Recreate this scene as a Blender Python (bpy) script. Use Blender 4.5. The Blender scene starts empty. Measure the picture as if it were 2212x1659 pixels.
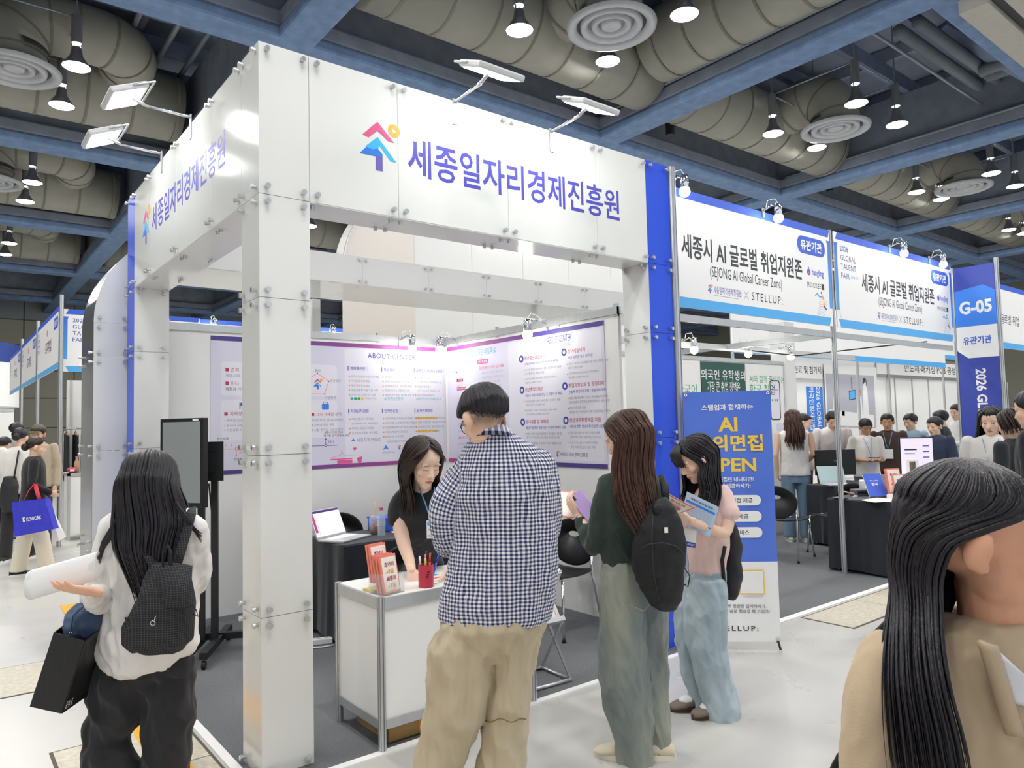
import bpy, bmesh, math, random
import numpy as np
from mathutils import Vector, Matrix, Euler, noise as mnoise
R = math.radians
random.seed(7)
SC = bpy.context.scene
COL = SC.collection
# ---------------------------------------------------------------- camera
CAM_POS = Vector((-1.1815, -3.3794, 1.58))
YAW, PITCH, ROLL = 0.67014, 0.0553875, -0.02336
def cam_axes():
    f = Vector((math.sin(YAW)*math.cos(PITCH), math.cos(YAW)*math.cos(PITCH), math.sin(PITCH)))
    r = Vector((math.cos(YAW), -math.sin(YAW), 0)); u = r.cross(f)
    return f, r*math.cos(ROLL)+u*math.sin(ROLL), u*math.cos(ROLL)-r*math.sin(ROLL)
_f, _r, _u = cam_axes()
cd = bpy.data.cameras.new('camera'); cd.sensor_width = 36; cd.lens = 25.608; cd.clip_start = 0.05; cd.clip_end = 200
camera = bpy.data.objects.new('camera', cd); COL.objects.link(camera)
camera.matrix_world = Matrix(((_r.x, _u.x, -_f.x, CAM_POS.x), (_r.y, _u.y, -_f.y, CAM_POS.y), (_r.z, _u.z, -_f.z, CAM_POS.z), (0, 0, 0, 1)))
SC.camera = camera
# ---------------------------------------------------------------- world and exposure
world = bpy.data.worlds.new('ambient_fill'); SC.world = world; world.use_nodes = True
WB = world.node_tree.nodes['Background']; WB.inputs[0].default_value = (0.93, 0.96, 1.0, 1); WB.inputs[1].default_value = 0.95  # even fill light added from outside, entering where no wall is built
SC.view_settings.view_transform = 'Standard'; SC.view_settings.look = 'None'
SC.view_settings.exposure = 0.0; SC.view_settings.gamma = 1.0; SC.view_settings.use_curve_mapping = False
LAMP_W = 175.0
FLOOD_W = 25.0
BULB_W = 65.0          # emission of the spot bulbs
cy = SC.cycles
cy.max_bounces = 6; cy.diffuse_bounces = 3; cy.glossy_bounces = 3; cy.transmission_bounces = 5; cy.transparent_max_bounces = 6; cy.caustics_reflective = False; cy.caustics_refractive = False; cy.sample_clamp_indirect = 5.0; cy.use_light_tree = False; cy.use_adaptive_sampling = True; cy.adaptive_threshold = 0.1
# ---------------------------------------------------------------- materials
MATS = {}
def srgb(c):
    if isinstance(c, str):
        c = c.lstrip('#'); c = [int(c[i:i+2], 16)/255 for i in (0, 2, 4)]
    return tuple((x/12.92 if x <= 0.04045 else ((x+0.055)/1.055)**2.4) for x in c[:3])
def mat(name, col='#ffffff', rough=0.5, metal=0.0, spec=0.5, coat=0.0, emit=0.0, alpha=1.0, trans=0.0, var=0.0, vscale=8.0, vstretch=(1, 1, 1), bump=0.0, bscale=60.0, bstretch=(1, 1, 1), sheen=0.0, ior=1.45, coords='Object', var2=None, aniso=0.0):
    if name in MATS: return MATS[name]
    m = bpy.data.materials.new(name); m.use_nodes = True; MATS[name] = m
    nt = m.node_tree; b = nt.nodes['Principled BSDF']; c = srgb(col)
    b.inputs['Base Color'].default_value = (*c, 1); b.inputs['Roughness'].default_value = rough
    b.inputs['Metallic'].default_value = metal; b.inputs['Specular IOR Level'].default_value = spec
    b.inputs['Coat Weight'].default_value = coat; b.inputs['Coat Roughness'].default_value = 0.06
    b.inputs['Alpha'].default_value = alpha; b.inputs['Transmission Weight'].default_value = trans; b.inputs['IOR'].default_value = ior
    b.inputs['Sheen Weight'].default_value = sheen
    if aniso: b.inputs['Anisotropic'].default_value = aniso
    if emit:
        b.inputs['Emission Color'].default_value = (*c, 1); b.inputs['Emission Strength'].default_value = emit
    def noisenode(scale, stretch, detail=4):
        tc = nt.nodes.new('ShaderNodeTexCoord'); mp = nt.nodes.new('ShaderNodeMapping'); n = nt.nodes.new('ShaderNodeTexNoise')
        mp.inputs['Scale'].default_value = stretch; n.inputs['Scale'].default_value = scale; n.inputs['Detail'].default_value = detail
        nt.links.new(tc.outputs[coords], mp.inputs['Vector']); nt.links.new(mp.outputs[0], n.inputs['Vector'])
        return n
    if var or var2:
        n = noisenode(vscale, vstretch); rp = nt.nodes.new('ShaderNodeValToRGB')
        lo = srgb(var2) if var2 else tuple(x*(1-var) for x in c); hi = c if var2 else tuple(min(1, x*(1+var*0.6)) for x in c)
        rp.color_ramp.elements[0].position = 0.3; rp.color_ramp.elements[1].position = 0.7
        rp.color_ramp.elements[0].color = (*lo, 1); rp.color_ramp.elements[1].color = (*hi, 1)
        nt.links.new(n.outputs['Fac'], rp.inputs[0]); nt.links.new(rp.outputs[0], b.inputs['Base Color'])
    if bump:
        n = noisenode(bscale, bstretch, 3); bp = nt.nodes.new('ShaderNodeBump'); bp.inputs['Strength'].default_value = bump; bp.inputs['Distance'].default_value = 0.01
        nt.links.new(n.outputs['Fac'], bp.inputs['Height']); nt.links.new(bp.outputs[0], b.inputs['Normal'])
    return m
def attr_mat(name, attr, rough=0.5, spec=0.4, bump=0.0, bscale=60, sheen=0.0):
    """material whose colour comes from a painted colour attribute"""
    if name in MATS: return MATS[name]
    m = mat(name, '#ffffff', rough, spec=spec, bump=bump, bscale=bscale, sheen=sheen); nt = m.node_tree
    a = nt.nodes.new('ShaderNodeAttribute'); a.attribute_name = attr
    nt.links.new(a.outputs['Color'], nt.nodes['Principled BSDF'].inputs['Base Color'])
    return m
# ---------------------------------------------------------------- object helpers
def link(name, data, parent=None):
    o = bpy.data.objects.new(name, data); COL.objects.link(o)
    if parent: o.parent = parent
    return o
def tag(o, label=None, cat=None, group=None, kind=None):
    if label: o['label'] = label
    if cat: o['category'] = cat
    if group: o['group'] = group
    if kind: o['kind'] = kind
    return o
def thing(name, label, cat, loc=(0, 0, 0), rz=0.0, group=None, rot=None, mtx=None):
    o = bpy.data.objects.new(name, None); COL.objects.link(o); o.empty_display_size = 0.1
    if mtx is not None: o.matrix_world = mtx
    else:
        o.location = loc; o.rotation_euler = rot if rot else (0, 0, rz)
    return tag(o, label, cat, group)
def copy_tree(o, parent=None):
    c = o.copy(); COL.objects.link(c); c.parent = parent
    for ch in list(o.children): copy_tree(ch, c)
    return c
class MB:
    def __init__(s): s.v = []; s.f = []
    def add(s, v, f):
        n = len(s.v); s.v += [tuple(p) for p in v]; s.f += [tuple(i+n for i in q) for q in f]; return s
    def box(s, x0, x1, y0, y1, z0, z1, M=None):
        v = [(x, y, z) for z in (z0, z1) for y in (y0, y1) for x in (x0, x1)]
        if M is not None: v = [M @ Vector(p) for p in v]
        return s.add(v, [(0, 2, 3, 1), (4, 5, 7, 6), (0, 1, 5, 4), (2, 6, 7, 3), (0, 4, 6, 2), (1, 3, 7, 5)])
    def bar(s, p0, p1, w, h=None, up=(0, 0, 1)):
        p0 = Vector(p0); p1 = Vector(p1); d = (p1-p0); L = d.length; d.normalize(); up = Vector(up)
        if abs(d.dot(up)) > 0.99: up = Vector((1, 0, 0))
        sx = d.cross(up).normalized(); sz = sx.cross(d); h = h or w
        M = Matrix(((sx.x, d.x, sz.x, p0.x), (sx.y, d.y, sz.y, p0.y), (sx.z, d.z, sz.z, p0.z), (0, 0, 0, 1)))
        return s.box(-w/2, w/2, 0, L, -h/2, h/2, M)
    def tube(s, path, rad, n=10, caps=True, closed=False, up=None, flat=1.0):
        P = [Vector(p) for p in path]; m = len(P)
        if not hasattr(rad, '__len__'): rad = [rad]*m
        prev = Vector(up) if up else None; rings = []
        for i in range(m):
            a = P[(i-1) % m] if (i > 0 or closed) else P[0]; b = P[(i+1) % m] if (i < m-1 or closed) else P[-1]
            t = (b-a)
            t = t.normalized() if t.length > 1e-9 else Vector((0, 0, 1))
            if prev is None:
                prev = Vector((0, 0, 1)) if abs(t.z) < 0.9 else Vector((1, 0, 0))
            sd = t.cross(prev)
            if sd.length < 1e-6: sd = t.cross(Vector((1, 0.3, 0.2)))
            sd.normalize(); prev = sd.cross(t).normalized()
            rr = rad[i]; rx, ry = rr if hasattr(rr, '__len__') else (rr, rr*flat)
            rings.append([P[i]+sd*(math.cos(2*math.pi*k/n)*rx)+prev*(math.sin(2*math.pi*k/n)*ry) for k in range(n)])
        v = [p for rg in rings for p in rg]; f = []
        for i in range(m if closed else m-1):
            j = (i+1) % m
            for k in range(n): f.append((i*n+k, i*n+(k+1) % n, j*n+(k+1) % n, j*n+k))
        if caps and not closed:
            f.append(tuple(range(n-1, -1, -1))); f.append(tuple((m-1)*n+k for k in range(n)))
        return s.add(v, f)
    def cyl(s, p0, p1, r0, r1=None, n=16, caps=True): return s.tube([p0, p1], [r0, r0 if r1 is None else r1], n, caps)
    def lathe(s, prof, n=24, c=(0, 0, 0), axis='z', caps=False):
        v = []; f = []; m = len(prof)
        for r, z in prof:
            for k in range(n):
                a = 2*math.pi*k/n; p = (r*math.cos(a), r*math.sin(a), z)
                if axis == 'y': p = (p[0], p[2], -p[1])
                if axis == 'x': p = (p[2], p[0], p[1])
                v.append((p[0]+c[0], p[1]+c[1], p[2]+c[2]))
        for i in range(m-1):
            for k in range(n): f.append((i*n+k, i*n+(k+1) % n, (i+1)*n+(k+1) % n, (i+1)*n+k))
        if caps: f.append(tuple(range(n-1, -1, -1))); f.append(tuple((m-1)*n+k for k in range(n)))
        return s.add(v, f)
    def ell(s, c, r, n=16, m=10, M=None):
        v = []; f = []; c = Vector(c)
        for i in range(m+1):
            th = math.pi*i/m
            for k in range(n):
                a = 2*math.pi*k/n
                p = Vector((r[0]*math.sin(th)*math.cos(a), r[1]*math.sin(th)*math.sin(a), r[2]*math.cos(th)))
                v.append((M @ p if M is not None else p)+c)
        for i in range(m):
            for k in range(n): f.append((i*n+k, (i+1)*n+k, (i+1)*n+(k+1) % n, i*n+(k+1) % n))
        return s.add(v, f)
    def poly(s, pts, d=0.002, axis='y', o=0.0):
        """extruded outline: pts are (u, v); axis 'y' puts u on x, v on z, thickness d towards -y from plane y=o; 'z' lies flat, rising to o+d"""
        n = len(pts)
        if axis == 'y': a = [(u, o, w) for u, w in pts]; b = [(u, o-d, w) for u, w in pts]
        else: a = [(u, w, o) for u, w in pts]; b = [(u, w, o+d) for u, w in pts]
        f = [tuple(range(n-1, -1, -1)), tuple(range(n, 2*n))] + [(i, (i+1) % n, n+(i+1) % n, n+i) for i in range(n)]
        if axis == 'y': f = [tuple(q) for q in f]
        return s.add(a+b, f)
    def grid(s, fn, nu, nv, closeu=False):
        v = [fn(i/(nu if closeu else nu-1), j/(nv-1)) for j in range(nv) for i in range(nu)]; f = []
        for j in range(nv-1):
            for i in range(nu if closeu else nu-1):
                i2 = (i+1) % nu; f.append((j*nu+i, j*nu+i2, (j+1)*nu+i2, (j+1)*nu+i))
        return s.add(v, f)
    def xf(s, M): s.v = [tuple(M @ Vector(p)) for p in s.v]; return s
    def mesh(s, name, m=None, smooth=False, fix=True):
        me = bpy.data.meshes.new(name); me.from_pydata(s.v, [], s.f); me.update()
        if fix and len(s.f) < 60000:
            bm = bmesh.new(); bm.from_mesh(me); bmesh.ops.recalc_face_normals(bm, faces=bm.faces); bm.to_mesh(me); bm.free()
        if m: me.materials.append(m)
        if smooth: me.polygons.foreach_set('use_smooth', [True]*len(me.polygons))
        return me
    def build(s, name, m, parent=None, smooth=False, bevel=0.0, seg=2, auto=False, fix=True):
        o = link(name, s.mesh(name, m, smooth or auto, fix), parent)
        if bevel:
            b = o.modifiers.new('bevel', 'BEVEL'); b.width = bevel; b.segments = seg; b.limit_method = 'ANGLE'; b.angle_limit = R(35)
        if auto:
            e = o.modifiers.new('edges', 'EDGE_SPLIT'); e.split_angle = R(35)
        return o
def boxpart(name, m, parent, x0, x1, y0, y1, z0, z1, bevel=0.0): return MB().box(x0, x1, y0, y1, z0, z1).build(name, m, parent, bevel=bevel)
def rrect(x0, x1, z0, z1, r, n=6):
    p = []
    r = min(r, (x1-x0)/2, (z1-z0)/2)
    for cx, cz, a in ((x1-r, z0+r, -90), (x1-r, z1-r, 0), (x0+r, z1-r, 90), (x0+r, z0+r, 180)):
        for k in range(n+1):
            t = R(a+90*k/n); p.append((cx+r*math.cos(t), cz+r*math.sin(t)))
    return p
def circ(cx, cz, r, n=20): return [(cx+r*math.cos(2*math.pi*k/n), cz+r*math.sin(2*math.pi*k/n)) for k in range(n)]
def frame_mtx(origin, xdir, up=(0, 0, 1)):
    """x along xdir, z up, -y the outward (reading) side"""
    x = Vector(xdir).normalized(); z = Vector(up).normalized(); y = z.cross(x)
    return Matrix(((x.x, y.x, z.x, origin[0]), (x.y, y.y, z.y, origin[1]), (x.z, y.z, z.z, origin[2]), (0, 0, 0, 1)))
# ---------------------------------------------------------------- evaluated meshes (text, remesh) in a scratch scene
TMP = bpy.data.scenes.new('scratch')
def evaluated(o):
    TMP.collection.objects.link(o)
    with bpy.context.temp_override(scene=TMP, view_layer=TMP.view_layers[0]):
        dg = bpy.context.evaluated_depsgraph_get(); dg.update()
    me = bpy.data.meshes.new_from_object(o.evaluated_get(dg)); TMP.collection.objects.unlink(o)
    return me
TCACHE = {}
# every hangul syllable costs time to load: fine print borrows from the syllables that the big signs use
KEEP = set('세종일자리경제진흥원시글로벌취업지존유관기청년의내스텔과함께하는모면접외국인학생가장큰벽은실무한어입니다반도체패키징공정료및첨와준비력강화대여')
KL = sorted(KEEP)
def borrow(txt): return ''.join(c if not ('가' <= c <= '힣') or c in KEEP else KL[ord(c) % len(KL)] for c in txt)
def glyphs(txt, bold=0.0, res=2, spacing=1.0):
    k = (txt, bold, res, spacing)
    if k not in TCACHE:
        cu = bpy.data.curves.new('t', 'FONT'); cu.body = txt; cu.size = 1; cu.offset = bold; cu.resolution_u = res; cu.space_character = spacing
        o = bpy.data.objects.new('t', cu); me = evaluated(o); bpy.data.objects.remove(o); bpy.data.curves.remove(cu)
        n = len(me.vertices); co = np.empty(n*3); me.vertices.foreach_get('co', co); co = co.reshape(-1, 3)[:, :2]
        fs = [tuple(p.vertices) for p in me.polygons]; bpy.data.meshes.remove(me)
        TCACHE[k] = (co, fs)
    return TCACHE[k]
def add_text(mb, txt, x, z, h=None, w=None, align='c', bold=0.0, o=0.0, spacing=1.0, shear=0.0, rot=0.0, capz=None):
    """writing on the plane y=o, letters about h high (or w wide), x/z the anchor at mid height"""
    co, fs = glyphs(borrow(txt), bold, 2, spacing)
    if len(co) == 0: return mb
    mn = co.min(0); mx = co.max(0); W, H = mx-mn
    sz = h/H if h else w/W
    sx = w/W if w else sz
    p = (co-mn)*[sx, sz]; w2 = W*sx; h2 = H*sz
    ax = {'c': w2/2, 'l': 0, 'r': w2}[align]
    p = p-[ax, h2/2]
    if shear: p[:, 0] += p[:, 1]*shear
    if rot:
        c, s_ = math.cos(rot), math.sin(rot); p = np.stack([p[:, 0]*c-p[:, 1]*s_, p[:, 0]*s_+p[:, 1]*c], 1)
    return mb.add([(a+x, o, b+z) for a, b in p], fs)
def text_part(name, m, parent, txt, x, z, **k): return add_text(MB(), txt, x, z, **k).build(name, m, parent, fix=False)
def poly_part(name, m, parent, pts, o, d=0.001): return MB().poly(pts, d, 'y', o).build(name, m, parent)
M = {}
M['panel'] = mat('gloss_white_panel', '#e6e7e4', 0.16, spec=0.5, coat=0.3, var=0.015, vscale=1.5)
M['panel_in'] = mat('gloss_white_return', '#e2e3e2', 0.16, spec=0.5, coat=0.2)
M['blue_panel'] = mat('gloss_blue_panel', '#2f57e0', 0.3, spec=0.4, var=0.04, vscale=2)
M['bolt'] = mat('standoff_metal', '#cfd2d4', 0.3, metal=0.85)
M['core'] = mat('dark_gap', '#3a3d40', 0.6)
M['alu'] = mat('aluminium', '#c9ccce', 0.35, metal=0.75, var=0.05, vscale=20, vstretch=(1, 1, .05))
M['alu_d'] = mat('groove_dark', '#7d8184', 0.45, metal=0.6)
M['chrome'] = mat('chrome', '#e4e6e8', 0.12, metal=1.0)
M['white'] = mat('white_print', '#f4f4f4', 0.5)
M['wallw'] = mat('white_partition', '#f7f7f5', 0.45, var=0.015, vscale=2, bump=0.02, bscale=200)
M['black'] = mat('black_plastic', '#17181b', 0.42)
M['blackm'] = mat('black_powder_coat', '#1d1f22', 0.5, var=0.1, vscale=30)
M['cloth_k'] = mat('black_tablecloth', '#1e222b', 0.85, sheen=0.3, var=0.12, vscale=40, bump=0.15, bscale=300)
M['navy'] = mat('print_navy', '#3a4aa8', 0.5)
M['ind'] = mat('print_indigo', '#4a4bb0', 0.45)
M['blue'] = mat('print_blue', '#3d63d6', 0.5)
M['sky'] = mat('print_sky_blue', '#58b2f2', 0.5)
M['mid'] = mat('print_mid_blue', '#3f86ea', 0.5)
M['ink'] = mat('print_ink', '#3c4043', 0.6)
M['grey'] = mat('print_grey', '#8d8f99', 0.6)
M['lgrey'] = mat('print_light_grey', '#b9bac6', 0.6)
M['crim'] = mat('print_crimson', '#b8365f', 0.55)
M['pink'] = mat('print_pink', '#e85f9b', 0.55)
M['orange'] = mat('print_orange', '#f5a53a', 0.55)
M['yellow'] = mat('print_yellow', '#f6cf52', 0.55)
M['green'] = mat('print_green', '#35a873', 0.55)
M['teal'] = mat('print_teal', '#3fb6cf', 0.55)
M['purple'] = mat('print_purple', '#5c3f95', 0.5)
M['coral'] = mat('print_coral', '#f08a74', 0.5)
M['cream'] = mat('print_cream', '#f7f1e8', 0.5)
M['lav'] = mat('poster_lavender', '#dcd9ee', 0.5, var2='#e6e4f3', vscale=.9)
M['lav2'] = mat('poster_pale', '#eceaf5', 0.5)
M['red'] = mat('red_plastic', '#c93a52', 0.35)
M['card'] = mat('cardboard', '#b08d5c', 0.8, var=0.1, vscale=10, vstretch=(1, 1, 6))
M['paper'] = mat('paper_white', '#f2f2f1', 0.6, var=0.01)
M['gold'] = mat('gold_tape', '#d89a2e', 0.4)
M['clear'] = mat('clear_acrylic', '#f4f8fa', 0.05, spec=0.6, alpha=0.16)
M['tapew'] = mat('white_edge_tape', '#f3f3f1', 0.5, var=0.04, vscale=6)
M['skin'] = None
# ================================================================ hall floor
def floor_material():
    m = bpy.data.materials.new('polished_concrete_floor'); m.use_nodes = True; nt = m.node_tree; b = nt.nodes['Principled BSDF']
    tc = nt.nodes.new('ShaderNodeTexCoord')
    def nz(scale, det=4, rough=0.5):
        n = nt.nodes.new('ShaderNodeTexNoise'); n.inputs['Scale'].default_value = scale; n.inputs['Detail'].default_value = det; n.inputs['Roughness'].default_value = rough
        nt.links.new(tc.outputs['Object'], n.inputs['Vector']); return n
    n1 = nz(0.7, 3); r1 = nt.nodes.new('ShaderNodeValToRGB')
    r1.color_ramp.elements[0].position = .32; r1.color_ramp.elements[1].position = .7
    r1.color_ramp.elements[0].color = (*srgb('#bdbcb8'), 1); r1.color_ramp.elements[1].color = (*srgb('#c8c6c0'), 1)
    n2 = nz(110, 4, .6); r2 = nt.nodes.new('ShaderNodeValToRGB')     # small scuffs
    r2.color_ramp.elements[0].position = .235; r2.color_ramp.elements[0].color = (.45, .42, .38, 1); r2.color_ramp.elements[1].position = .27; r2.color_ramp.elements[1].color = (1, 1, 1, 1)
    mx = nt.nodes.new('ShaderNodeMix'); mx.data_type = 'RGBA'; mx.blend_type = 'MULTIPLY'; mx.inputs['Factor'].default_value = .3
    nt.links.new(n1.outputs['Fac'], r1.inputs[0]); nt.links.new(n2.outputs['Fac'], r2.inputs[0])
    nt.links.new(r1.outputs[0], mx.inputs['A']); nt.links.new(r2.outputs[0], mx.inputs['B']); nt.links.new(mx.outputs['Result'], b.inputs['Base Color'])
    n3 = nz(3, 5); mr = nt.nodes.new('ShaderNodeMapRange'); mr.inputs['To Min'].default_value = .2; mr.inputs['To Max'].default_value = .4
    nt.links.new(n3.outputs['Fac'], mr.inputs['Value']); nt.links.new(mr.outputs['Result'], b.inputs['Roughness'])
    b.inputs['Specular IOR Level'].default_value = .4
    return m
FX0, FX1, FY0, FY1 = -16.5, 40.0, -12.0, 40.0
fl = boxpart('floor', floor_material(), None, FX0, FX1, FY0, FY1, -0.3, 0.0); tag(fl, kind='structure')
worn = mat('worn_plate', '#cfc9ba', 0.5, var2='#b9b09c', vscale=30, bump=0.15, bscale=80)
joint = mat('floor_joint', '#5d564a', 0.9)
yel = mat('yellow_floor_paint', '#f0a91c', 0.45, var=0.08, vscale=12)
def floor_flat(name, m, pts, z0=0.0, d=0.003): return MB().poly(pts, d, 'z', z0).build(name, m, fl)
# worn trench plates: each plate its own piece, dark joints between
def plates(x0, x1, y0, y1, nx, ny):
    floor_flat('joint_bed', joint, [(x0-.012, y0-.012), (x1+.012, y0-.012), (x1+.012, y1+.012), (x0-.012, y1+.012)], 0, .0015)
    for i in range(nx):
        for j in range(ny):
            a = x0+(x1-x0)*i/nx; b_ = x0+(x1-x0)*(i+1)/nx; c = y0+(y1-y0)*j/ny; d = y0+(y1-y0)*(j+1)/ny; g = .004
            floor_flat('cover_plate', worn, [(a+g, c+g), (b_-g, c+g), (b_-g, d-g), (a+g, d-g)], 0, .004)
plates(4.22, 6.72, -.60, -.19, 3, 1)
plates(-3.4, -0.52, 2.08, 2.76, 4, 1)
plates(-0.70, -0.10, -.70, 0.98, 1, 3)
# yellow lane line running away on the left
floor_flat('lane_line', yel, [(-.44, -3.2), (-.29, -3.2), (-.20, .4), (-.10, 4.6), (-.25, 4.6), (-.35, .4)], 0, .0055)
floor_flat('lane_line', yel, [(-.22, 5.4), (-.07, 5.4), (.06, 8.6), (-.08, 8.6)], 0, .0055)
# ================================================================ ceiling
deckm = mat('navy_roof_deck', '#959fb4', 0.8, var=0.12, vscale=1.2)
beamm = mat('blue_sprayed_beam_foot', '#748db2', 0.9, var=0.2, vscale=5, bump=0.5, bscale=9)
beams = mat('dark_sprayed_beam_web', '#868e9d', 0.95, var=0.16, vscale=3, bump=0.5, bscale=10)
brace = mat('dusty_blue_brace', '#7885a0', 0.9, var=0.15, vscale=4, bump=0.3, bscale=12)
ductm = mat('khaki_duct_wrap', '#9b9a91', 0.75, var=0.08, vscale=2.5, bump=0.12, bscale=14)
ductb = mat('duct_band', '#7d7b70', 0.8)
galv = mat('galvanised_conduit', '#8d95a0', 0.5, metal=0.4)
CEIL = boxpart('ceiling', deckm, None, FX0, FX1, FY0, FY1, 9.4, 9.6); tag(CEIL, kind='structure')
PX, PY = 6.45, 6.45
XB = [2.85+PX*i for i in range(-3, 6)]; YB = [0.35+PY*j for j in range(-2, 7)]
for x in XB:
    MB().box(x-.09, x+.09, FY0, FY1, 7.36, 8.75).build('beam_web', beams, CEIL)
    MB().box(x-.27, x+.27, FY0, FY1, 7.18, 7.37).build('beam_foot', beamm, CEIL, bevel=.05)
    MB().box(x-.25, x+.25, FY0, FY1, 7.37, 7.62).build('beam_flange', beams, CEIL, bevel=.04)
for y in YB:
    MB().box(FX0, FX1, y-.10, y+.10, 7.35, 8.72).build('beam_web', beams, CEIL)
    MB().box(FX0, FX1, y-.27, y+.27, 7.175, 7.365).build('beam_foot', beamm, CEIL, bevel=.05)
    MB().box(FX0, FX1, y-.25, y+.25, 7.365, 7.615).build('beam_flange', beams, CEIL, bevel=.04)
# secondary joists and deck ribs
for y in [FY0+1.3+1.29*k for k in range(40)]:
    if all(abs(y-b) > .3 for b in YB): MB().box(FX0, FX1, y-.07, y+.07, 8.75, 9.05).build('joist', brace, CEIL)
for x in [FX0+1.0+2.15*k for k in range(26)]:
    MB().box(x-.05, x+.05, FY0, FY1, 9.1, 9.38).build('deck_rib', deckm, CEIL)
# diagonal braces in the bays
for i in range(2, 7):
    for j in range(1, 6):
        x0 = XB[i]; y0 = YB[j]
        MB().bar((x0+.3, y0+5.9, 7.75), (x0+2.6, y0+4.3, 8.9), .32, .16).build('diagonal_brace', brace, CEIL)
        MB().bar((x0+6.1, y0+.4, 7.75), (x0+4.3, y0+1.6, 8.9), .32, .16).build('diagonal_brace', brace, CEIL)
# pipes and conduits
def pipe(pts, r, m=galv, name='conduit'): return MB().tube(pts, r, 8).build(name, m, CEIL, smooth=True)
pipem = mat('grey_pipe_lagging', '#747d86', 0.6, var=0.06)
for dy in (0, .33):
    pipe([(12.0, 1.75+dy, 8.35), (22.5, 1.75+dy, 8.35)], .11, pipem, 'pipe')
for dx in (0, .36):
    pipe([(14.6+dx, 1.7, 8.2), (14.6+dx, -4.0, 8.2)], .12, pipem, 'pipe')
for k, y in enumerate((5.9, 5.62)):
    pipe([(3.2, y, 7.95), (40, y, 7.95)], .05, galv)
for y in (12.35, 18.8, 25.2): pipe([(-12, y, 7.7), (30, y, 7.7)], .05)
for x in (9.0, 15.5): pipe([(x, -6, 7.62), (x, 6.4, 7.62)], .03)
for y in (2.05, 8.4, 14.6, 20.9): pipe([(-12, y, 7.95), (36, y, 7.95)], .028)
for x in (1.4, 2.0, 2.5): pipe([(x, 7.2, 8.6), (x, 12.8, 8.6)], .05, galv)
for (x, y) in ((10.6, 6.05), (17, 6.05), (23.4, 6.05), (4.6, 9.4), (11.0, 9.4)):
    MB().cyl((x, y, 7.45), (x, y, 7.75), .09).build('speaker_can', M['blackm'], CEIL)
# operable wall track, upper right
trk = mat('beige_track', '#b4b1a8', 0.5, var=0.05)
MB().box(9.6, FX1, -0.05, .30, 6.98, 7.17).build('wall_track', trk, CEIL); MB().box(9.6, FX1, -.62, -.2, 6.98, 7.17).build('wall_track', trk, CEIL)
MB().box(9.6, FX1, -.19, -.06, 7.05, 7.17).build('track_slot', M['core'], CEIL)
# far walls
wallg = mat('grey_wall_panel', '#8a9194', 0.6, var=0.05, vscale=.6)
wallb = mat('grey_wall_band', '#a3a294', 0.65, var=0.05, vscale=.6)
WF = boxpart('wall_far', mat('wall_joint', '#5d6468', .8), None, FX0, FX1, 36.0, 36.3, 0, 9.4); tag(WF, kind='structure')
pm = {}
zrows = [(0.05, 1.9, wallb), (1.95, 3.25, wallb), (3.3, 4.5, wallb), (4.55, 5.65, wallg), (5.7, 6.8, wallb), (6.85, 7.9, wallg), (7.95, 9.3, deckm)]
for i in range(20):
    x = -6+1.98*i
    for z0, z1, m_ in zrows:
        k = (z0, m_.name)
        if k not in pm: pm[k] = MB().box(0, 1.93, -.04, 0, z0, z1).mesh('panel', m_)
        o = link('panel', pm[k], WF); o.location = (x, 36.0, 0)
WR = boxpart('wall_right', wallb, None, 39.7, 40.0, FY0, FY1, 0, 9.4); tag(WR, kind='structure')
WL = boxpart('wall_left', wallb, None, FX0-.3, FX0, FY0, FY1, 0, 9.4); tag(WL, kind='structure')
# ================================================================ air ducts and diffusers
def elbow(c0, d0, d1, r, n=7):
    """centre path from c0 heading d0, turning to d1 with bend radius r"""
    c0 = Vector(c0); d0 = Vector(d0); d1 = Vector(d1); cen = c0+d1*r; pts = []
    for k in range(n+1):
        a = math.pi/2*k/n; pts.append(cen-d1*(r*math.cos(a))+d0*(r*math.sin(a)))
    return pts
def duct(name, label, path, r, bands, root=None):
    if root is None: root = thing(name, label, 'air duct', path[0])
    o = Vector(root.location); loc = [Vector(p)-o for p in path]
    MB().tube(loc, r, 28).build('sleeve', ductm, root, smooth=True)
    ls = [0]
    for a, b in zip(loc, loc[1:]): ls.append(ls[-1]+(b-a).length)
    d = bands/2
    while d < ls[-1]:
        i = max(k for k in range(len(ls)) if ls[k] <= d); i = min(i, len(loc)-2); t = (d-ls[i])/(ls[i+1]-ls[i]); p = loc[i].lerp(loc[i+1], t); dr = (loc[i+1]-loc[i]).normalized()
        MB().tube([p-dr*.02, p+dr*.02], r+.012, 28, caps=False).build('band', ductb, root, smooth=True)
        d += bands
    return root
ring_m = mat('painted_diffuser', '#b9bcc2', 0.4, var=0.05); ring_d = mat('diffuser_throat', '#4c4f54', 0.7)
def diffuser(x, y, z, label):
    root = thing('ceiling_diffuser', label, 'air vent', (x, y, z), group='round ceiling air diffusers')
    MB().lathe([(.66, .02), (.65, -.03), (.60, -.05), (.52, -.01), (.50, .08)], 40).build('outer_ring', ring_m, root, smooth=True)
    MB().lathe([(.455, .05), (.45, -.015), (.42, -.03), (.36, .0), (.33, .08)], 36).build('cone', ring_m, root, smooth=True)
    MB().lathe([(.29, .06), (.285, -.005), (.26, -.02), (.21, .01), (.19, .08)], 32).build('cone', ring_m, root, smooth=True)
    MB().lathe([(.15, .07), (.145, .005), (.12, -.01), (.05, .0), (.001, .0)], 28).build('cone', ring_m, root, smooth=True)
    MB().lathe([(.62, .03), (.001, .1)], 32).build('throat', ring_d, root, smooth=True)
    return root
BAYX = ['first', 'second', 'third', 'fourth', 'fifth']
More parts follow.
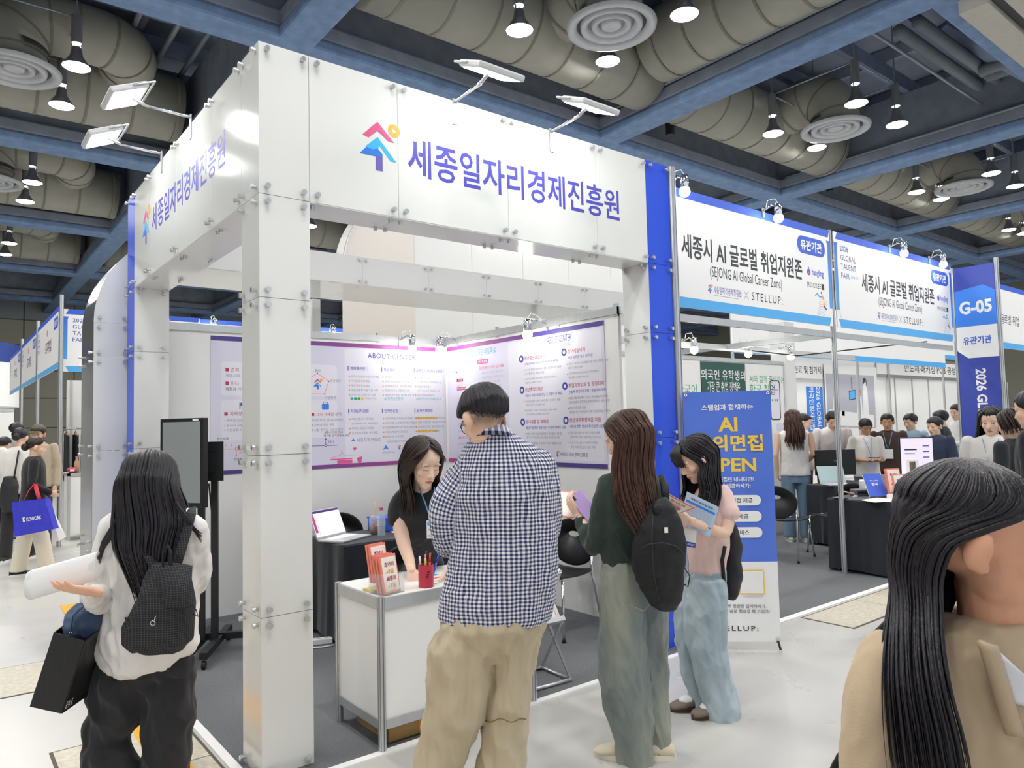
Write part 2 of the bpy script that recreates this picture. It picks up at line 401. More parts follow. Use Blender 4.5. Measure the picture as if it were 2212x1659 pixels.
def bay(i, j, lamps=True, ducts=True):
    """i, j count the bays: i to the right of the booth corner, j away from the camera"""
    x0, y0 = XB[i], YB[j]; cx_, cy_ = x0+PX/2, y0+PY/2
    nm = 'the bay %s right, %s deep' % (BAYX[max(0, i-2)], BAYX[max(0, j-1)])
    where = {(3, 2): 'over the front sign, beside the long duct', (4, 2): 'in the bay right of the front sign', (5, 2): 'in the far right bay', (2, 3): 'at the upper left corner', (2, 4): 'on the left, one bay deeper', (2, 5): 'far left above the hall', (3, 3): 'seen through the booth opening', (3, 4): 'deep behind the booth opening', (4, 3): 'behind the booth sign', (4, 4): 'deep behind the booth sign', (5, 3): 'far behind the right-hand sign'}.get((i, j), 'in '+nm) if j > 1 and i > 1 else 'over the aisle before the booth'
    if ducts:
        tx, ty = x0+3.65, y0+3.42
        if i == 2:
            tx = x0+3.30
            path = [(tx, ty, 7.42), (tx, ty, 7.75)]+elbow((tx, ty, 7.75), (0, 0, 1), (1, 0, 0), .5)+elbow((tx+1.05, ty, 8.25), (1, 0, 0), (0, 1, 0), .7)+[(tx+1.75, ty+1.2, 8.2), (tx+1.75, ty+2.0, 7.95)]
        else:
            path = [(tx, ty, 7.42), (tx, ty, 7.6)]+elbow((tx, ty, 7.6), (0, 0, 1), (0, 1, 0), .55)+[(tx, ty+.8, 8.12), (tx, ty+1.35, 8.0)]
        yy = y0+4.95
        rt = duct('air_duct', 'khaki air duct with a downward elbow '+where, path, .46, .42)
        duct('air_duct', '', [(x0+.35 if i != 3 else x0+.5, yy, 7.95), (x0+PX*.5, yy, 7.95), (x0+PX-.35, yy, 7.95)], .62, .75, rt)
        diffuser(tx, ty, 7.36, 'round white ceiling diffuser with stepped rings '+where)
    if lamps:
        k = 0
        for dx, sx in ((-.8, 'left'), (.8, 'right')):
            for dy, sy in ((-.83, 'near'), (.83, 'far')):
                far = dx > 0 and dy > 0 and i != 2; lamp(cx_+(1.2 if far else dx), cy_+(1.02 if far else dy), '%s-%s bell pendant lamp of the four %s' % (sy, sx, where), 7.42 if far else 7.2)
lens_m = mat('lamp_lens', '#fffdf9', 0.4, emit=LAMP_W); shade_m = mat('lamp_shade', '#7d7f84', 0.4, metal=.5); ball_m = mat('lamp_ballast', '#6f7278', 0.5)
LAMP = None
def lamp(x, y, label, z=7.2):
    global LAMP
    if LAMP is None:
        root = thing('pendant_lamp', label, 'ceiling lamp', (x, y, z), group='bell-shaped pendant lamps')
        MB().lathe([(.06, .30), (.075, .26), (.09, .16), (.15, .07), (.2, .0), (.205, -.01), (.19, -.005)], 24).build('reflector', shade_m, root, smooth=True)
        MB().lathe([(.19, .004), (.16, -.02), (.001, -.03)], 24).build('lens', lens_m, root, smooth=True)
        MB().cyl((0, 0, .36), (0, 0, .80), .075, n=14).build('ballast', ball_m, root, smooth=False)
        MB().tube([(-.06, 0, .27), (-.06, 0, .37), (.06, 0, .37), (.06, 0, .27)], .012, 6).build('yoke', ball_m, root)
        MB().cyl((0, 0, .80), (0, 0, 2.1), .014, n=6).build('hanger_rod', galv, root)
        LAMP = root; o = root
    else:
        o = copy_tree(LAMP); o.location = (x, y, z); o['label'] = label
    return o
VISB = {(1, 1), (2, 1), (3, 1), (4, 1), (5, 1), (1, 2), (2, 2), (1, 3)} | {(i, j) for i in range(2, 6) for j in range(2, 6)} | {(6, 2), (6, 3)}
for j in range(1, 6):
    for i in range(1, 7):
        if (i, j) not in VISB: continue
        vis = (i, j) in ((3, 2), (4, 2), (5, 2), (6, 2), (2, 3), (2, 4), (2, 5), (3, 3), (3, 4), (4, 3), (4, 4), (5, 3), (3, 5), (4, 5))
        bay(i, j, lamps=True, ducts=vis)
# light cage rods between the lamps of a bay
for j in (2, 3, 4):
    for i in (2, 3, 4, 5):
        cx_, cy_ = XB[i]+PX/2, YB[j]+PY/2
        for s in (-1, 1):
            pipe([(cx_-.8, cy_+s*.83, 7.98), (cx_+.8, cy_+s*.83, 7.98)], .016); pipe([(cx_+s*.8, cy_-.83, 7.98), (cx_+s*.8, cy_+.83, 7.98)], .016)
# the trunk that runs towards the viewer in the first bay
duct('trunk_duct', 'thick khaki trunk duct running lengthwise above the front sign, ribbed', [(8.55, 4.6, 8.05), (8.55, 1.0, 8.05), (8.55, -5.5, 8.05)], .6, .62)
# ================================================================ main booth: glossy panel portal 3 x 3 m
ZS = [0.0, 0.72, 1.463, 2.205, 2.70, 3.44]
booth = thing('exhibition_booth', 'white and blue gloss-panel booth portal with bolted panels and a large logo sign', 'booth', (0, 0, 0))
BOLT = MB().cyl((0, 0, 0), (0, -.016, 0), .009, n=10).lathe([(.0135, -.016), (.0135, -.026), (.011, -.0285), (.0, -.0285)], 12, axis='y').mesh('bolt', M['bolt'])
# lathe axis y writes along +y: turn it so that the head sits outside
bm_ = MB().cyl((0, 0, 0), (0, -.016, 0), .009, n=10).cyl((0, -.015, 0), (0, -.028, 0), .0135, .0125, n=14)
BOLT = bm_.mesh('bolt', M['bolt'])
def panel(fm, u0, u1, z0, z1, m, parent=None, bolts=True, inset=.036, t=.008, name='panel'):
    """one bolted panel on the face frame fm (u to the right, z up, outside = -y)"""
    g = .0012
    o = MB().box(g, u1-u0-g, 0, t, g, z1-z0-g).build(name, m, parent or booth)
    o.matrix_local = fm @ Matrix.Translation((u0, 0, z0))
    if bolts:
        for bu in (inset, u1-u0-inset):
            for bz in (inset, z1-z0-inset):
                b = link('bolt', BOLT, o); b.location = (bu, 0, bz)
    return o
FRONT = frame_mtx((0, 0, 0), (1, 0, 0)); LEFT = frame_mtx((0, 3.0, 0), (0, -1, 0))
# corner column
for a, b in zip(ZS, ZS[1:]):
    panel(FRONT, 0, .25, a, b, M['panel']); panel(LEFT, 2.75, 3.0, a, b, M['panel'])
MB().box(.011, .239, .011, .239, .001, 3.43).build('column_core', M['core'], booth)
inR = frame_mtx((.25, 0, 0), (0, 1, 0)); inB = frame_mtx((.25, .25, 0), (-1, 0, 0))
for a, b in zip(ZS[:4], ZS[1:5]):
    panel(inR, 0, .25, a, b, M['panel_in'], bolts=False); panel(inB, 0, .25, a, b, M['panel_in'], bolts=False)
# front sign
US = [.25, .75, 1.5, 2.25, 2.75]
for a, b in zip(US, US[1:]):
    panel(FRONT, a, b, 2.70, 3.44, M['panel'])
    p = MB().box(.001, b-a-.001, .002, .248, 0, .008).build('soffit_panel', M['panel_in'], booth); p.location = (a, 0, 2.695)
    for bx in (.03, b-a-.03):
        for by in (.04, .21):
            q_ = MB().cyl((bx, by, -.02), (bx, by, 0), .011, n=10).build('bolt', M['bolt'], p)
    panel(frame_mtx((b, .25, 0), (-1, 0, 0)), 0, b-a, 2.70, 3.44, M['panel_in'], bolts=False)
MB().box(.25, 2.75, .012, .238, 2.712, 3.43).build('sign_core', M['core'], booth)
# left sign
for a, b in zip(US, US[1:]):
    panel(LEFT, 3-b, 3-a, 2.70, 3.44, M['panel'])
    p = MB().box(.002, .248, .001, b-a-.001, 0, .008).build('soffit_panel', M['panel_in'], booth); p.location = (0, a, 2.695)
    for by in (.03, b-a-.03):
        for bx in (.04, .21):
            MB().cyl((bx, by, -.02), (bx, by, 0), .011, n=10).build('bolt', M['bolt'], p)
    panel(frame_mtx((.25, a, 0), (0, 1, 0)), 0, b-a, 2.70, 3.44, M['panel_in'], bolts=False)
MB().box(.012, .238, .25, 2.75, 2.712, 3.43).build('sign_core', M['core'], booth)
# blue end columns with white returns
RET_R = frame_mtx((2.75, .25, 0), (0, -1, 0)); RET_L = frame_mtx((0, 2.75, 0), (1, 0, 0))
for a, b in zip(ZS, ZS[1:]):
    panel(FRONT, 2.75, 3.0, a, b, M['blue_panel']); panel(LEFT, 0, .25, a, b, M['blue_panel'])
for a, b in zip(ZS[:4], ZS[1:5]):
    panel(RET_R, 0, .25, a, b, M['panel_in']); panel(RET_L, 0, .25, a, b, M['panel_in'])
MB().box(2.761, 2.99, .011, .25, .001, 3.43).build('column_core', M['core'], booth)
MB().box(.011, .25, 2.761, 2.99, .001, 3.43).build('column_core', M['core'], booth)
# ---- sign lettering and emblem
def grad_mat(name, c0, c1, axis=0, a=0.0, b=1.0):
    m = bpy.data.materials.new(name); m.use_nodes = True; nt = m.node_tree
    tc = nt.nodes.new('ShaderNodeTexCoord'); sp = nt.nodes.new('ShaderNodeSeparateXYZ'); mr = nt.nodes.new('ShaderNodeMapRange'); rp = nt.nodes.new('ShaderNodeValToRGB')
    nt.links.new(tc.outputs['Object'], sp.inputs[0]); nt.links.new(sp.outputs[axis], mr.inputs['Value']); mr.inputs['From Min'].default_value = a; mr.inputs['From Max'].default_value = b
    rp.color_ramp.elements[0].color = (*srgb(c0), 1); rp.color_ramp.elements[1].color = (*srgb(c1), 1)
    nt.links.new(mr.outputs['Result'], rp.inputs[0]); nt.links.new(rp.outputs[0], nt.nodes['Principled BSDF'].inputs['Base Color'])
    nt.nodes['Principled BSDF'].inputs['Roughness'].default_value = .4
    return m
def chevron(cx, top, w, h, th):
    """thick roof shape: apex (cx, top), half width w, height h, limb thickness th"""
    return [(cx, top), (cx+w, top-h), (cx+w-th*1.15, top-h+.004), (cx, top-th*1.05), (cx-w+th*1.3, top-h+.012), (cx-w, top-h+.004)]
emR = grad_mat('emblem_red', '#c2315f', '#d8568a', 2, -.01, .1); emB = grad_mat('emblem_cyan', '#2f9be8', '#35b4f0', 2, -.1, 0); emD = mat('emblem_blue', '#2f7ae0', .4); emP = mat('emblem_stem', '#6b62b8', .4); emO = mat('emblem_orange', '#f6b23f', .4)
def emblem(parent, x, z, s, o, mats=(emR, emB, emD, emP, emO)):
    """two roof chevrons, a stem and a ring; about 0.27*s high, centred on x, top at z"""
    r = bpy.data.objects.new('emblem', None); 
    def pt(pts): return [(x+u*s, z+w*s) for u, w in pts]
    poly_part('emblem_roof', mats[0], parent, pt([(0, 0), (.10, -.092), (.066, -.092), (.0, -.048), (-.052, -.096), (-.088, -.088)]), o)
    poly_part('emblem_roof', mats[1], parent, pt([(0, -.082), (.113, -.198), (.077, -.198), (.012, -.128), (.002, -.142), (-.03, -.155), (-.072, -.148)]), o)
    poly_part('emblem_branch', mats[2], parent, pt([(-.058, -.141), (-.002, -.141), (.028, -.17), (.028, -.188), (-.105, -.19)]), o+.0003)
    poly_part('emblem_stem', mats[3], parent, pt([(-.012, -.184), (.028, -.184), (.028, -.262), (-.012, -.262)]), o)
    ring = MB(); n = 24
    v = [(x+.099*s+math.cos(2*math.pi*k/n)*rr*s, yy, z-.026*s+math.sin(2*math.pi*k/n)*rr*s) for yy in (o, o-.001) for rr in (.012, .036) for k in range(n)]
    f = []
    for k in range(n):
        k2 = (k+1) % n; f += [(k, k2, n+k2, n+k), (2*n+k, 3*n+k, 3*n+k2, 2*n+k2), (n+k, n+k2, 3*n+k2, 3*n+k), (k, 2*n+k, 2*n+k2, k2)]
    ring.add(v, f).build('emblem_ring', mats[4], parent)
letter = mat('sign_indigo_vinyl', '#4c49b4', .45)
fr = thing('sign_lettering', 'large indigo name lettering with a coloured tree emblem on the front sign', 'lettering', (0, -.0006, 0))
NAME = '세종일자리경제진흥원'
text_part('lettering', letter, fr, NAME, 1.64, 3.055, h=.215, w=1.66, bold=.016)
emblem(fr, .628, 3.195, 1.0, 0.0)
lf = thing('sign_lettering', 'indigo name lettering with a tree emblem on the left side sign, steeply angled', 'lettering', mtx=LEFT @ Matrix.Translation((0, -.0006, 0)))
text_part('lettering', letter, lf, NAME, 3-1.34, 3.085, h=.2, w=1.66, bold=.016)
emblem(lf, 3-2.365, 3.21, .98, 0.0)
# ---- floodlights on arms
flood_l = mat('flood_lens', '#fbfffb', .3, emit=FLOOD_W); flood_h = mat('flood_housing', '#d5d7d8', .4, metal=.2)
def flood(anchor, out, label):
    """arm from the top edge of the sign reaching out; the lamp looks back and down at the sign"""
    a = Vector(anchor); d = Vector(out).normalized(); root = thing('floodlight', label, 'floodlight', a, group='LED floodlights on the sign')
    side = d.cross(Vector((0, 0, 1)))
    MB().bar((0, 0, -.10), (0, 0, .05), .03, .006, up=d).build('clamp', M['alu'], root)
    tip = d*.25+Vector((0, 0, .045))
    tilt = R(24)  # lens normal: towards the sign and down
    nrm = (-d*math.sin(tilt)-Vector((0, 0, 1))*math.cos(tilt)); upv = side.cross(nrm).normalized()
    Mx = Matrix(((side.x, upv.x, -nrm.x, 0), (side.y, upv.y, -nrm.y, 0), (side.z, upv.z, -nrm.z, 0), (0, 0, 0, 1))); Mx.translation = tip+d*.10+Vector((0, 0, .01))
    MB().tube([Vector((0, 0, .035)), tip, Mx @ Vector((0, 0, .034))], .011, 8).build('arm', M['chrome'], root, smooth=True)
    MB().box(-.15, .15, -.105, .105, 0, .035, Mx).build('housing', flood_h, root, bevel=.01)
    MB().box(-.13, .13, -.085, .085, -.003, .001, Mx).build('lens', flood_l, root)
    MB().tube([Mx @ Vector((-.155, -.02, .02)), Mx @ Vector((-.155, -.14, .02)), Mx @ Vector((.155, -.14, .02)), Mx @ Vector((.155, -.02, .02))], .006, 6).build('bracket', M['alu'], root)
    return root
flood((1.125, -.004, 3.40), (0, -1, 0), 'LED floodlight on an arm above the middle of the front sign')
flood((1.86, -.004, 3.40), (0, -1, 0), 'LED floodlight on an arm above the right end of the front sign')
flood((-.004, 1.167, 3.44), (-1, 0, 0), 'LED floodlight on an arm on the left sign, nearer the corner column')
flood((-.004, 1.888, 3.44), (-1, 0, 0), 'LED floodlight on an arm on the left sign, farther from the corner')
# ================================================================ booth carpet with white edge tape
carpet_m = mat('grey_needle_carpet', '#7d7f81', .95, var2='#5f6164', vscale=160, bump=.5, bscale=260)
MB().poly([(-.03, -.10), (3.02, -.10), (3.02, 3.0), (-.03, 3.0)], .006, 'z', 0).build('carpet', carpet_m, fl)
MB().poly([(-.075, -.145), (3.02, -.145), (3.02, -.10), (-.03, -.10)], .008, 'z', 0).build('edge_tape', M['tapew'], fl)
MB().poly([(-.075, -.145), (-.03, -.10), (-.03, 3.0), (-.075, 3.0)], .008, 'z', 0).build('edge_tape', M['tapew'], fl)
# ================================================================ partition walls inside the booth
wb = boxpart('wall_back', M['wallw'], None, .26, 2.985, 2.955, 2.985, .0, 2.42); tag(wb, kind='structure')
wr = boxpart('wall_side', M['wallw'], None, 2.955, 2.985, .50, 2.95, .0, 2.42); tag(wr, kind='structure')
for parent, fm, L in ((wb, frame_mtx((.26, 2.95, 0), (1, 0, 0)), 2.69), (wr, frame_mtx((2.95, 2.95, 0), (0, -1, 0)), 2.45)):
    for z0, z1 in ((2.415, 2.475), (.0, .05)):
        o = MB().box(0, L, -.012, .04, z0, z1).build('rail', M['alu'], parent); o.matrix_local = fm
    for u in (0.02, L*.37, L*.72, L-.02):
        o = MB().box(u-.02, u+.02, -.004, .02, 2.40, 2.50).build('post', M['alu'], parent); o.matrix_local = fm
class Print:
    """flat print gathered by ink colour on one board"""
    def __init__(s, root, o=-.0008): s.r = root; s.c = {}; s.o = o
    def mb(s, ink):
        return s.c.setdefault(ink, MB())
    def t(s, txt, x, z, h=.03, ink='grey', align='l', bold=0.0, w=None, **k): add_text(s.mb(ink), txt, x, z, h=h, w=w, align=align, bold=bold, o=s.o-.0006, **k)
    def p(s, pts, ink, lift=0): s.mb(ink+'|%d' % lift).poly(pts, .0004, 'y', s.o+.0002-lift*.0002)
    def line(s, pts, w, ink, lift=0):
        for (a, b), (c, d) in zip(pts, pts[1:]):
            L = math.hypot(c-a, d-b) or 1e-6; nx, nz = -(d-b)/L*w/2, (c-a)/L*w/2
            s.p([(a+nx, b+nz), (a-nx, b-nz), (c-nx, d-nz), (c+nx, d+nz)], ink, lift)
    def dot(s, x, z, r, ink, n=12, lift=0): s.p(circ(x, z, r, n), ink, lift)
    def flush(s):
        for k, mb in s.c.items():
            o = mb.build('print', M[k.split('|')[0]], s.r, fix=False); o['kind'] = 'stuff'
stripeL = grad_mat('stripe_purple_to_magenta', '#4d3f8c', '#b84c98', 0, .3, 2.2)
stripeR = grad_mat('stripe_magenta_to_purple', '#b84c98', '#4d3f8c', 0, .1, 1.5)
# ---- back graphic: u = X-0.62
bg = thing('wall_graphic', 'wide lavender information graphic on the back wall with timeline and six text blocks', 'poster', mtx=frame_mtx((.62, 2.9505, 0), (1, 0, 0)))
MB().box(0, 2.325, -.0012, .004, 1.215, 2.385).build('sheet', M['lav'], bg)
poly_part('stripe', stripeL, bg, [(0, 2.345), (2.325, 2.345), (2.325, 2.385), (0, 2.385)], -.0013)
poly_part('stripe', stripeL, bg, [(0, 1.215), (2.325, 1.215), (2.325, 1.25), (0, 1.25)], -.0013)
P = Print(bg, -.0014)
x0 = -.62
for (a, b, c, d) in ((.70, 1.45, 1.88, 2.17), (.70, 1.20, 1.50, 1.84), (1.25, 1.75, 1.50, 1.84), (1.47, 1.75, 1.88, 2.17)):
    P.p(rrect(a+x0, b+x0, c, d, .03), 'lav2', 0)
P.p(rrect(1.83+x0, 2.92+x0, 1.26, 2.33, .02), 'lav2', 0)
def u(X): return X+x0
P.t('■ 미션', u(.74), 2.10, .035, 'crim'); P.t('세종시의 지속 가능한 일자리', u(.74), 2.05, .03, 'grey')
P.t('■ 비전', u(.74), 1.985, .035, 'crim'); P.t('사람과 기업이 함께 성장', u(.74), 1.935, .03, 'ink')
P.line([(u(.86), 1.765), (u(.86), 1.82)], .008, 'ind', 2); P.p([(u(.865), 1.82), (u(.92), 1.815), (u(.905), 1.803), (u(.92), 1.79), (u(.865), 1.79)], 'ind', 1)
P.t('■ 지역경제혁신 거점화', u(.73), 1.725, .035, 'crim')
for k, s_ in enumerate(('• 세대별 맞춤형 일자리 지원 강화', '• 일자리 지원 플랫폼 구축 및 운영', '• 기술변화 대응 일자리 지원 확대')): P.t(s_, u(.73), 1.67-.042*k, .026, 'grey')
P.p(rrect(u(1.60), u(1.67), 1.755, 1.81, .01), 'mid', 1); P.line([(u(1.615), 1.81), (u(1.615), 1.825), (u(1.655), 1.825), (u(1.655), 1.81)], .006, 'mid', 2)
P.t('■ 지속 가능한 경영', u(1.50), 1.712, .033, 'crim')
for k, s_ in enumerate(('• 전문 역량강화 및 혁신문화 조성', '• 적극적 소통과 투명 경영', '• 기업과 시민 피드백 시스템 구축')): P.t(s_, u(1.42), 1.66-.045*k, .026, 'grey')
pen = [(u(1.56)+.115*math.cos(R(90+72*k)), 1.985+.105*math.sin(R(90+72*k))) for k in range(6)]
P.line(pen, .004, 'pink', 1)
for a, b in pen[:5]: P.dot(a, b, .007, 'crim', 8, 2)
P.t('도전', u(1.56), 2.115, .028, 'ink', 'c'); P.t('현장중심', u(1.685), 2.022, .026, 'grey'); P.t('상생협력', u(1.63), 1.865, .028, 'grey')
emblem(bg, u(1.56), 2.04, .38, -.0022)
P.line([(0, 1.428), (u(1.0), 1.428)], .005, 'orange', 1); P.line([(u(1.0), 1.428), (u(1.3), 1.428)], .005, 'crim', 1); P.line([(u(1.3), 1.428), (u(1.75), 1.425)], .005, 'purple', 1)
for X_, ink, up, t1, t2 in ((.69, 'orange', 1, '23.11', '법인설립'), (.83, 'coral', -1, '24.5', '진흥원 출범'), (1.05, 'crim', 1, '25.1', '센터 통합'), (1.30, 'crim', -1, '25.12', '경제기술'), (1.635, 'purple', 1, '26.1', '디지털 일자리센터 개원')):
    P.dot(u(X_), 1.428, .014, ink, 14, 2); P.dot(u(X_), 1.428, .008, 'lav2', 14, 3); P.line([(u(X_), 1.428+up*.014), (u(X_), 1.428+up*.055)], .004, ink, 1); P.dot(u(X_), 1.428+up*.058, .007, ink, 8, 2)
    P.t(t1, u(X_)+.02, 1.428+up*.03, .028, ink); P.t(t2, u(X_)-.02, 1.428+up*.088, .024, 'ink')
P.t('세종시 신중년 AI', u(1.62), 1.545, .024, 'ink')
P.t('ABOUT CENTER', u(2.335), 2.275, .05, 'ind', 'c', bold=.01, spacing=1.05); P.t('주요사업 소개', u(2.335), 2.215, .038, 'grey', 'c')
blocks = [(1.865, 2.145, '경제육성팀', ['중소기업육성자금 지원사업', '국내판로지원사업', '고용환경개선사업', '사회적경제 지원기관 운영', '마을기업 지원기관 운영']),
          (2.22, 2.145, '청년센터', ['청년정책(상담 홍보 및 발굴 등)', '청년성장(아카데미, 역량 지원)', '청년문화(동아리, 문화 페스티벌)', '청년공간(모두, 세청나래 운영)', '세종청년플랫폼, 협의체 운영 등']),
          (2.585, 2.145, '세종청년희망내일센터', ['취업역량강화', '(맞춤형 컨설팅, 취업박람회 등)', '취업연계지원', '(지역기업 매칭, 현장탐방 등)', '청년지원·고용유지']),
          (1.865, 1.74, '신중년지원팀', ['신중년센터 운영사업', '(맞춤형 교육운영, 공유오피스)', '신중년 사회공헌사업', '일자리지원센터 운영사업']),
          (2.22, 1.74, '인력양성팀', ['세종지역인적자원개발위원회 운영', '지역산업 맞춤형 인력양성사업', '산업구조변화대응 등 특화훈련', '세종지역혁신프로젝트', 'K-디지털 트레이닝']),
          (2.585, 1.74, '일자리창출팀', ['세종시 지역주도형 일자리사업', '세종 산업고용 신성장 프로젝트', '산업수요 연계 혁신인력 공급', '중장년 재도약 프로젝트'])]
for X_, z, h_, its in blocks:
    P.line([(u(X_), z-.022), (u(X_), z+.022)], .008, 'ind', 2); P.p(rrect(u(X_)+.008, u(X_)+.21, z-.02, z+.02, .003), 'lav', 1)
    P.t(h_, u(X_)+.022, z, .032, 'ind', bold=.012)
    for k, s_ in enumerate(its):
        zz = z-.075-.044*k
        if not s_.startswith('('): P.dot(u(X_)+.012, zz, .008, 'orange', 10, 1)
        if X_ > 2.5 and z < 1.8 and k in (0, 3): P.p(rrect(u(X_)+.025, u(X_)+.26, zz-.013, zz+.013, .002), 'yellow', 1)
        P.t(s_, u(X_)+.032, zz, .024, 'grey')
for k, ink in enumerate(('teal', 'green', 'green', 'yellow')): P.p(rrect(u(1.885)+.036*k, u(1.885)+.036*k+.031, 1.845, 1.872, .012), ink, 1)
P.t('따사누리', u(2.04), 1.858, .03, 'lgrey'); P.t('세종청년센터', u(2.24), 1.858, .036, 'teal'); P.t('세종청년희망내일센터', u(2.6), 1.858, .03, 'teal')
P.p([(u(1.885), 1.452), (u(1.91), 1.485), (u(1.935), 1.452), (u(1.91), 1.462)], 'mid', 1); P.t('세종신중년센터', u(1.945), 1.465, .036, 'grey')
P.t('세종지역인적자원개발위원회', u(2.27), 1.44, .024, 'grey'); P.p([(u(2.22), 1.36), (u(2.255), 1.41), (u(2.29), 1.36), (u(2.255), 1.375)], 'mid', 1); P.t('세종특별자치시', u(2.21), 1.335, .02, 'grey')
emblem(bg, u(2.40), 1.40, .16, -.0022); P.t(NAME, u(2.435), 1.375, .03, 'ink')
P.p([(u(1.925), 1.365), (u(1.905), 1.39), (u(1.915), 1.40), (u(1.925), 1.393), (u(1.935), 1.40), (u(1.945), 1.39)], 'pink', 1)
P.p(rrect(u(1.745), u(1.9), 1.252, 1.285, .01), 'pink', 1); P.p(rrect(u(1.68), u(1.9), 1.289, 1.30, .004), 'pink', 1); P.p([(u(1.945), 1.30), (u(2.0), 1.31), (u(1.992), 1.252), (u(1.955), 1.252)], 'pink', 1)
P.line([(u(1.68), 1.31), (u(1.78), 1.33), (u(1.79), 1.37), (u(1.81), 1.33), (u(2.01), 1.325)], .003, 'pink', 2)
P.flush()
# ---- right graphic: u = 2.87 - Y
rg = thing('wall_graphic', 'pale information graphic on the right inner wall with red headings and round icons', 'poster', mtx=frame_mtx((2.9505, 2.90, 0), (0, -1, 0)))
MB().box(0, 2.25, -.0012, .004, 1.215, 2.385).build('sheet', M['lav'], rg)
poly_part('stripe', stripeR, rg, [(0, 2.345), (2.25, 2.345), (2.25, 2.385), (0, 2.385)], -.0013)
poly_part('stripe', stripeR, rg, [(0, 1.215), (2.25, 1.215), (2.25, 1.25), (0, 1.25)], -.0013)
P = Print(rg, -.0014)
P.p(rrect(1.02, 2.22, 1.27, 2.33, .02), 'lav2', 0)
P.t('세종청년희망내일센터', .345, 2.287, .06, 'teal', w=.49)
P.p(rrect(.53, .71, 2.17, 2.215, .02), 'pink', 1); P.t('비전 및 미션', .62, 2.192, .026, 'white', 'c', bold=.02)
P.t('■ 비전', .16, 2.12, .026, 'pink'); P.t('청년이 살기가 좋은 도시 세종', .56, 2.13, .03, 'pink', bold=.01)
P.t('일과 삶', .17, 2.07, .024, 'lgrey'); P.p(rrect(.17, .28, 2.02, 2.05, .004), 'crim', 1); P.t('MY JOB', .225, 2.035, .018, 'white', 'c'); P.t('내일의 나', .17, 1.985, .024, 'lgrey'); P.p(rrect(.17, .33, 1.935, 1.965, .004), 'crim', 1); P.t('TOMORROW', .25, 1.95, .018, 'white', 'c')
for k in range(6): P.t(('세종청년이 희망찬 내일을 위한', '맞춤형 지원으로 행복한 청년도시', '청년이 일하고 머무는 세종', '다양한 정책으로 삶의 질 향상', '지역경제 활성화와 일자리 창출', '소통하는 청년 공간 운영')[k], .6, 2.08-.045*k, .024, 'lgrey')
for k in range(8): P.t(('청년 인재 성장 지원', '직무역량 강화 프로그램', '청년-기업 만남의 장', '지역기업 탐방', '일 경험 지원', '멘토링 운영', '창업 연계 지원', '청년 네트워크')[k], .18, 1.85-.065*k, .026, 'pink' if k % 3 == 0 else 'lgrey')
P.t('ABOUT CENTER', 1.72, 2.295, .06, 'navy', 'c', bold=.01, w=.31); P.t('주요사업 소개', 1.735, 2.24, .042, 'grey', 'c')
rows = [(1.19, 2.165, '청년희망내일카드', '최대 300만원(포인트) 지급(월 50만원*6개월)', ['구직 및 취업을 준비하는 세종시 청년을 대상으로', '구직에 필요한 활동비 지원', '지원항목(교육비, 도서구매비, 자격증, 응시원서비,', '면접기구, 통신비, 식비 등)']),
        (1.76, 2.175, '청년키움카드', '최대 30만원 한도 내 지원', ['세종시 청년의 구직활동 비용 부담 완화를 위한', '패키지 형태 지원', '지원항목(헤어 및 증명사진, 이력서컨설팅,', '여가문화, 자격증 취득비 등)']),
        (1.19, 1.885, '청년취업박람회', '세종시 우수기업과 청년 간 만남의 장 제공', ['온라인박람회  세종 일자리 종합 플랫폼을 통한', '온라인 박람회 추진(7월~11월)', '현장박람회  2026년 11월 05일(목) / 10:00~18:00', 'SCC(정부세종컨벤션센터) 행사 추진']),
        (1.76, 1.89, '취업역량강화 및 정장대여', '맞춤형 취업역량강화 / 정장대여 지원', ['세종 내일 아이디어 공모전, 구직활동 취업특강,', '청년 AI융합 미래역량 강화 실무특강 등 맞춤형', '취업 역량강화 지원', '미취업 구직 청년 대상 면접 정장대여실 운영을']),
        (1.19, 1.598, '라온세종 및 교통비', '청년 신입사원 적응지원 / 근로자 교통비 지원', ['세종시 관내 기업 신입사원을 대상으로 적응 및', '장기 근속을 위한 라온세종(세종시 관광패키지)지원', '세종시 이응패스를 연계한 근로자 교통비 지원']),
        (1.76, 1.603, '청년친화환경조성 지원', '세종시 소재 청년친화기업 휴게공간', ['청년 신규채용 및 청년 근로자 비중', '청년친화기업에 부합하는 기업 대상', '기업 내 휴게공간 내 카페패키지(커피)', '청년 친화적인 공간 조성 지원'])]
for ux, z, h_, s_, its in rows:
    P.dot(ux+.02, z, .033, 'navy', 20, 1); P.p(rrect(ux+.006, ux+.034, z-.014, z+.014, .005), 'white', 2)
    P.t(h_, ux+.065, z, .036, 'crim', bold=.01); P.t(s_, ux+.066, z-.052, .026, 'ind', bold=.006)
    for k, l_ in enumerate(its):
        zz = z-.105-.034*k-(.014 if k > 1 else 0)
        if k % 2 == 0: P.dot(ux+.055, zz, .007, 'orange', 8, 1)
        P.t(l_, ux+.07, zz, .022, 'grey')
P.p([(1.50, 1.318), (1.53, 1.355), (1.56, 1.318), (1.53, 1.328)], 'mid', 1); P.t('세종특별자치시', 1.48, 1.30, .018, 'grey')
emblem(rg, 1.665, 1.345, .19, -.0022); P.t(NAME, 1.70, 1.32, .034, 'ink')
P.flush()
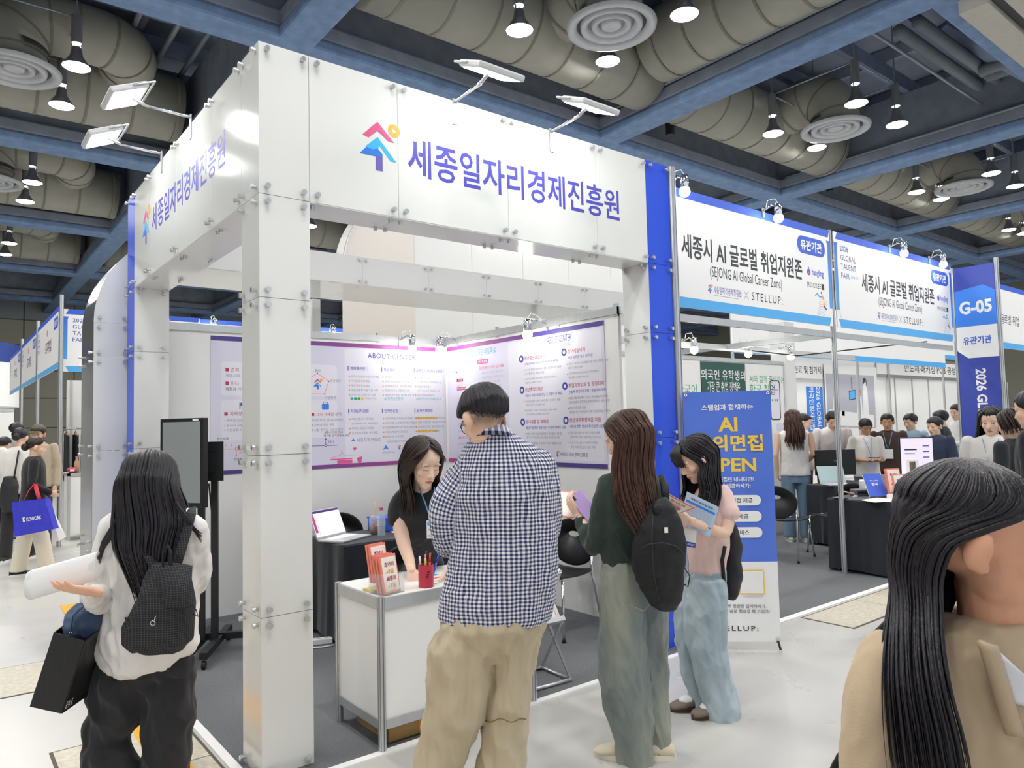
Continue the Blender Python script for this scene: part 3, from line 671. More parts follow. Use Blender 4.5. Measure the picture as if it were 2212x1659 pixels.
# ---- clip-on bulb lamps along the walls
bulb_m = mat('bulb_glass', '#fffdf6', .3, emit=BULB_W)
def clip_lamp(pos, out, label, L=.22, drop=.12):
    root = thing('clip_lamp', label, 'spot lamp', pos, group='chrome clip lamps with round bulbs')
    d = Vector(out).normalized(); s = d.cross(Vector((0, 0, 1)))
    MB().bar((0, 0, -.06), (0, 0, .03), .03, .008, up=d).build('clip', M['alu'], root)
    MB().tube([(0, 0, .0), d*L*.6+Vector((0, 0, .03)), d*L+Vector((0, 0, .0))], .008, 8).build('arm', M['chrome'], root, smooth=True)
    MB().lathe([(.012, .05), (.03, .045), (.034, .0), (.034, -.05), (.028, -.06)], 16, c=tuple(d*L+Vector((0, 0, -.02)))).build('socket', M['chrome'], root, smooth=True)
    MB().ell(d*L+Vector((0, 0, -.105)), (.043, .043, .045), 16, 10).build('bulb', bulb_m, root, smooth=True)
    MB().tube([d*L+Vector((0, 0, .03)), d*L*.8+Vector((0, 0, .08)), d*L*.45+s*.03+Vector((0, 0, .075)), d*.03+Vector((0, 0, .02))], .004, 6).build('cable', M['white'], root, smooth=True)
    return root
clip_lamp((2.42, 2.94, 2.44), (.05, -1, 0), 'chrome clip lamp with round bulb on the back wall rail')
clip_lamp((2.95, 2.72, 2.44), (-1, -.1, 0), 'chrome clip lamp with round bulb near the inner corner of the walls')
clip_lamp((2.95, 1.33, 2.44), (-1, 0, 0), 'chrome clip lamp with round bulb over the right wall graphic')
# ================================================================ rear portal with the rounded shoulder
silver = mat('polished_grey_edge', '#a9abad', .18, metal=.7)
rp_ = thing('rear_portal', 'white gloss-panel portal behind the booth with a rounded silver-edged shoulder', 'booth')
FP = frame_mtx((-.23, 3.03, 0), (1, 0, 0))
for a, b in ((0, .72), (.72, 1.45), (1.45, 2.18), (2.18, 2.45)): panel(FP, 0, .25, a, b, M['panel'], rp_)
arc = [(.8-.8*math.cos(R(90*k/14)), 2.45+.8*math.sin(R(90*k/14))) for k in range(15)]
inn = [(.8-.55*math.cos(R(90*k/14)), 2.45+.52*math.sin(R(90*k/14))) for k in range(14, -1, -1)]
o = MB().poly(arc+inn, -.008, 'y', 0).build('curved_panel', M['panel'], rp_); o.matrix_local = FP
for bu, bz in ((.04, 2.49), (.21, 2.49)): b_ = link('bolt', BOLT, o); b_.location = (bu, 0, bz)
# silver outer edge, panel by panel
edge = [(0, z) for z in (0, .72, 1.45, 2.18)]+arc
for (a, b), (c, d) in zip(edge, edge[1:]):
    o = MB().add([(-.23+a, 3.036, b), (-.23+c, 3.036, d), (-.23+c, 3.60, d), (-.23+a, 3.60, b)], [(0, 1, 2, 3)]).add([(-.23+a+.01, 3.036, b), (-.23+c+.01, 3.036, d-.004), (-.23+c+.01, 3.60, d-.004), (-.23+a+.01, 3.60, b)], [(3, 2, 1, 0)]).build('edge_panel', silver, rp_)
FL = frame_mtx((-.23, 3.60, 0), (0, -1, 0))
for z in (.72, 1.45, 2.18):
    for bu in (.05, .52):
        for dz in (-.036, .036):
            o = link('bolt', BOLT, rp_); o.matrix_local = FL @ Matrix.Translation((bu, 0, z+dz))
xs = [.57+.75*k for k in range(9)]
for a, b in zip(xs, xs[1:]):
    panel(frame_mtx((0, 3.03, 0), (1, 0, 0)), a, b, 2.97, 3.25, M['panel_in'], rp_)
    o = MB().box(a+.001, b-.001, 3.035, 3.90, 2.966, 2.974).build('soffit_panel', M['panel_in'], rp_)
MB().box(.03, .57, 3.04, 3.60, 2.96, 2.97).build('soffit_panel', M['panel_in'], rp_)
for X in (1.98, 5.02): MB().box(X-.045, X+.045, 3.93, 4.02, 0, 2.96).build('post', M['panel_in'], rp_)
# tall wall with a rounded shoulder behind it
tw = thing('tall_curved_wall', 'tall pale panel wall with a rounded left shoulder seen under the front sign', 'booth')
pts = [(2.80, 0), (2.80, 3.6)]+[(2.80+1.1-1.1*math.cos(R(90*k/12)), 3.6+1.1*math.sin(R(90*k/12))) for k in range(1, 13)]
xs2 = [3.83, 4.78, 5.72, 6.66, 7.61, 8.55]
m_tw = mat('pale_warm_panel', '#dcd6cf', .3, coat=.2)
MB().poly(pts+[(xs2[0], 4.7), (xs2[0], 0)], .03, 'y', 5.03).build('curved_panel', m_tw, tw)
MB().add([(x, y_, z) for x, z in pts[1:] for y_ in (4.96, 5.25)], [(2*i, 2*i+1, 2*i+3, 2*i+2) for i in range(len(pts)-2)]).build('edge_panel', M['panel'], tw)
for a, b in zip(xs2, xs2[1:]): MB().box(a+.003, b-.003, 5.0, 5.03, 0, 4.7).build('panel', M['panel_in'], tw)
# ================================================================ aluminium system pole
def pole(x, y, h, label, r=.02):
    root = thing('booth_pole', label, 'pole', (x, y, 0))
    pts = []
    for k in range(8):
        a0 = 2*math.pi*k/8
        for da, rr in ((-.30, 1.0), (-.13, 1.0), (-.11, .72), (.11, .72), (.13, 1.0), (.30, 1.0)):
            pts.append((rr*r*math.cos(a0+da), rr*r*math.sin(a0+da)))
    MB().poly(pts, h, 'z', 0).build('profile', M['alu'], root)
    MB().cyl((0, 0, h), (0, 0, h+.006), r*.9, n=12).build('cap', M['alu_d'], root)
    return root
# ================================================================ fair signs (blue border, white field)
def spark(P, x, z, s):
    """small line drawing: curved stripes with three little swimmers"""
    for k in range(7):
        P.line([(x-.18*s+.012*k*s+t*.17*s, z-.14*s+.03*k*s+.05*s*math.sin(2.2*t)-.05*t*t*s) for t in [i/6 for i in range(7)]], .005*s, ('pink', 'sky', 'coral')[k % 3] if k % 2 else 'lgrey', 1)
    P.line([(x-.2*s, z+.10*s), (x-.15*s, z+.13*s), (x-.10*s, z+.09*s), (x-.05*s, z+.10*s)], .018*s, 'sky', 2)
    P.line([(x-.05*s, z+.12*s), (x-.01*s, z+.07*s)], .02*s, 'coral', 2); P.dot(x-.055*s, z+.145*s, .014*s, 'ink', 8, 2)
    P.line([(x-.02*s, z+.0*s), (x+.05*s, z-.05*s)], .02*s, 'navy', 2); P.dot(x+.0*s, z+.02*s, .022*s, 'yellow', 8, 3)
def fair_sign(name, label, mtx, W, z0, z1, body, corner=True, pill='유관기관', title2026=True, art=True, pillink='blue'):
    root = thing(name, label, 'sign', mtx=mtx)
    MB().box(0, W, 0, .012, z0, z1).build('board', M['white'], root)
    top = .075; bot = .085
    poly_part('border', M['blue'], root, [(.03, z1-top), (W-.03, z1-top), (W, z1), (0.07, z1)], -.0002)
    poly_part('border', M['sky'], root, [(.07, z0), (W-.07, z0), (W-.03, z0+bot), (.03, z0+bot)], -.0002)
    for x_ in ((0.0, .07), (W-.07, W)):
        MB().box(x_[0], x_[1], -.0012, 0, z0+.18, z1-.11).build('border', grad_mat('border_blue', '#58b2f2', '#3d63d6', 2, z0, z1), root)
    P = Print(root, -.0014)
    P.p(rrect(.055, W-.055, z0+bot, z1-top, .09, 8), 'white', 2)
    if pill:
        P.p(rrect(W-.62, W-.10, z1-.30, z1-.125, .085, 8), pillink, 3); P.o -= .0006; P.t(pill, W-.36, z1-.212, .105, 'white', 'c', bold=.035); P.o += .0006
    if title2026:
        for k, t_ in enumerate(('2026', 'GLOBAL', 'TALENT', 'FAIR')):
            P.o -= .0004; P.t(t_, .12, z1-.16-.095*k, .058, 'navy', bold=.008, spacing=1.1); P.o += .0004
        P.o -= .0004; P.t('글로벌 취업', .32, z1-.16-.285, .03, 'sky'); P.o += .0004
        P.line([(.245, z1-.285), (.29, z1-.285)], .012, 'orange', 4); P.line([(.40, z1-.285), (.44, z1-.285)], .012, 'orange', 4)
    P.o -= .0006; body(P, W, z0, z1)
    if art: spark(P, W-.16, z0+.20, .85)
    P.flush()
    return root
def sejong_body(P, W, z0, z1):
    P.t('세종시 AI 글로벌 취업지원존', W/2, z1-.47, .20, 'ink', 'c', bold=.022, w=1.84)
    P.t('(SEJONG AI Global Career Zone)', W/2, z1-.66, .12, 'ink', 'c', w=1.1)
    P.t(NAME, W/2-.31, z0+.185, .066, 'ind', 'c', w=.4); P.line([(W/2-.50, z0+.135), (W/2-.15, z0+.135)], .006, 'lgrey')
    P.line([(W/2-.07, z0+.14), (W/2+.0, z0+.22)], .005, 'grey'); P.line([(W/2-.07, z0+.22), (W/2+.0, z0+.14)], .005, 'grey')
    P.t('STELLUP:', W/2+.05, z0+.18, .075, 'ink', w=.5, spacing=1.3)
    P.t('hangling', W-.37, z1-.475, .085, 'blue', w=.22, bold=.015); P.dot(W-.43, z1-.475, .033, 'blue', 14, 1); P.dot(W-.43, z1-.48, .014, 'pink', 10, 2); P.p([(W-.45, z1-.44), (W-.43, z1-.42), (W-.41, z1-.44)], 'blue', 1)
    P.t('MOCKEE', W-.47, z1-.60, .05, 'ink', w=.26, spacing=1.15); P.p(rrect(W-.20, W-.15, z1-.63, z1-.57, .006), 'ink', 1); P.t('J', W-.175, z1-.60, .035, 'white', 'c', o=None) if False else None
SG = frame_mtx((3.03, .36, 0), (1, 0, 0))
s1 = fair_sign('booth_sign', 'white and blue career zone sign hanging right of the blue column', SG, 2.94, 2.50, 3.485, sejong_body)
emblem(s1, 2.94/2-.56, 2.50+.225, .30, -.0024)
s2 = fair_sign('booth_sign', 'white and blue career zone sign between the slim pole and the G-05 column', frame_mtx((6.06, .36, 0), (1, 0, 0)), 2.94, 2.50, 3.495, sejong_body)
emblem(s2, 2.94/2-.56, 2.50+.225, .30, -.0024)
pole(3.035, -.0, 3.44, 'aluminium system pole against the right edge of the blue column', .03)
pole(6.02, .39, 3.50, 'slim aluminium pole between the two career zone signs', .026)
pole(9.07, .37, 3.45, 'aluminium pole on the left edge of the G-05 column')
pole(9.07, -.13, 3.50, 'aluminium pole on the right edge of the G-05 column', .026)
# header rails and back of the structure
hr = thing('rail_assembly', 'thin aluminium header rail under the career zone signs', 'rail', (3.0, .40, 2.42))
MB().box(.03, 6.0, -.015, .015, -.03, .03).build('beam', M['alu'], hr)
MB().box(2.99, 3.03, -.02, 2.5, -.03, .03).build('beam', M['alu'], hr); MB().box(.03, 6.0, 1.25, 1.29, -.05, .02).build('beam', M['alu'], hr)
MB().tube([(3.2, 1.2, -.03), (3.9, .9, -.10), (4.8, .4, .0), (5.4, .05, .06)], .008, 6).build('cable', M['black'], hr)
# G-05 column
g5 = thing('booth_number_column', 'blue G-05 booth number column with vertical fair lettering', 'sign', mtx=frame_mtx((9.05, .35, 0), (0, -1, 0)))
MB().box(0, .46, 0, .03, .0, 3.44).build('board', M['navy'], g5)
poly_part('field', M['mid'], g5, [(0, 2.68), (.46, 2.68), (.46, 3.10), (.33, 3.19), (0, 3.14)], -.0004)
poly_part('field', M['white'], g5, [(0, 2.38), (.12, 2.28), (.46, 2.28), (.46, 2.68), (0, 2.68)], -.0006)
text_part('lettering', M['white'], g5, 'G-05', .23, 2.92, h=.17, w=.37, bold=.04, o=-.0018)
text_part('lettering', M['blue'], g5, '유관기관', .23, 2.50, h=.10, w=.32, bold=.03, o=-.0020)
text_part('lettering', M['white'], g5, '2026 GLOBAL TALENT FAIR', .25, 1.28, h=.12, w=1.72, bold=.03, o=-.0016, rot=-math.pi/2)
for zz, ink in ((1.60, 'orange'), (1.475, 'sky'), (1.17, 'orange')): poly_part('accent', M[ink], g5, [(.195, zz-.03), (.23, zz-.03), (.23, zz+.03), (.195, zz+.03)], -.0017)
# next booth to the right of G-05
fair_sign('booth_sign', 'blue-bordered sign cut by the right picture edge behind the G-05 column', frame_mtx((9.12, .36, 0), (1, 0, 0)), 2.9, 2.50, 3.42, lambda P, W, a, b: P.t('글로벌 취업', 1.9, b-.5, .14, 'ink', 'c'), pill=None, title2026=False, art=False)
pr = Print(thing('sign_badge', 'light blue badge on the sign at the right picture edge', 'sign', mtx=frame_mtx((9.12, .355, 0), (1, 0, 0))), -.006)
pr.p(rrect(.05, .95, 3.02, 3.22, .09, 8), 'mid', 2); pr.o -= .001; pr.t('테크존', .62, 3.12, .11, 'white', 'c', bold=.03); spark(pr, .6, 2.72, .9); pr.flush()
# ---- neighbour carpets and tape
MB().poly([(3.02, -.10), (12.2, -.10), (12.2, 3.0), (3.02, 3.0)], .006, 'z', 0).build('carpet', carpet_m, fl)
MB().poly([(3.05, -.16), (12.2, -.16), (12.2, -.10), (3.05, -.10)], .008, 'z', 0).build('edge_tape', M['tapew'], fl)
# ---- back wall of the career zone with its posters
wn = boxpart('wall_neighbour', M['wallw'], None, 3.02, 9.30, 2.955, 2.985, 0, 2.42); tag(wn, kind='structure')
MB().box(3.02, 9.3, 2.94, 2.99, 2.415, 2.47).build('rail', M['alu'], wn)
MB().box(9.30, 9.58, 2.90, 3.16, 0, 3.1).build('white_pillar', M['panel_in'], wn)
gb = mat('poster_green', '#2c5a50', .5)
def board(name, label, X0, X1, Z0, Z1, m, Y=2.94, cat='poster'):
    r_ = thing(name, label, cat, mtx=frame_mtx((X0, Y, 0), (1, 0, 0)))
    MB().box(0, X1-X0, -.003, .003, Z0, Z1).build('sheet', m, r_); return r_
b1 = board('wall_poster', 'dark green poster with white and orange Korean slogan', 7.20, 8.24, .3, 2.40, gb); P = Print(b1, -.0034)
P.t('외국인 유학생의', .52, 2.22, .15, 'white', 'c', bold=.012); P.t('가장 큰 취업 장벽은', .52, 2.05, .15, 'white', 'c', bold=.012, w=.78); P.t("'실무 한국어'입니다.", .52, 1.89, .14, 'orange', 'c', bold=.02, w=.78); P.flush()
b2 = board('wall_poster', 'white poster with green Korean heading left of the green poster', 6.16, 7.18, .3, 2.38, M['paper']); P = Print(b2, -.0034)
P.t('비즈니스 한국어', .93, 2.0, .15, 'green', 'r'); P.t('외국인 유학생의 실무 한국어', .9, 1.84, .05, 'grey', 'r'); P.line([(.56, 1.6), (.56, .6), (.85, .6)], .02, 'ink', 1); P.flush()
b3 = board('wall_poster', 'white poster with green heading and a phone picture right of the green one', 8.26, 9.26, .3, 2.40, M['paper']); P = Print(b3, -.0034)
P.t('AI와 함께 준비하는', .09, 2.18, .11, 'green'); P.t('한국 취업', .09, 2.02, .16, 'green'); P.t('유학생 취업의 모든 과정', .09, 1.87, .04, 'grey')
P.p(rrect(.62, .90, 1.55, 2.17, .05, 6), 'ink', 1); P.p(rrect(.64, .88, 1.57, 2.15, .04, 6), 'lav2', 2)
for k, ink in enumerate(('green', 'green', 'mid')): P.dot(.68+.07*k, 1.86, .02, ink, 10, 3)
P.line([(.67, 2.02), (.85, 2.02)], .008, 'ind', 3); P.p(rrect(.76, .94, 1.38, 1.50, .03), 'lav', 3); P.p(rrect(.74, .92, 1.2, 1.32, .03), 'lav2', 3); P.flush()
# ---- clip lamps of the career zone
for x_, l_ in ((3.45, 'chrome clip lamp on the first career zone sign, left one'), (4.78, 'chrome clip lamp on the first career zone sign, right one'), (7.30, 'chrome clip lamp on the second career zone sign, left one'), (8.35, 'chrome clip lamp on the second career zone sign, right one')):
    clip_lamp((x_, .35, 3.49), (-.1, -1, 0), l_, L=.16)
for x_, y_, l_ in ((5.2, 1.66, 'left'), (6.2, 1.66, 'middle'), (7.1, 1.66, 'right')):
    clip_lamp((x_, y_, 2.44), (.1, -1, 0), 'small clip lamp hanging inside the career zone, %s of three' % l_, L=.14)
# ================================================================ row behind: booth with header texts at Y=5
w5 = boxpart('wall_row_behind', M['wallw'], None, 12.6, 24.0, 5.0, 5.03, 0, 3.0); tag(w5, kind='structure')
for k in range(10): MB().box(16.75+.98*k-.02, 16.75+.98*k+.02, 4.985, 5.0, 0, 2.55).build('post', M['alu'], w5)
MB().box(12.6, 24, 4.97, 5.0, 2.52, 2.60).build('rail', M['alu'], w5); MB().box(12.6, 24, 4.97, 5.0, 2.98, 3.06).build('rail', M['alu'], w5)
hb = board('header_sign', 'white header panel reading semiconductor packaging PCB process in Korean', 16.75, 21.8, 2.60, 2.98, M['white'], 4.965, 'sign'); P = Print(hb, -.0034); P.t('반도체·패키징·PCB 공정', 3.1, 2.79, .22, 'ink', 'c', bold=.01, w=3.2); P.flush()
hb = board('header_sign', 'white header panel with Korean text on raw materials and additives', 12.7, 14.2, 2.42, 2.80, M['white'], 4.965, 'sign'); P = Print(hb, -.0034); P.t('화학원료 및 첨가제', .72, 2.61, .17, 'ink', 'c', bold=.01, w=1.45); P.flush()
lb = board('wall_poster', 'large white poster with a laboratory photo and the word business', 14.25, 16.7, .2, 2.75, M['paper'], 4.95); P = Print(lb, -.0034)
P.p([(.05, 1.35), (2.3, 1.28), (2.3, 2.55), (.05, 2.55)], 'lgrey', 0); P.p([(.15, 1.4), (2.2, 1.32), (2.2, 1.6), (.15, 1.75)], 'white', 1)
for x_, zt, hair in ((.42, 2.2, 'card'), (1.52, 2.2, 'card'), (1.82, 2.45, 'ink')):
    P.p([(x_-.14, 1.5), (x_+.16, 1.5), (x_+.11, zt-.15), (x_-.09, zt-.15)], 'white', 2); P.dot(x_, zt-.07, .085, 'cream', 12, 3); P.p([(x_-.09, zt-.14), (x_-.08, zt+.02), (x_+.05, zt+.04), (x_+.10, zt-.05), (x_+.09, zt-.2), (x_+.05, zt-.04)], hair, 4)
P.p([(1.05, 1.95), (1.36, 1.98), (1.36, 2.2), (1.05, 2.17)], 'ink', 2); P.p([(1.07, 1.97), (1.34, 2.0), (1.34, 2.18), (1.07, 2.15)], 'sky', 3)
P.line([(1.2, 2.5), (1.2, 2.2)], .06, 'grey', 1); P.line([(.75, 2.4), (.8, 2.0), (.75, 1.6)], .12, 'lgrey', 1)
P.t('business', 1.05, .98, .15, 'pink', bold=.01, w=.8); P.flush()
vb = board('hanging_banner', 'blue vertical banner with sideways white lettering between the far booths', 13.55, 14.22, .9, 2.25, M['mid'], 4.994, 'banner')
text_part('lettering', M['white'], vb, '외국인투자기업 취업관', .2, 1.55, h=.2, w=1.4, bold=.02, rot=-math.pi/2, o=-.004); text_part('lettering', M['white'], vb, '2026 GLOBAL TALENT', .48, 1.5, h=.17, w=1.5, bold=.02, rot=-math.pi/2, o=-.004)
# blue-white strip fascias above the far row
for k, (xa, y_, za) in enumerate(((9.8, 4.2, 2.75), (12.8, 4.9, 3.1))):
    r_ = thing('fascia_strip', ('white fascia with a pale blue lower edge behind the first career sign', 'white fascia with a pale blue lower edge behind the slim pole')[k], 'sign', mtx=frame_mtx((xa, y_, 0), (1, 0, 0)))
    MB().box(0, 9, 0, .02, za, za+.9).build('board', M['white'], r_); poly_part('border', M['sky'], r_, [(0, za), (9, za), (9, za+.12), (0, za+.12)], -.001); [MB().box(x_, x_+.04, .02, .06, 0, za+.9).build('post', M['alu'], r_) for x_ in (.02, 4.5, 8.9)]
# ================================================================ signs seen over the back wall (Y about 9.6)
def back_body(P, W, z0, z1):
    P.t('경기도 일자리재단', .85, z1-.30, .10, 'grey', 'c'); P.line([(1.35, z1-.2), (1.35, z1-.33), (1.47, z1-.33)], .02, 'green', 2); P.line([(1.42, z1-.25), (1.55, z1-.25), (1.55, z1-.38), (1.42, z1-.38)], .02, 'mid', 2); P.line([(1.46, z1-.18), (1.55, z1-.18), (1.55, z1-.25)], .02, 'coral', 2)
for k, (xa, lab) in enumerate(((.62, 'fair sign behind the booth seen through the left side opening'), (3.5, 'fair sign behind the booth seen above the back wall, left of the hall pillar'), (6.9, 'fair sign behind the booth seen above the back wall, right of the hall pillar'))):
    fair_sign('booth_sign', lab, frame_mtx((xa, 9.6, 0), (1, 0, 0)), 2.75, 2.55, 3.50, back_body, title2026=False, art=False)
    clip_lamp((xa+(1.9, 1.2, 1.75)[k], 9.598, 3.47), (0, -1, 0), 'clip lamp with glowing bulb on the %s sign behind the booth' % ('left', 'middle', 'right')[k], L=.2)
bw = boxpart('wall_row_rear', M['wallw'], None, 1.5, 9.8, 9.613, 9.65, 0, 2.6); tag(bw, kind='structure')
o = thing('corner_sign', 'short blue sign end turned sideways above the back wall', 'sign', mtx=frame_mtx((6.28, 9.6, 0), (.9, .43, 0)))
MB().box(0, .6, 0, .02, 2.6, 3.55).build('board', M['blue'], o); poly_part('field', M['sky'], o, [(0, 2.6), (.6, 2.6), (.6, 3.05), (.3, 3.1), (0, 2.95)], -.001)
b1c = thing('hall_pillar', 'square white hall pillar marked B1 behind the booth', 'pillar', (11.35, 18.1, 0), rz=R(-12))
MB().box(-.42, .42, -.42, .42, 0, 7.1).build('shaft', mat('pillar_paint', '#cfcdc6', .6, var=.04), b1c)
text_part('lettering', M['purple'], b1c, 'B', -.14, 4.05, h=.62, bold=.03, o=-.425); text_part('lettering', M['purple'], b1c, '1', .16, 3.9, h=.36, bold=.03, o=-.425)
hb_ = thing('hanging_banner', 'pale hanging banner with the 2026 Global Talent Fair title left of the pillar', 'banner', mtx=frame_mtx((8.75, 15.6, 0), (.75, -.66, 0)))
MB().box(0, .72, 0, .012, 2.9, 4.75).build('sheet', mat('banner_pale_blue', '#d3e2f4', .6), hb_); [MB().cyl((x_, .006, 4.74), (x_, .006, 7.2), .004, n=5).build('wire', M['alu'], hb_) for x_ in (.05, .67)]
for k, t_ in enumerate(('2026', 'GLOBAL', 'TALENT', 'FAIR')): text_part('lettering', M['navy'], hb_, t_, .08, 4.45-.25*k, h=.15, align='l', bold=.01, o=-.003)
lbx = thing('hanging_banner', 'light blue hanging banner above the right inner wall', 'banner', mtx=frame_mtx((10.6, 9.0, 0), (1, 0, 0)))
MB().box(0, 1.0, 0, .012, 3.3, 3.95).build('sheet', mat('banner_sky', '#7cc4f0', .6, var2='#a9d8f5', vscale=2), lbx); [MB().cyl((x_, .006, 3.94), (x_, .006, 9.39), .004, n=5).build('wire', M['alu'], lbx) for x_ in (.05, .95)]
# ================================================================ left aisle: far booth with signs
fair_sign('booth_sign', 'fair sign with the 2026 title facing the aisle at the far left', frame_mtx((.26, 8.95, 0), (1, 0, 0)), 1.9, 2.5, 3.42, lambda P, W, a, b: None, pill=None, art=False)
def left_body(P, W, z0, z1): P.t('로지취업', W*.55, z0+.42, .20, 'ink', 'c', bold=.02); P.dot(W*.5, z1-.25, .06, 'coral', 10, 1)
for k in range(3):
    fair_sign('booth_sign', 'sideways fair sign along the far left aisle, %s from the front' % ('first', 'second', 'third')[k], frame_mtx((.20, 11.7+3*k, 0), (0, -1, 0)), 2.85, 2.55, 3.45, left_body, title2026=True, art=False)
    pole(.22, 8.83+3*k, 3.6, 'aluminium pole of the far left booth row, %s from the front' % ('first', 'second', 'third')[k], .03)
wl_ = boxpart('wall_left_booth', M['wallw'], None, .55, 3.2, 10.9, 10.93, 0, 2.5); tag(wl_, kind='structure')
for k in range(3): MB().box(.6+.95*k, .63+.95*k, 10.88, 10.9, 0, 2.5).build('post', M['alu'], wl_)
rd = thing('round_fascia', 'round white booth fascia with a dark blue band at the far left', 'booth', (-.95, 20.5, 0))
MB().lathe([(1.55, 2.35), (1.55, 3.55)], 40).build('drum', M['white'], rd, smooth=True); MB().lathe([(1.56, 3.5), (1.56, 4.0)], 40).build('band', mat('band_navy', '#28428f', .5), rd, smooth=True)
MB().box(-.2, .2, -1.5, -1.2, 0, 2.35).build('post', M['white'], rd)
for k in range(3):
    r_ = thing('far_wall_panel', 'pale partition of the far left booths, %s' % ('nearest', 'middle', 'farthest')[k], 'partition', (-3.2+1.4*k, 24.0+1.2*k, 0)); MB().box(0, 1.3, 0, .04, 0, 2.4).build('board', M['wallw'], r_); MB().box(0, 1.3, -.02, .05, 2.4, 2.5).build('rail', M['alu'], r_)
# ================================================================ reception counter
ct = thing('reception_counter', 'white panel counter in an aluminium frame at the booth front', 'counter', (.555, -.105, .006))
CW, CDp, CH = .96, .48, .738
for x in (0, CW):
    for y in (0, CDp):
        pts = [(x+rr*math.cos(2*math.pi*k/8+da), y+rr*math.sin(2*math.pi*k/8+da)) for k in range(8) for da, rr in ((-.32, .02), (-.14, .02), (-.12, .014), (.12, .014), (.14, .02), (.32, .02))]
        MB().poly(pts, CH, 'z', 0).build('post', M['alu'], ct)
for z0, z1 in ((.10, .145), (CH-.06, CH-.005)):
    for y in (0, CDp): MB().box(.016, CW-.016, y-.013, y+.013, z0, z1).build('rail', M['alu'], ct)
    for x in (0, CW): MB().box(x-.013, x+.013, .016, CDp-.016, z0, z1).build('rail', M['alu'], ct)
for y in (0, CDp): MB().box(.016, CW-.016, y-.004, y+.004, .145, CH-.06).build('panel', M['wallw'], ct)
for x in (0, CW): MB().box(x-.004, x+.004, .016, CDp-.016, .145, CH-.06).build('panel', M['wallw'], ct)
MB().box(.0, CW, .0, CDp, CH-.016, CH-.001).build('top', mat('counter_top', '#f1f2ee', .35), ct, bevel=.004)
CZ = .006+CH
cb = thing('cardboard_box', 'flat brown cardboard box taped with gold tape under the counter', 'box', (.62, -.05, .006))
MB().box(0, .72, 0, .36, 0, .13).build('carton', M['card'], cb, bevel=.004); MB().box(.17, .25, -.002, .362, .001, .131).build('tape', M['gold'], cb)
# ---- booklets
def booklet(name, label, mtx, w=.11, h=.185, t=.012, cat='booklet', group=None):
    r = thing(name, label, cat, mtx=mtx, group=group)
    MB().box(-w/2, w/2, 0, t, 0, h).build('cover', M['coral'], r, bevel=.001)
    MB().poly(rrect(-w/2+.009, w/2-.006, .010, h-.012, .006), .0004, 'y', -.0002).build('field', M['cream'], r)
    P = Print(r, -.0012); s = h/.185
    for t_, z, ink, ink2 in (('청년의', .138, 'crim', 'mid'), ('내일', .104, 'orange', 'orange'), ('세종의', .070, 'crim', 'mid'), ('내일', .036, 'orange', 'yellow')):
        P.t(t_, .002, z*s, .023*s, ink, 'c', bold=.022, w=.06*s if len(t_) == 3 else .044*s)
        P.line([(-.03*s, z*s-.006*s), (-.02*s, z*s-.006*s)], .004*s, ink2, 2)
    P.t('세종일자리경제진흥원', .004, .014*s, .004*s, 'grey', 'c'); P.dot(-.036*s, .016*s, .004*s, 'yellow', 8, 1); P.line([(.02*s, .165*s), (.04*s, .16*s), (.045*s, .15*s)], .0008, 'pink', 1)
    P.flush(); return r
def lean(x, y, z, rz, tilt): return Matrix.Translation((x, y, z)) @ Matrix.Rotation(rz, 4, 'Z') @ Matrix.Rotation(tilt, 4, 'X')
hold = thing('brochure_holder', 'clear acrylic two-step holder on the counter corner', 'holder', (.635, -.06, CZ), rz=R(14))
MB().box(-.062, .062, -.035, -.032, 0, .07).build('front_lip', M['clear'], hold); MB().box(-.064, -.061, -.035, .09, 0, .10).build('side', M['clear'], hold); MB().box(.061, .064, -.035, .09, 0, .10).build('side', M['clear'], hold)
MB().box(-.062, .062, .085, .088, 0, .18).build('back', M['clear'], hold); MB().box(-.062, .062, -.035, .088, 0, .003).build('base', M['clear'], hold)
for k in range(3): booklet('youth_booklet', ('coral youth booklet standing at the front of the clear holder', 'second coral youth booklet behind the front one in the holder', 'third coral youth booklet in the front step of the holder')[k], lean(.637-.006*k, -.082+.022*k, CZ+.006, R(14), R(-12)), h=.19)
for k in range(2): booklet('youth_booklet', ('coral youth booklet raised on the back step of the holder', 'rearmost coral youth booklet leaning in the holder')[k], lean(.615-.004*k, -.012+.02*k, CZ+.055, R(14), R(-11)), h=.19)
cup = thing('pen_cup', 'red pen cup with little slots on the counter', 'cup', (.845, -.06, CZ))
MB().lathe([(.0, .002), (.04, .002), (.04, .115), (.037, .115), (.037, .006), (.0, .006)], 28).build('tub', M['red'], cup, smooth=False)
for k in range(3): MB().box(-.022+.004*k, -.008+.003*k, -.0405, -.036, .055+.012*k, .060+.012*k).build('slot', M['black'], cup)
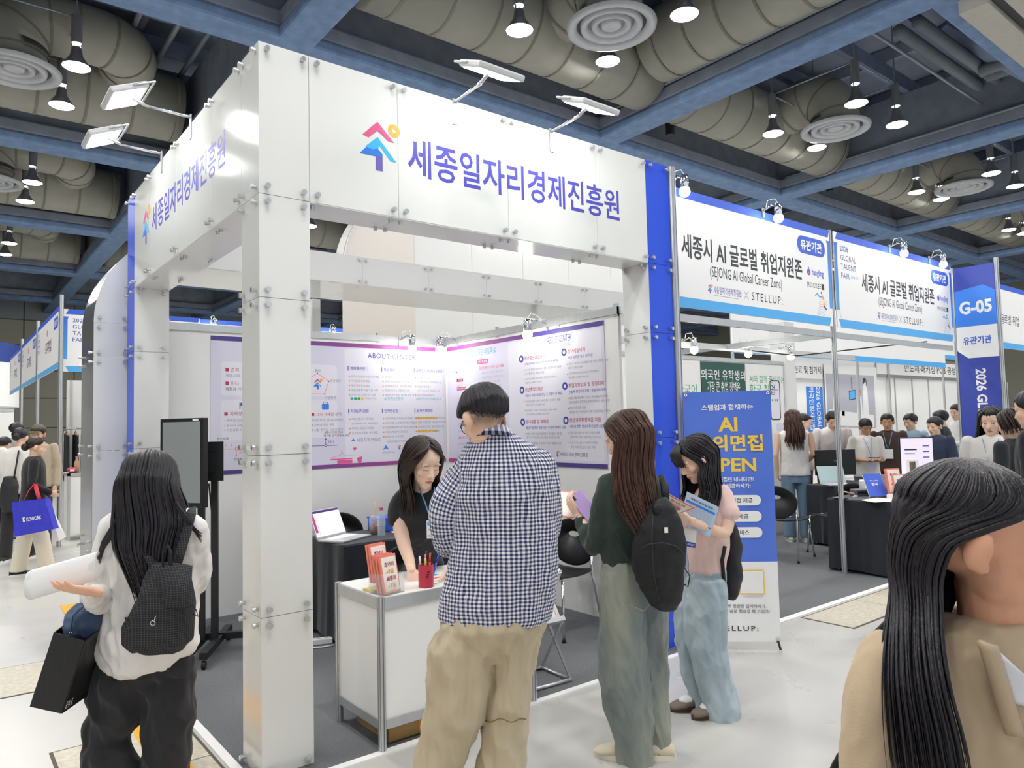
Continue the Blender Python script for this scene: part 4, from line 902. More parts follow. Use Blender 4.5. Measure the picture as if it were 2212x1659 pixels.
for k, (c, x, y, tx, ty, h_, l_) in enumerate((('#2b3fb0', -.022, .0, -.10, 0, .155, 'blue marker with white cap in the red cup'), ('#e8d53a', -.012, -.018, -.05, -.08, .145, 'yellow highlighter in the red cup'), ('#ef6fae', -.004, .0, .02, 0, .16, 'pink highlighter in the red cup'), ('#1c1c20', .008, .006, .03, .05, .175, 'black pen in the red cup'), ('#e0483c', .010, -.012, .06, 0, .165, 'black pen with red tip in the red cup'), ('#1c1c20', .018, .004, .12, 0, .165, 'second black pen leaning right in the red cup'), ('#2f49c8', .022, -.004, .38, 0, .16, 'blue pen leaning far right in the red cup'))):
    p = thing('pen', l_, 'pen', (.845+x, -.06+y, CZ+.008)); d = Vector((tx, ty, 1)).normalized()
    MB().tube([(0, 0, 0), d*h_*.72], .0055, 8).build('barrel', mat('pen_'+c, c, .35), p, smooth=True); MB().tube([d*h_*.72, d*h_], [.0062, .004], 8).build('cap', mat('pen_'+c, c, .35) if k not in (0,) else M['white'], p, smooth=True)
nt_ = thing('note_pad', 'yellow sticky note pad beside the brochure holder', 'note pad', (.61, .06, CZ), rz=R(20)); MB().box(-.045, .045, -.04, .04, 0, .012).build('pad', mat('note_yellow', '#ecd98a', .7), nt_); MB().box(-.045, .045, -.04, -.03, .0122, .0124).build('glue_edge', M['yellow'], nt_)
sh = thing('survey_sheet', 'teal printed survey sheet under clear film on the counter', 'sheet', (1.06, .10, CZ), rz=R(8)); MB().box(-.16, .16, -.11, .11, 0, .002).build('sheet', M['paper'], sh); MB().box(-.15, .0, .04, .10, .0021, .0026).build('print', M['teal'], sh); MB().box(-.14, .12, -.02, .0, .0021, .0026).build('print', M['pink'], sh); MB().box(-.14, .14, -.08, -.06, .0021, .0026).build('print', M['yellow'], sh)
# ================================================================ cloth-covered tables
def cloth_table(name, label, x0, x1, y0, y1, h, seed, m=None, hem=.03):
    r = thing(name, label, 'table', (x0, y0, .006)); W, D = x1-x0, y1-y0; rnd = random.Random(seed)
    MB().box(0.02, W-.02, .02, D-.02, h-.03, h-.004).build('tabletop', M['white'], r)
    for lx in (.06, W-.06):
        for ly in (.06, D-.06): MB().cyl((lx, ly, 0), (lx, ly, h-.03), .014, n=8).build('leg', M['chrome'], r)
    per = []; n = 40
    for k in range(n): per.append((W*k/n, 0, 0, -1))
    for k in range(n//2): per.append((W, D*k/(n//2), 1, 0))
    for k in range(n): per.append((W-W*k/n, D, 0, 1))
    for k in range(n//2): per.append((0, D-D*k/(n//2), -1, 0))
    rows = [(h, 0, 0), (h-.012, .012, 0), (h*.8, .016, .25), (h*.55, .02, .6), (h*.3, .026, .9), (hem, .032, 1.0)]
    ph = [rnd.uniform(0, 6.28) for _ in range(4)]
    v = []; f = []; N_ = len(per)
    for (z, off, amp) in rows:
        for k, (x, y, nx, ny) in enumerate(per):
            t = k/N_*6.283; w = (math.sin(13*t+ph[0])+.6*math.sin(23*t+ph[1])+.4*math.sin(37*t+ph[2]))*.011*amp
            v.append((x+nx*(off+w), y+ny*(off+w), z+(.008*math.sin(7*t) if z == hem else 0)))
    for i in range(len(rows)-1):
        for k in range(N_): f.append((i*N_+k, i*N_+(k+1) % N_, (i+1)*N_+(k+1) % N_, (i+1)*N_+k))
    f.append(tuple(range(N_)))
    MB().add(v, f).build('tablecloth', m or M['cloth_k'], r, auto=True); return r
cloth_table('cloth_table', 'table under a black cloth inside the booth behind the counter', 1.16, 2.35, 1.60, 2.20, .725, 3)
TZ = .006+.726
# ---- laptops
scr_w = mat('screen_white', '#f3eef6', .3, emit=.9); scr_d = mat('screen_dark', '#20262c', .08, coat=.5)
def laptop(label, x, y, z, rz, open_=R(112), w=.34, d=.235, lid=None, show=None, stickers=False):
    r = thing('laptop', label, 'laptop', (x, y, z), rz=rz); body = mat('laptop_silver', '#d9dadd', .35, metal=.4)
    MB().box(-w/2, w/2, -d/2, d/2, 0, .014).build('base', body, r, bevel=.004); MB().box(-w/2+.02, w/2-.02, -.01, d/2-.03, .0142, .0152).build('keyboard', M['white'], r); MB().box(-.05, .05, -d/2+.02, -.03, .0142, .0148).build('touchpad', mat('pad_grey', '#c8c9cd', .4), r)
    Mx = Matrix.Translation((0, d/2, .014)) @ Matrix.Rotation(-(open_-math.pi/2), 4, 'X')
    MB().box(-w/2, w/2, 0, .007, 0, .225, Mx).build('lid', lid or body, r, bevel=.002)
    s = MB().box(-w/2+.008, w/2-.008, -.0012, 0, .018, .218, Mx).build('screen', show or scr_w, r)
    if stickers:
        for k, (a, b, c) in enumerate(((-.08, .06, 'blue'), (-.02, .12, 'orange'), (-.10, .15, 'ink'), (.04, .05, 'yellow'))): MB().box(a, a+.03, .0071, .0082, b, b+.035, Mx).build('sticker', M[c], r)
    return r, Mx
lp, Mx = laptop('silver laptop with a purple and pink web page on the black table', 1.30, 1.86, TZ, R(28), w=.36)
for a, b, c, d, k in ((-.17, .17, .20, .218, 'purple'), (-.17, -.14, .05, .195, 'pink'), (-.13, -.125, .03, .19, 'lgrey'), (-.13, .16, .193, .196, 'lav')): MB().box(a, b, -.0018, -.0013, c, d, Mx).build('page_block', M[k], lp)
# ---- drinks
cu_ = thing('iced_coffee', 'clear plastic cup of iced coffee with a paper straw', 'drink', (1.57, 1.90, TZ)); clear2 = mat('thin_clear_plastic', '#eef3f6', .1, alpha=.28, spec=.6); coffee = mat('coffee', '#8a5a36', .2)
MB().lathe([(.0, .001), (.032, .001), (.042, .115)], 20).build('cup', clear2, cu_, smooth=True); MB().lathe([(.0, .003), (.030, .003), (.038, .075), (.0, .075)], 20).build('coffee', coffee, cu_, smooth=True); MB().lathe([(.043, .115), (.043, .12), (.03, .15), (.008, .155)], 20).build('lid', clear2, cu_, smooth=True); MB().tube([(0, 0, .02), (.012, 0, .26)], .005, 8).build('straw', mat('straw', '#d9a978', .6), cu_, smooth=True)
bt = thing('water_bottle', 'clear water bottle with a pink cap on the black table', 'bottle', (1.56, 1.76, TZ))
MB().lathe([(.0, .001), (.030, .001), (.032, .02), (.029, .03), (.032, .04), (.029, .05), (.032, .06), (.029, .07), (.032, .08), (.032, .15), (.02, .185), (.013, .195), (.013, .205)], 20).build('bottle', clear2, bt, smooth=True); MB().lathe([(.0, .004), (.026, .004), (.027, .10), (.0, .10)], 16).build('water', mat('water', '#dfe9ee', .05, alpha=.35), bt, smooth=True); MB().lathe([(.0, .225), (.016, .225), (.016, .205), (.0, .205)], 16).build('cap', M['pink'], bt); MB().lathe([(.0325, .085), (.0325, .13)], 20).build('label', mat('bottle_label', '#cfe0ee', .4, alpha=.8), bt)
bb = thing('blue_crate', 'bright blue plastic box at the back of the black table', 'box', (1.86, 2.05, TZ)); MB().box(-.22, .22, -.10, .10, 0, .11).build('tub', mat('crate_blue', '#2a63d8', .4), bb, bevel=.01); MB().box(-.225, .225, -.105, .105, .1, .115).build('rim', mat('crate_blue', '#2a63d8', .4), bb, bevel=.004)
tb = thing('tablet', 'dark tablet lying on the right of the black table', 'tablet', (1.80, 1.72, TZ), rz=R(10)); MB().box(-.11, .11, -.08, .08, 0, .009).build('body', M['black'], tb, bevel=.003); MB().box(-.1, .1, -.07, .07, .0091, .0096).build('screen', scr_d, tb)
pp = thing('paper_sheet', 'loose white paper on the black table', 'paper', (1.83, 1.90, TZ), rz=R(-15)); MB().box(-.1, .1, -.07, .07, 0, .002).build('sheet', M['paper'], pp); MB().box(-.08, .08, -.004, .0, .0021, .0024).build('print', M['lgrey'], pp)
# ---- power strip
ps = thing('power_strip', 'white power strip with a cable on the carpet by the cloth table', 'power strip', (1.02, 1.80, .006), rz=R(-20)); MB().box(-.13, .13, -.03, .03, 0, .04).build('case', M['white'], ps, bevel=.006)
for k in range(4): MB().cyl((-.09+.06*k, 0, .0395), (-.09+.06*k, 0, .0415), .018, n=12).build('outlet', mat('outlet', '#c9cacc', .5), ps)
MB().tube([(-.13, 0, .02), (-.2, -.05, .008), (-.1, -.10, .008), (.05, -.12, .008), (.13, -.10, .008)], .006, 6).build('cable', M['white'], ps, smooth=True)
# ---- shell chairs: black oval back with a slot, chrome legs
def shell_chair(label, x, y, rz, slot=True):
    r = thing('shell_chair', label, 'chair', (x, y, .006), rz=rz, group='black shell chairs with chrome legs')
    def seat(u, v):
        a = (u-.5)*2; b = v; return (a*.22*(1-.12*abs(2*b-1)**3), -.20+b*.42, .44+.02*a*a-.012*math.sin(math.pi*b)+.02*max(0, b-.8))
    o = MB().grid(seat, 14, 12).build('seat', M['black'], r, smooth=True); s = o.modifiers.new('solid', 'SOLIDIFY'); s.thickness = .012
    # oval backrest plate with a hand slot
    n = 32; v = []; f = []
    def bk(px, pz): return (px, .225+.05*(pz-.62)-.12*(px*px)/.05*.25+.02, pz)
    rings = [(1.0, 1.0), (.93, .93)]
    C0 = (0, .64); RX, RZ = .225, .185
    for q_, (ax, az) in enumerate(rings):
        for k in range(n):
            t = 2*math.pi*k/n; v.append(bk(C0[0]+RX*ax*math.cos(t), C0[1]+RZ*az*math.sin(t)))
    for k in range(n):
        t = 2*math.pi*k/n; v.append(bk(.055*math.cos(t), .70+.022*math.sin(t)))
    for i in range(2):
        for k in range(n): f.append((i*n+k, i*n+(k+1) % n, (i+1)*n+(k+1) % n, (i+1)*n+k))
    o = MB().add(v, f).build('backrest', M['black'], r, smooth=True); s = o.modifiers.new('solid', 'SOLIDIFY'); s.thickness = .014; s.offset = 0
    for sx in (-1, 1):
        MB().tube([(sx*.20, -.17, .43), (sx*.23, -.21, .01)], .011, 8).build('leg', M['chrome'], r, smooth=True)
        MB().tube([(sx*.20, .20, .55), (sx*.205, .19, .43), (sx*.23, .28, .01)], .011, 8).build('leg', M['chrome'], r, smooth=True)
        MB().cyl((sx*.23, -.21, 0), (sx*.23, -.21, .02), .015, n=10).build('foot', M['black'], r); MB().cyl((sx*.23, .28, 0), (sx*.23, .28, .02), .015, n=10).build('foot', M['black'], r)
    MB().tube([(-.20, -.17, .43), (.20, -.17, .43)], .010, 8).build('stretcher', M['chrome'], r, smooth=True)
    return r
shell_chair('black shell chair behind the table with the laptop', 1.66, 2.50, R(0))
shell_chair('black shell chair between the counter and the black table', 1.30, 1.05, R(172))
shell_chair('black shell chair by the right wall of the booth', 2.55, .85, R(-80))
# ---- zigzag brochure stand
zz_ = thing('brochure_stand', 'folding silver zigzag brochure stand at the right end of the counter', 'brochure stand', (1.72, .12, .006), rz=R(-4))
MB().tube([(-.15, -.13, .012), (.17, -.13, .012), (.17, .16, .012), (-.15, .16, .012)], .012, 8, closed=True).build('base', M['alu'], zz_, smooth=True)
for sx in (-.15, .17):
    MB().bar((sx, .16, .02), (sx, -.06, .34), .02, .006).build('strut', M['alu'], zz_); MB().bar((sx, -.13, .02), (sx, .10, .34), .02, .006).build('strut', M['alu_d'], zz_); MB().bar((sx, .10, .34), (sx, -.06, .66), .02, .006).build('strut', M['alu'], zz_)
for zc, yy in ((.34, -.06), (.62, -.03), (.92, -.03)):
    Mx = Matrix.Translation((0.01, yy, zc)) @ Matrix.Rotation(R(-35), 4, 'X')
    MB().box(-.165, .165, 0, .006, 0, .30, Mx).build('tray', M['alu'], zz_); MB().box(-.165, .165, -.04, 0, 0, .006, Mx).build('ledge', M['alu'], zz_); MB().box(-.165, .165, -.042, -.04, 0, .03, Mx).build('lip', M['alu'], zz_)
MB().bar((-.15, .12, .34), (-.15, .12, .95), .016, .006).build('strut', M['alu'], zz_); MB().bar((.17, .12, .34), (.17, .12, .95), .016, .006).build('strut', M['alu'], zz_)
for k, zc in enumerate((.34, .62)):
    booklet('youth_booklet', ('coral booklet on the lowest tray of the silver stand', 'coral booklet on the middle tray of the silver stand')[k], Matrix.Translation((1.75, .12+(-.06, -.03)[k]-.018, .006+zc+.012)) @ Matrix.Rotation(R(-4), 4, 'Z') @ Matrix.Rotation(R(-35), 4, 'X'), w=.20, h=.27, t=.01)
# ---- monitor on a rolling stand
ms = thing('display_stand', 'black rolling stand with a tall dark display inside the left opening', 'display stand', (.36, 2.10, .006), rz=R(-30))
for sx in (-.045, .045): MB().box(sx-.022, sx+.022, -.02, .02, .08, 1.42).build('post', M['blackm'], ms)
for sx in (-1, 1):
    MB().bar((sx*.06, .36, .09), (sx*.06, -.36, .09), .05, .045).build('foot', M['blackm'], ms)
    for yy in (-.34, .34):
        MB().cyl((sx*.06-.012, yy, .028), (sx*.06+.012, yy, .028), .028, n=14).build('caster', M['black'], ms)
MB().bar((-.34, .1, .10), (.34, .1, .10), .045, .045).build('cross_foot', M['blackm'], ms)
MB().box(-.11, .11, -.03, -.015, 1.22, 1.5).build('bracket', M['blackm'], ms); MB().box(-.06, .06, -.06, -.03, 1.28, 1.42).build('mount', M['blackm'], ms)
tv = Matrix.Translation((-.13, -.12, 1.36)) @ Matrix.Rotation(R(-28), 4, 'Z')
MB().box(-.19, .19, -.025, .025, -.31, .31, tv).build('display_body', M['black'], ms, bevel=.004); MB().box(-.165, .165, -.0265, -.0252, -.275, .285, tv).build('display_glass', mat('display_glass', '#8d9497', .04, spec=.8, coat=.6), ms); MB().box(.10, .15, -.0268, -.0262, .291, .303, tv).build('badge', M['white'], ms)
MB().tube([(0, .02, 1.2), (.03, .05, .8), (.02, .05, .3)], .006, 6).build('cable', M['black'], ms, smooth=True)
# ================================================================ X-banner by the blue column
xb = thing('banner_stand', 'tall blue AI mock interview banner with yellow lettering beside the blue column', 'banner', mtx=frame_mtx((2.94, -.11, 0), (1, -1, 0)))
BW = .595
bblue = mat('banner_blue', '#4a6fd6', .55, var2='#5f82e0', vscale=1.2)
def bsheet(a, b, m, name='sheet'): return MB().add([(x_, -.012*math.sin(math.pi*x_/BW)*1.0+(.004 if y_ else 0), z_) for y_ in (0, 1) for z_ in (a, b) for x_ in [BW*k/10 for k in range(11)]], [(i, i+1, i+12, i+11) for i in range(10)]+[(22+i+11, 22+i+12, 22+i+1, 22+i) for i in range(10)]).build(name, m, xb)
bsheet(.60, 1.775, bblue); bsheet(.06, .60, M['paper'])
P = Print(xb, -.0135)
P.t('스텔업과 함께하는', BW/2, 1.665, .042, 'white', 'c', bold=.02, w=.35)
P.t('AI', BW/2, 1.545, .098, 'yellow', 'c', bold=.03, w=.13); P.t('모의면접', BW/2, 1.415, .115, 'yellow', 'c', bold=.03, w=.46); P.t('OPEN', BW/2, 1.265, .095, 'yellow', 'c', bold=.03, w=.36)
P.t('AI 면접이 두렵다면?', BW/2+.02, 1.165, .032, 'white', 'c', bold=.02); P.t('지금 체험하세요!', BW/2+.02, 1.12, .032, 'white', 'c', bold=.02)
for k, t_ in enumerate(('실전 모의면접 체험', 'AI 피드백 제공', '1:1 맞춤 서비스')):
    z = 1.02-.11*k; P.p(rrect(.10, .50, z-.036, z+.036, .036, 8), 'paper', 1); P.o -= .0005; P.t(t_, .30, z, .034, 'ink', 'c', bold=.01); P.o += .0005
P.p(rrect(.33, .50, .38, .545, .012), 'yellow', 1); P.p(rrect(.338, .492, .388, .537, .004), 'paper', 2); P.t('외국인 유학생을 위한 한국어', .42, .365, .01, 'grey', 'c')
P.t('스캔하고 정보를 입력하세요.', BW/2+.04, .30, .026, 'ink', 'c'); P.t('이력서를 바로 받아볼 수 있어요!', BW/2+.04, .265, .026, 'ink', 'c'); P.t('STELLUP:', BW/2, .15, .034, 'ink', 'c', bold=.01, spacing=1.3, w=.3)
P.flush()
for x_ in (.018, BW-.018):
    for z_ in (1.757, .078): MB().lathe([(.004, 0), (.011, 0), (.011, .004), (.004, .004)], 14, c=(x_, -.008, z_), axis='y').build('grommet', M['chrome'], xb)
MB().tube([(.02, .02, 1.757), (BW/2, .06, .9), (BW-.02, .02, .05)], .005, 6).build('strut', M['blackm'], xb); MB().tube([(BW-.02, .02, 1.757), (BW/2, .06, .9), (.02, .02, .05)], .005, 6).build('strut', M['blackm'], xb)
MB().tube([(BW/2, .06, .9), (BW/2, .35, .01)], .006, 6).build('strut', M['blackm'], xb)
MB().tube([(BW-.02, .0, .07), (BW-.01, -.03, .012)], .008, 8).build('foot', M['blackm'], xb); MB().tube([(.02, .0, .07), (.01, -.03, .012)], .008, 8).build('foot', M['blackm'], xb)
# ================================================================ career zone furniture
cloth_table('cloth_table', 'front table of the career zone under a long black cloth', 6.10, 7.55, -.06, .58, .735, 5); T1 = .006+.736
cloth_table('cloth_table', 'rear table of the career zone under a black cloth with a monitor', 7.40, 8.30, 1.15, 1.55, .735, 8)
def monitor(label, x, y, z, rz, w, h, screen, back_txt=None, tilt=0):
    r = thing('monitor', label, 'monitor', (x, y, z), rz=rz)
    MB().box(-w/2, w/2, -.02, .02, .10, .10+h).build('body', M['black'], r, bevel=.004); MB().box(-w/2+.012, w/2-.012, -.0215, -.0202, .115, .10+h-.012).build('screen', screen, r)
    MB().box(-.03, .03, .0, .03, .0, .2).build('neck', M['black'], r); MB().box(-.11, .11, -.08, .08, 0, .012).build('foot', M['black'], r, bevel=.004)
    if back_txt: text_part('lettering', M['lgrey'], r, back_txt, 0, .10+h*.55, h=.03, o=-.0218)
    return r
monitor('black monitor seen from behind with a small logo in the career zone', 7.80, 1.38, T1, R(-35), .52, .32, M['black'], 'TG')
mr_ = monitor('upright monitor showing a form with a portrait at the right of the front table', 7.10, .10, T1, R(-50), .34, .50, mat('screen_lilac', '#cfc6e6', .3, emit=.7))
for a, b, c, d, k in ((-.12, .0, .46, .475, 'ink'), (-.12, -.02, .42, .43, 'lgrey'), (.06, .12, .50, .51, 'navy'), (.06, .12, .44, .45, 'navy'), (.06, .12, .38, .39, 'navy'), (-.11, .01, .20, .36, 'cream'), (-.08, -.02, .22, .34, 'ink')): MB().box(a, b, -.0232, -.0222, c, d).build('screen_block', M[k], mr_)
laptop('open laptop showing a grey page before the black monitor', 7.55, 1.22, T1, R(-35), show=mat('screen_grey', '#9fb3b5', .3, emit=.5))
laptop('silver laptop with stickers on its lid on the front table', 6.86, .33, T1, R(145), stickers=True)
bk = thing('blue_book', 'blue softcover book leaning on the front career table', 'book', mtx=lean(6.42, .20, T1+.012, R(-38), R(-32))); MB().box(-.09, .09, 0, .018, 0, .26).build('block', M['paper'], bk); MB().box(-.092, .092, -.002, 0, 0, .262).build('cover', M['blue'], bk); text_part('lettering', M['white'], bk, '한국', 0, .14, h=.035, bold=.03, o=-.0025); text_part('lettering', M['white'], bk, '취업 글로벌', 0, .18, h=.016, o=-.0025)
booklet('youth_booklet', 'coral youth booklet standing at the front of the career table', lean(6.42, -.04, T1, R(-30), R(-10)), w=.15, h=.25, t=.02)
booklet('youth_booklet', 'coral youth booklet standing behind another on the career table', lean(6.50, .06, T1+.05, R(-30), R(-10)), w=.15, h=.25, t=.03)
gx = thing('grey_device', 'grey tissue-box sized device on the front career table', 'box', (6.52, .42, T1), rz=R(-30)); MB().box(-.11, .11, -.06, .06, 0, .07).build('case', mat('device_grey', '#5d6168', .4), gx, bevel=.01); MB().box(-.09, .09, -.0605, -.06, .02, .05).build('front', M['black'], gx)
for k, (x, y, l_) in enumerate(((6.16, .05, 'white papers at the edge of the front career table'), (6.25, .12, 'second white sheet under the blue book'))): o = thing('paper_sheet', l_, 'paper', (x, y, T1+.001*k), rz=R(-30+25*k)); MB().box(-.15, .15, -.1, .1, 0, .001).build('sheet', M['paper'], o); MB().box(-.12, .12, -.004, .0, .0011, .0013).build('print', M['lgrey'], o)
cbx = thing('charging_cable', 'pink charging cable coiled on the front career table', 'cable', (6.33, .47, T1)); MB().tube([(.07*math.cos(t*.55), .05*math.sin(t*.55), .02+.035*abs(math.sin(t*.3))) for t in range(22)], .005, 6).build('cord', mat('cable_pink', '#d8a9a4', .5), cbx, smooth=True); MB().box(-.02, .05, -.07, -.05, 0, .015).build('plug', M['white'], cbx)
ph_ = thing('phone', 'black phone on the left edge of the front career table', 'phone', (6.12, .46, T1), rz=R(-20)); MB().box(-.04, .04, -.08, .08, 0, .008).build('body', M['black'], ph_, bevel=.003); MB().box(-.036, .036, -.075, .075, .0081, .0085).build('screen', scr_d, ph_)
pt = thing('card_terminal', 'white card terminal behind the stickered laptop', 'terminal', (7.05, .62, T1), rz=R(-40)); MB().box(-.06, .06, -.09, .09, 0, .12).build('case', M['white'], pt, bevel=.015); MB().box(-.045, .045, -.092, -.0895, .06, .10).build('screen', scr_d, pt); MB().box(-.04, .04, -.092, -.0895, .01, .05).build('keys', M['navy'], pt)
for k in range(3): o = thing('name_card_stack', ('clear box of name cards by the coral booklet', 'second clear box of name cards by the laptop', 'pink card box by the upright monitor')[k], 'card box', (6.40+.14*k, -.02+.05*k+.08, T1)); MB().box(-.05, .05, -.03, .03, 0, .04).build('box', (M['paper'], M['lgrey'], M['coral'])[k], o); MB().box(-.048, .048, -.028, .028, .04, .046).build('cards', M['white'], o)
shell_chair('black shell chair behind the front career table', 7.02, 1.00, R(165)); shell_chair('black shell chair left of the slim pole', 6.40, 1.25, R(100)); shell_chair('black shell chair beside the jeans woman', 6.75, 2.05, R(60))
# ================================================================ far-left booth furniture
lc = thing('white_counter', 'white aluminium-framed counter at the far left aisle', 'counter', (.40, 9.35, 0)); MB().box(0, 1.0, 0, .5, .10, .96).build('body', M['wallw'], lc)
for x_ in (0, 1.0): MB().box(x_-.02, x_+.02, -.02, .02, 0, 1.0).build('post', M['alu'], lc)
MB().box(-.02, 1.02, -.02, .52, .96, 1.0).build('top', M['alu'], lc)
b_ = thing('water_bottle', 'small drink bottle with a pink cap on the far left counter', 'bottle', (.52, 9.5, 1.0)); MB().lathe([(.0, 0), (.035, 0), (.035, .15), (.015, .2), (.015, .22)], 14).build('bottle', mat('tea', '#b89a7a', .2), b_, smooth=True); MB().lathe([(.018, .22), (.018, .25), (0, .25)], 12).build('cap', M['pink'], b_)
b_ = thing('red_package', 'small red package on the far left counter', 'package', (.45, 9.45, 1.0)); MB().ell((0, 0, .045), (.07, .05, .045), 12, 8).build('pack', M['red'], b_, smooth=True); MB().box(-.03, .03, -.051, -.045, .03, .06).build('label', M['white'], b_)
cr = thing('clothes_rail', 'chrome clothes rail at the far left booth', 'clothes rail', (.45, 10.4, 0)); MB().tube([(0, 0, 0), (0, 0, 1.6), (.06, 0, 1.68), (1.0, 0, 1.68), (1.06, 0, 1.6), (1.06, 0, 0)], .014, 8).build('rail', M['chrome'], cr, smooth=True)
for sx in (0, 1.06): MB().tube([(sx, -.25, .02), (sx, .25, .02)], .014, 8).build('foot', M['chrome'], cr)
for k, c in enumerate(('#23262b', '#1d2026', '#2c2f3a', '#7d2436', '#6f86a3', '#20242c', '#30323a')):
    g = thing('hanging_garment', 'dark jacket on the far clothes rail' if c not in ('#7d2436', '#6f86a3') else ('maroon garment on the far clothes rail' if c == '#7d2436' else 'pale blue shirt on the far clothes rail'), 'garment', (.50+.12*k, 10.4, 1.66), group='clothes on the far rail')
    MB().tube([(0, -.20, -.10), (0, 0, -.02), (0, .20, -.10)], .008, 6).build('hanger', mat('wood_hanger', '#a8794a', .5), g); MB().grid(lambda u_, v_: ((.03+.012*math.sin(9*u_*6.28+k))*math.cos(u_*6.283), (.16+.06*v_)*math.sin(u_*6.283), -.08-.75*v_), 18, 6, closeu=True).build('cloth', mat('garment_'+c, c, .9), g, smooth=True)
# ================================================================ figure building kit
CF = 1573.47
RH = Vector((math.cos(YAW), -math.sin(YAW), 0)); FH = Vector((math.sin(YAW), math.cos(YAW), 0))   # level axes across and along the aisle view
def W(px, py, d):
    """room point at photograph position px, py standing d metres into the hall"""
    return CAM_POS+_f*d+_r*((px-1106)*d/CF)-_u*((py-829.5)*d/CF)
def smooth_rand(n, seed): return random.Random(seed)
def ring_tube(mb, rings, n=22):
    """rings: (centre, axis_a, ra, axis_b, rb)"""
    v = []; f = []
    for c, a, ra, b, rb in rings:
        for k in range(n):
            t = 2*math.pi*k/n; v.append(Vector(c)+a*(ra*math.cos(t))+b*(rb*math.sin(t)))
    m = len(rings)
    for i in range(m-1):
        for k in range(n): f.append((i*n+k, i*n+(k+1) % n, (i+1)*n+(k+1) % n, (i+1)*n+k))
    f.append(tuple(range(n-1, -1, -1))); f.append(tuple((m-1)*n+k for k in range(n)))
    return mb.add(v, f)
def sil(mb, rows, d, ratio=.55, a=None, b=None):
    """stack of elliptical sections: (py, x_left, x_right, depth shift, thickness ratio)"""
    rg = []
    for r_ in rows:
        py, xl, xr = r_[:3]; dd = r_[3] if len(r_) > 3 else 0; rt = r_[4] if len(r_) > 4 else ratio
        c = W((xl+xr)/2, py, d+dd); h = (xr-xl)/2*(d+dd)/CF
        rg.append((c, a or RH, h, b or FH, h*rt))
    return ring_tube(mb, rg)
def limb(mb, pts, d, n=14):
    """tube through (px, py, depth shift, radius in px)"""
    P_ = [W(p[0], p[1], d+p[2]) for p in pts]; rr = [p[3]*(d+p[2])/CF for p in pts]
    # round the path
    Q = []; Rr = []
    for i in range(len(P_)-1):
        p0 = P_[max(0, i-1)]; p1 = P_[i]; p2 = P_[i+1]; p3 = P_[min(len(P_)-1, i+2)]
        for k in range(4):
            t = k/4; t2 = t*t; t3 = t2*t
            Q.append(.5*((2*p1)+(p2-p0)*t+(2*p0-5*p1+4*p2-p3)*t2+(3*p1-p0-3*p2+p3)*t3)); Rr.append(rr[i]*(1-t)+rr[i+1]*t)
    Q.append(P_[-1]); Rr.append(rr[-1])
    mb.tube(Q, Rr, n); mb.ell(Q[0], (Rr[0],)*3, 12, 8); mb.ell(Q[-1], (Rr[-1],)*3, 12, 8)
    return Q
def remesh(mb, vox, it=6):
    me = mb.mesh('tmp'); o = bpy.data.objects.new('tmp', me)
    m = o.modifiers.new('r', 'REMESH'); m.mode = 'VOXEL'; m.voxel_size = vox; m.use_smooth_shade = True
    if it: s = o.modifiers.new('s', 'SMOOTH'); s.iterations = it; s.factor = .5
    out = evaluated(o); bpy.data.objects.remove(o); bpy.data.meshes.remove(me)
    return out
def getco(me):
    n = len(me.vertices); co = np.empty(n*3, 'f'); me.vertices.foreach_get('co', co); return co.reshape(-1, 3)
def getno(me):
    n = len(me.vertices); no = np.empty(n*3, 'f'); me.vertex_normals.foreach_get('vector', no); return no.reshape(-1, 3)
def setco(me, co): me.vertices.foreach_set('co', co.astype('f').ravel()); me.update()
def wav(p, seed, oct=3):
    """cheap smooth noise from warped sines, about -1..1"""
    rs = np.random.RandomState(seed); v = np.zeros(len(p)); a = 1.0; tot = 0; fq = 1.0
    for o in range(oct):
        for k in range(3):
            d = rs.normal(size=3); d /= np.linalg.norm(d); e = rs.normal(size=3)
            v += a*np.sin(fq*(p@d)*6.28+rs.uniform(0, 6.28)+.9*np.sin(fq*(p@e)*3.1+rs.uniform(0, 6.28)))
            tot += a*.75
        a *= .55; fq *= 1.9
    return v/tot
def crumple(me, amp, freq=(3, 3, 1.5), seed=1, ridge=.5, org=(0, 0, 0)):
    """cloth folds: displacement along the normal, long ridges along the slow axis"""
    co = getco(me); no = getno(me); p = (co-np.array(org))*np.array(freq)
    a = wav(p, seed); b = 1-2*np.abs(wav(p*1.3+3.1, seed+5))
    setco(me, co+no*((a*(1-ridge)+b*ridge)*amp)[:, None])
def colour_attr(me, cols, name='col'):
    at_ = me.color_attributes.new(name, 'FLOAT_COLOR', 'POINT'); at_.data.foreach_set('color', np.concatenate([cols, np.ones((len(cols), 1))], 1).astype('f').ravel())
def vec_attr(me, vec, name):
    at_ = me.attributes.new(name, 'FLOAT_VECTOR', 'POINT'); at_.data.foreach_set('vector', vec.astype('f').ravel())
def as_object(name, me, m, parent, org):
    co = getco(me); setco(me, co-np.array(org, 'f')); me.materials.clear(); me.materials.append(m); me.name = name
    me.polygons.foreach_set('use_smooth', [True]*len(me.polygons))
    o = link(name, me, parent)
    if parent is None: o.location = org
    return o
SKIN_M = None
def skin_mat():
    global SKIN_M
    if SKIN_M is None:
        SKIN_M = attr_mat('skin', 'col', rough=.48, spec=.35); b = SKIN_M.node_tree.nodes['Principled BSDF']
        b.inputs['Subsurface Weight'].default_value = .0
    return SKIN_M
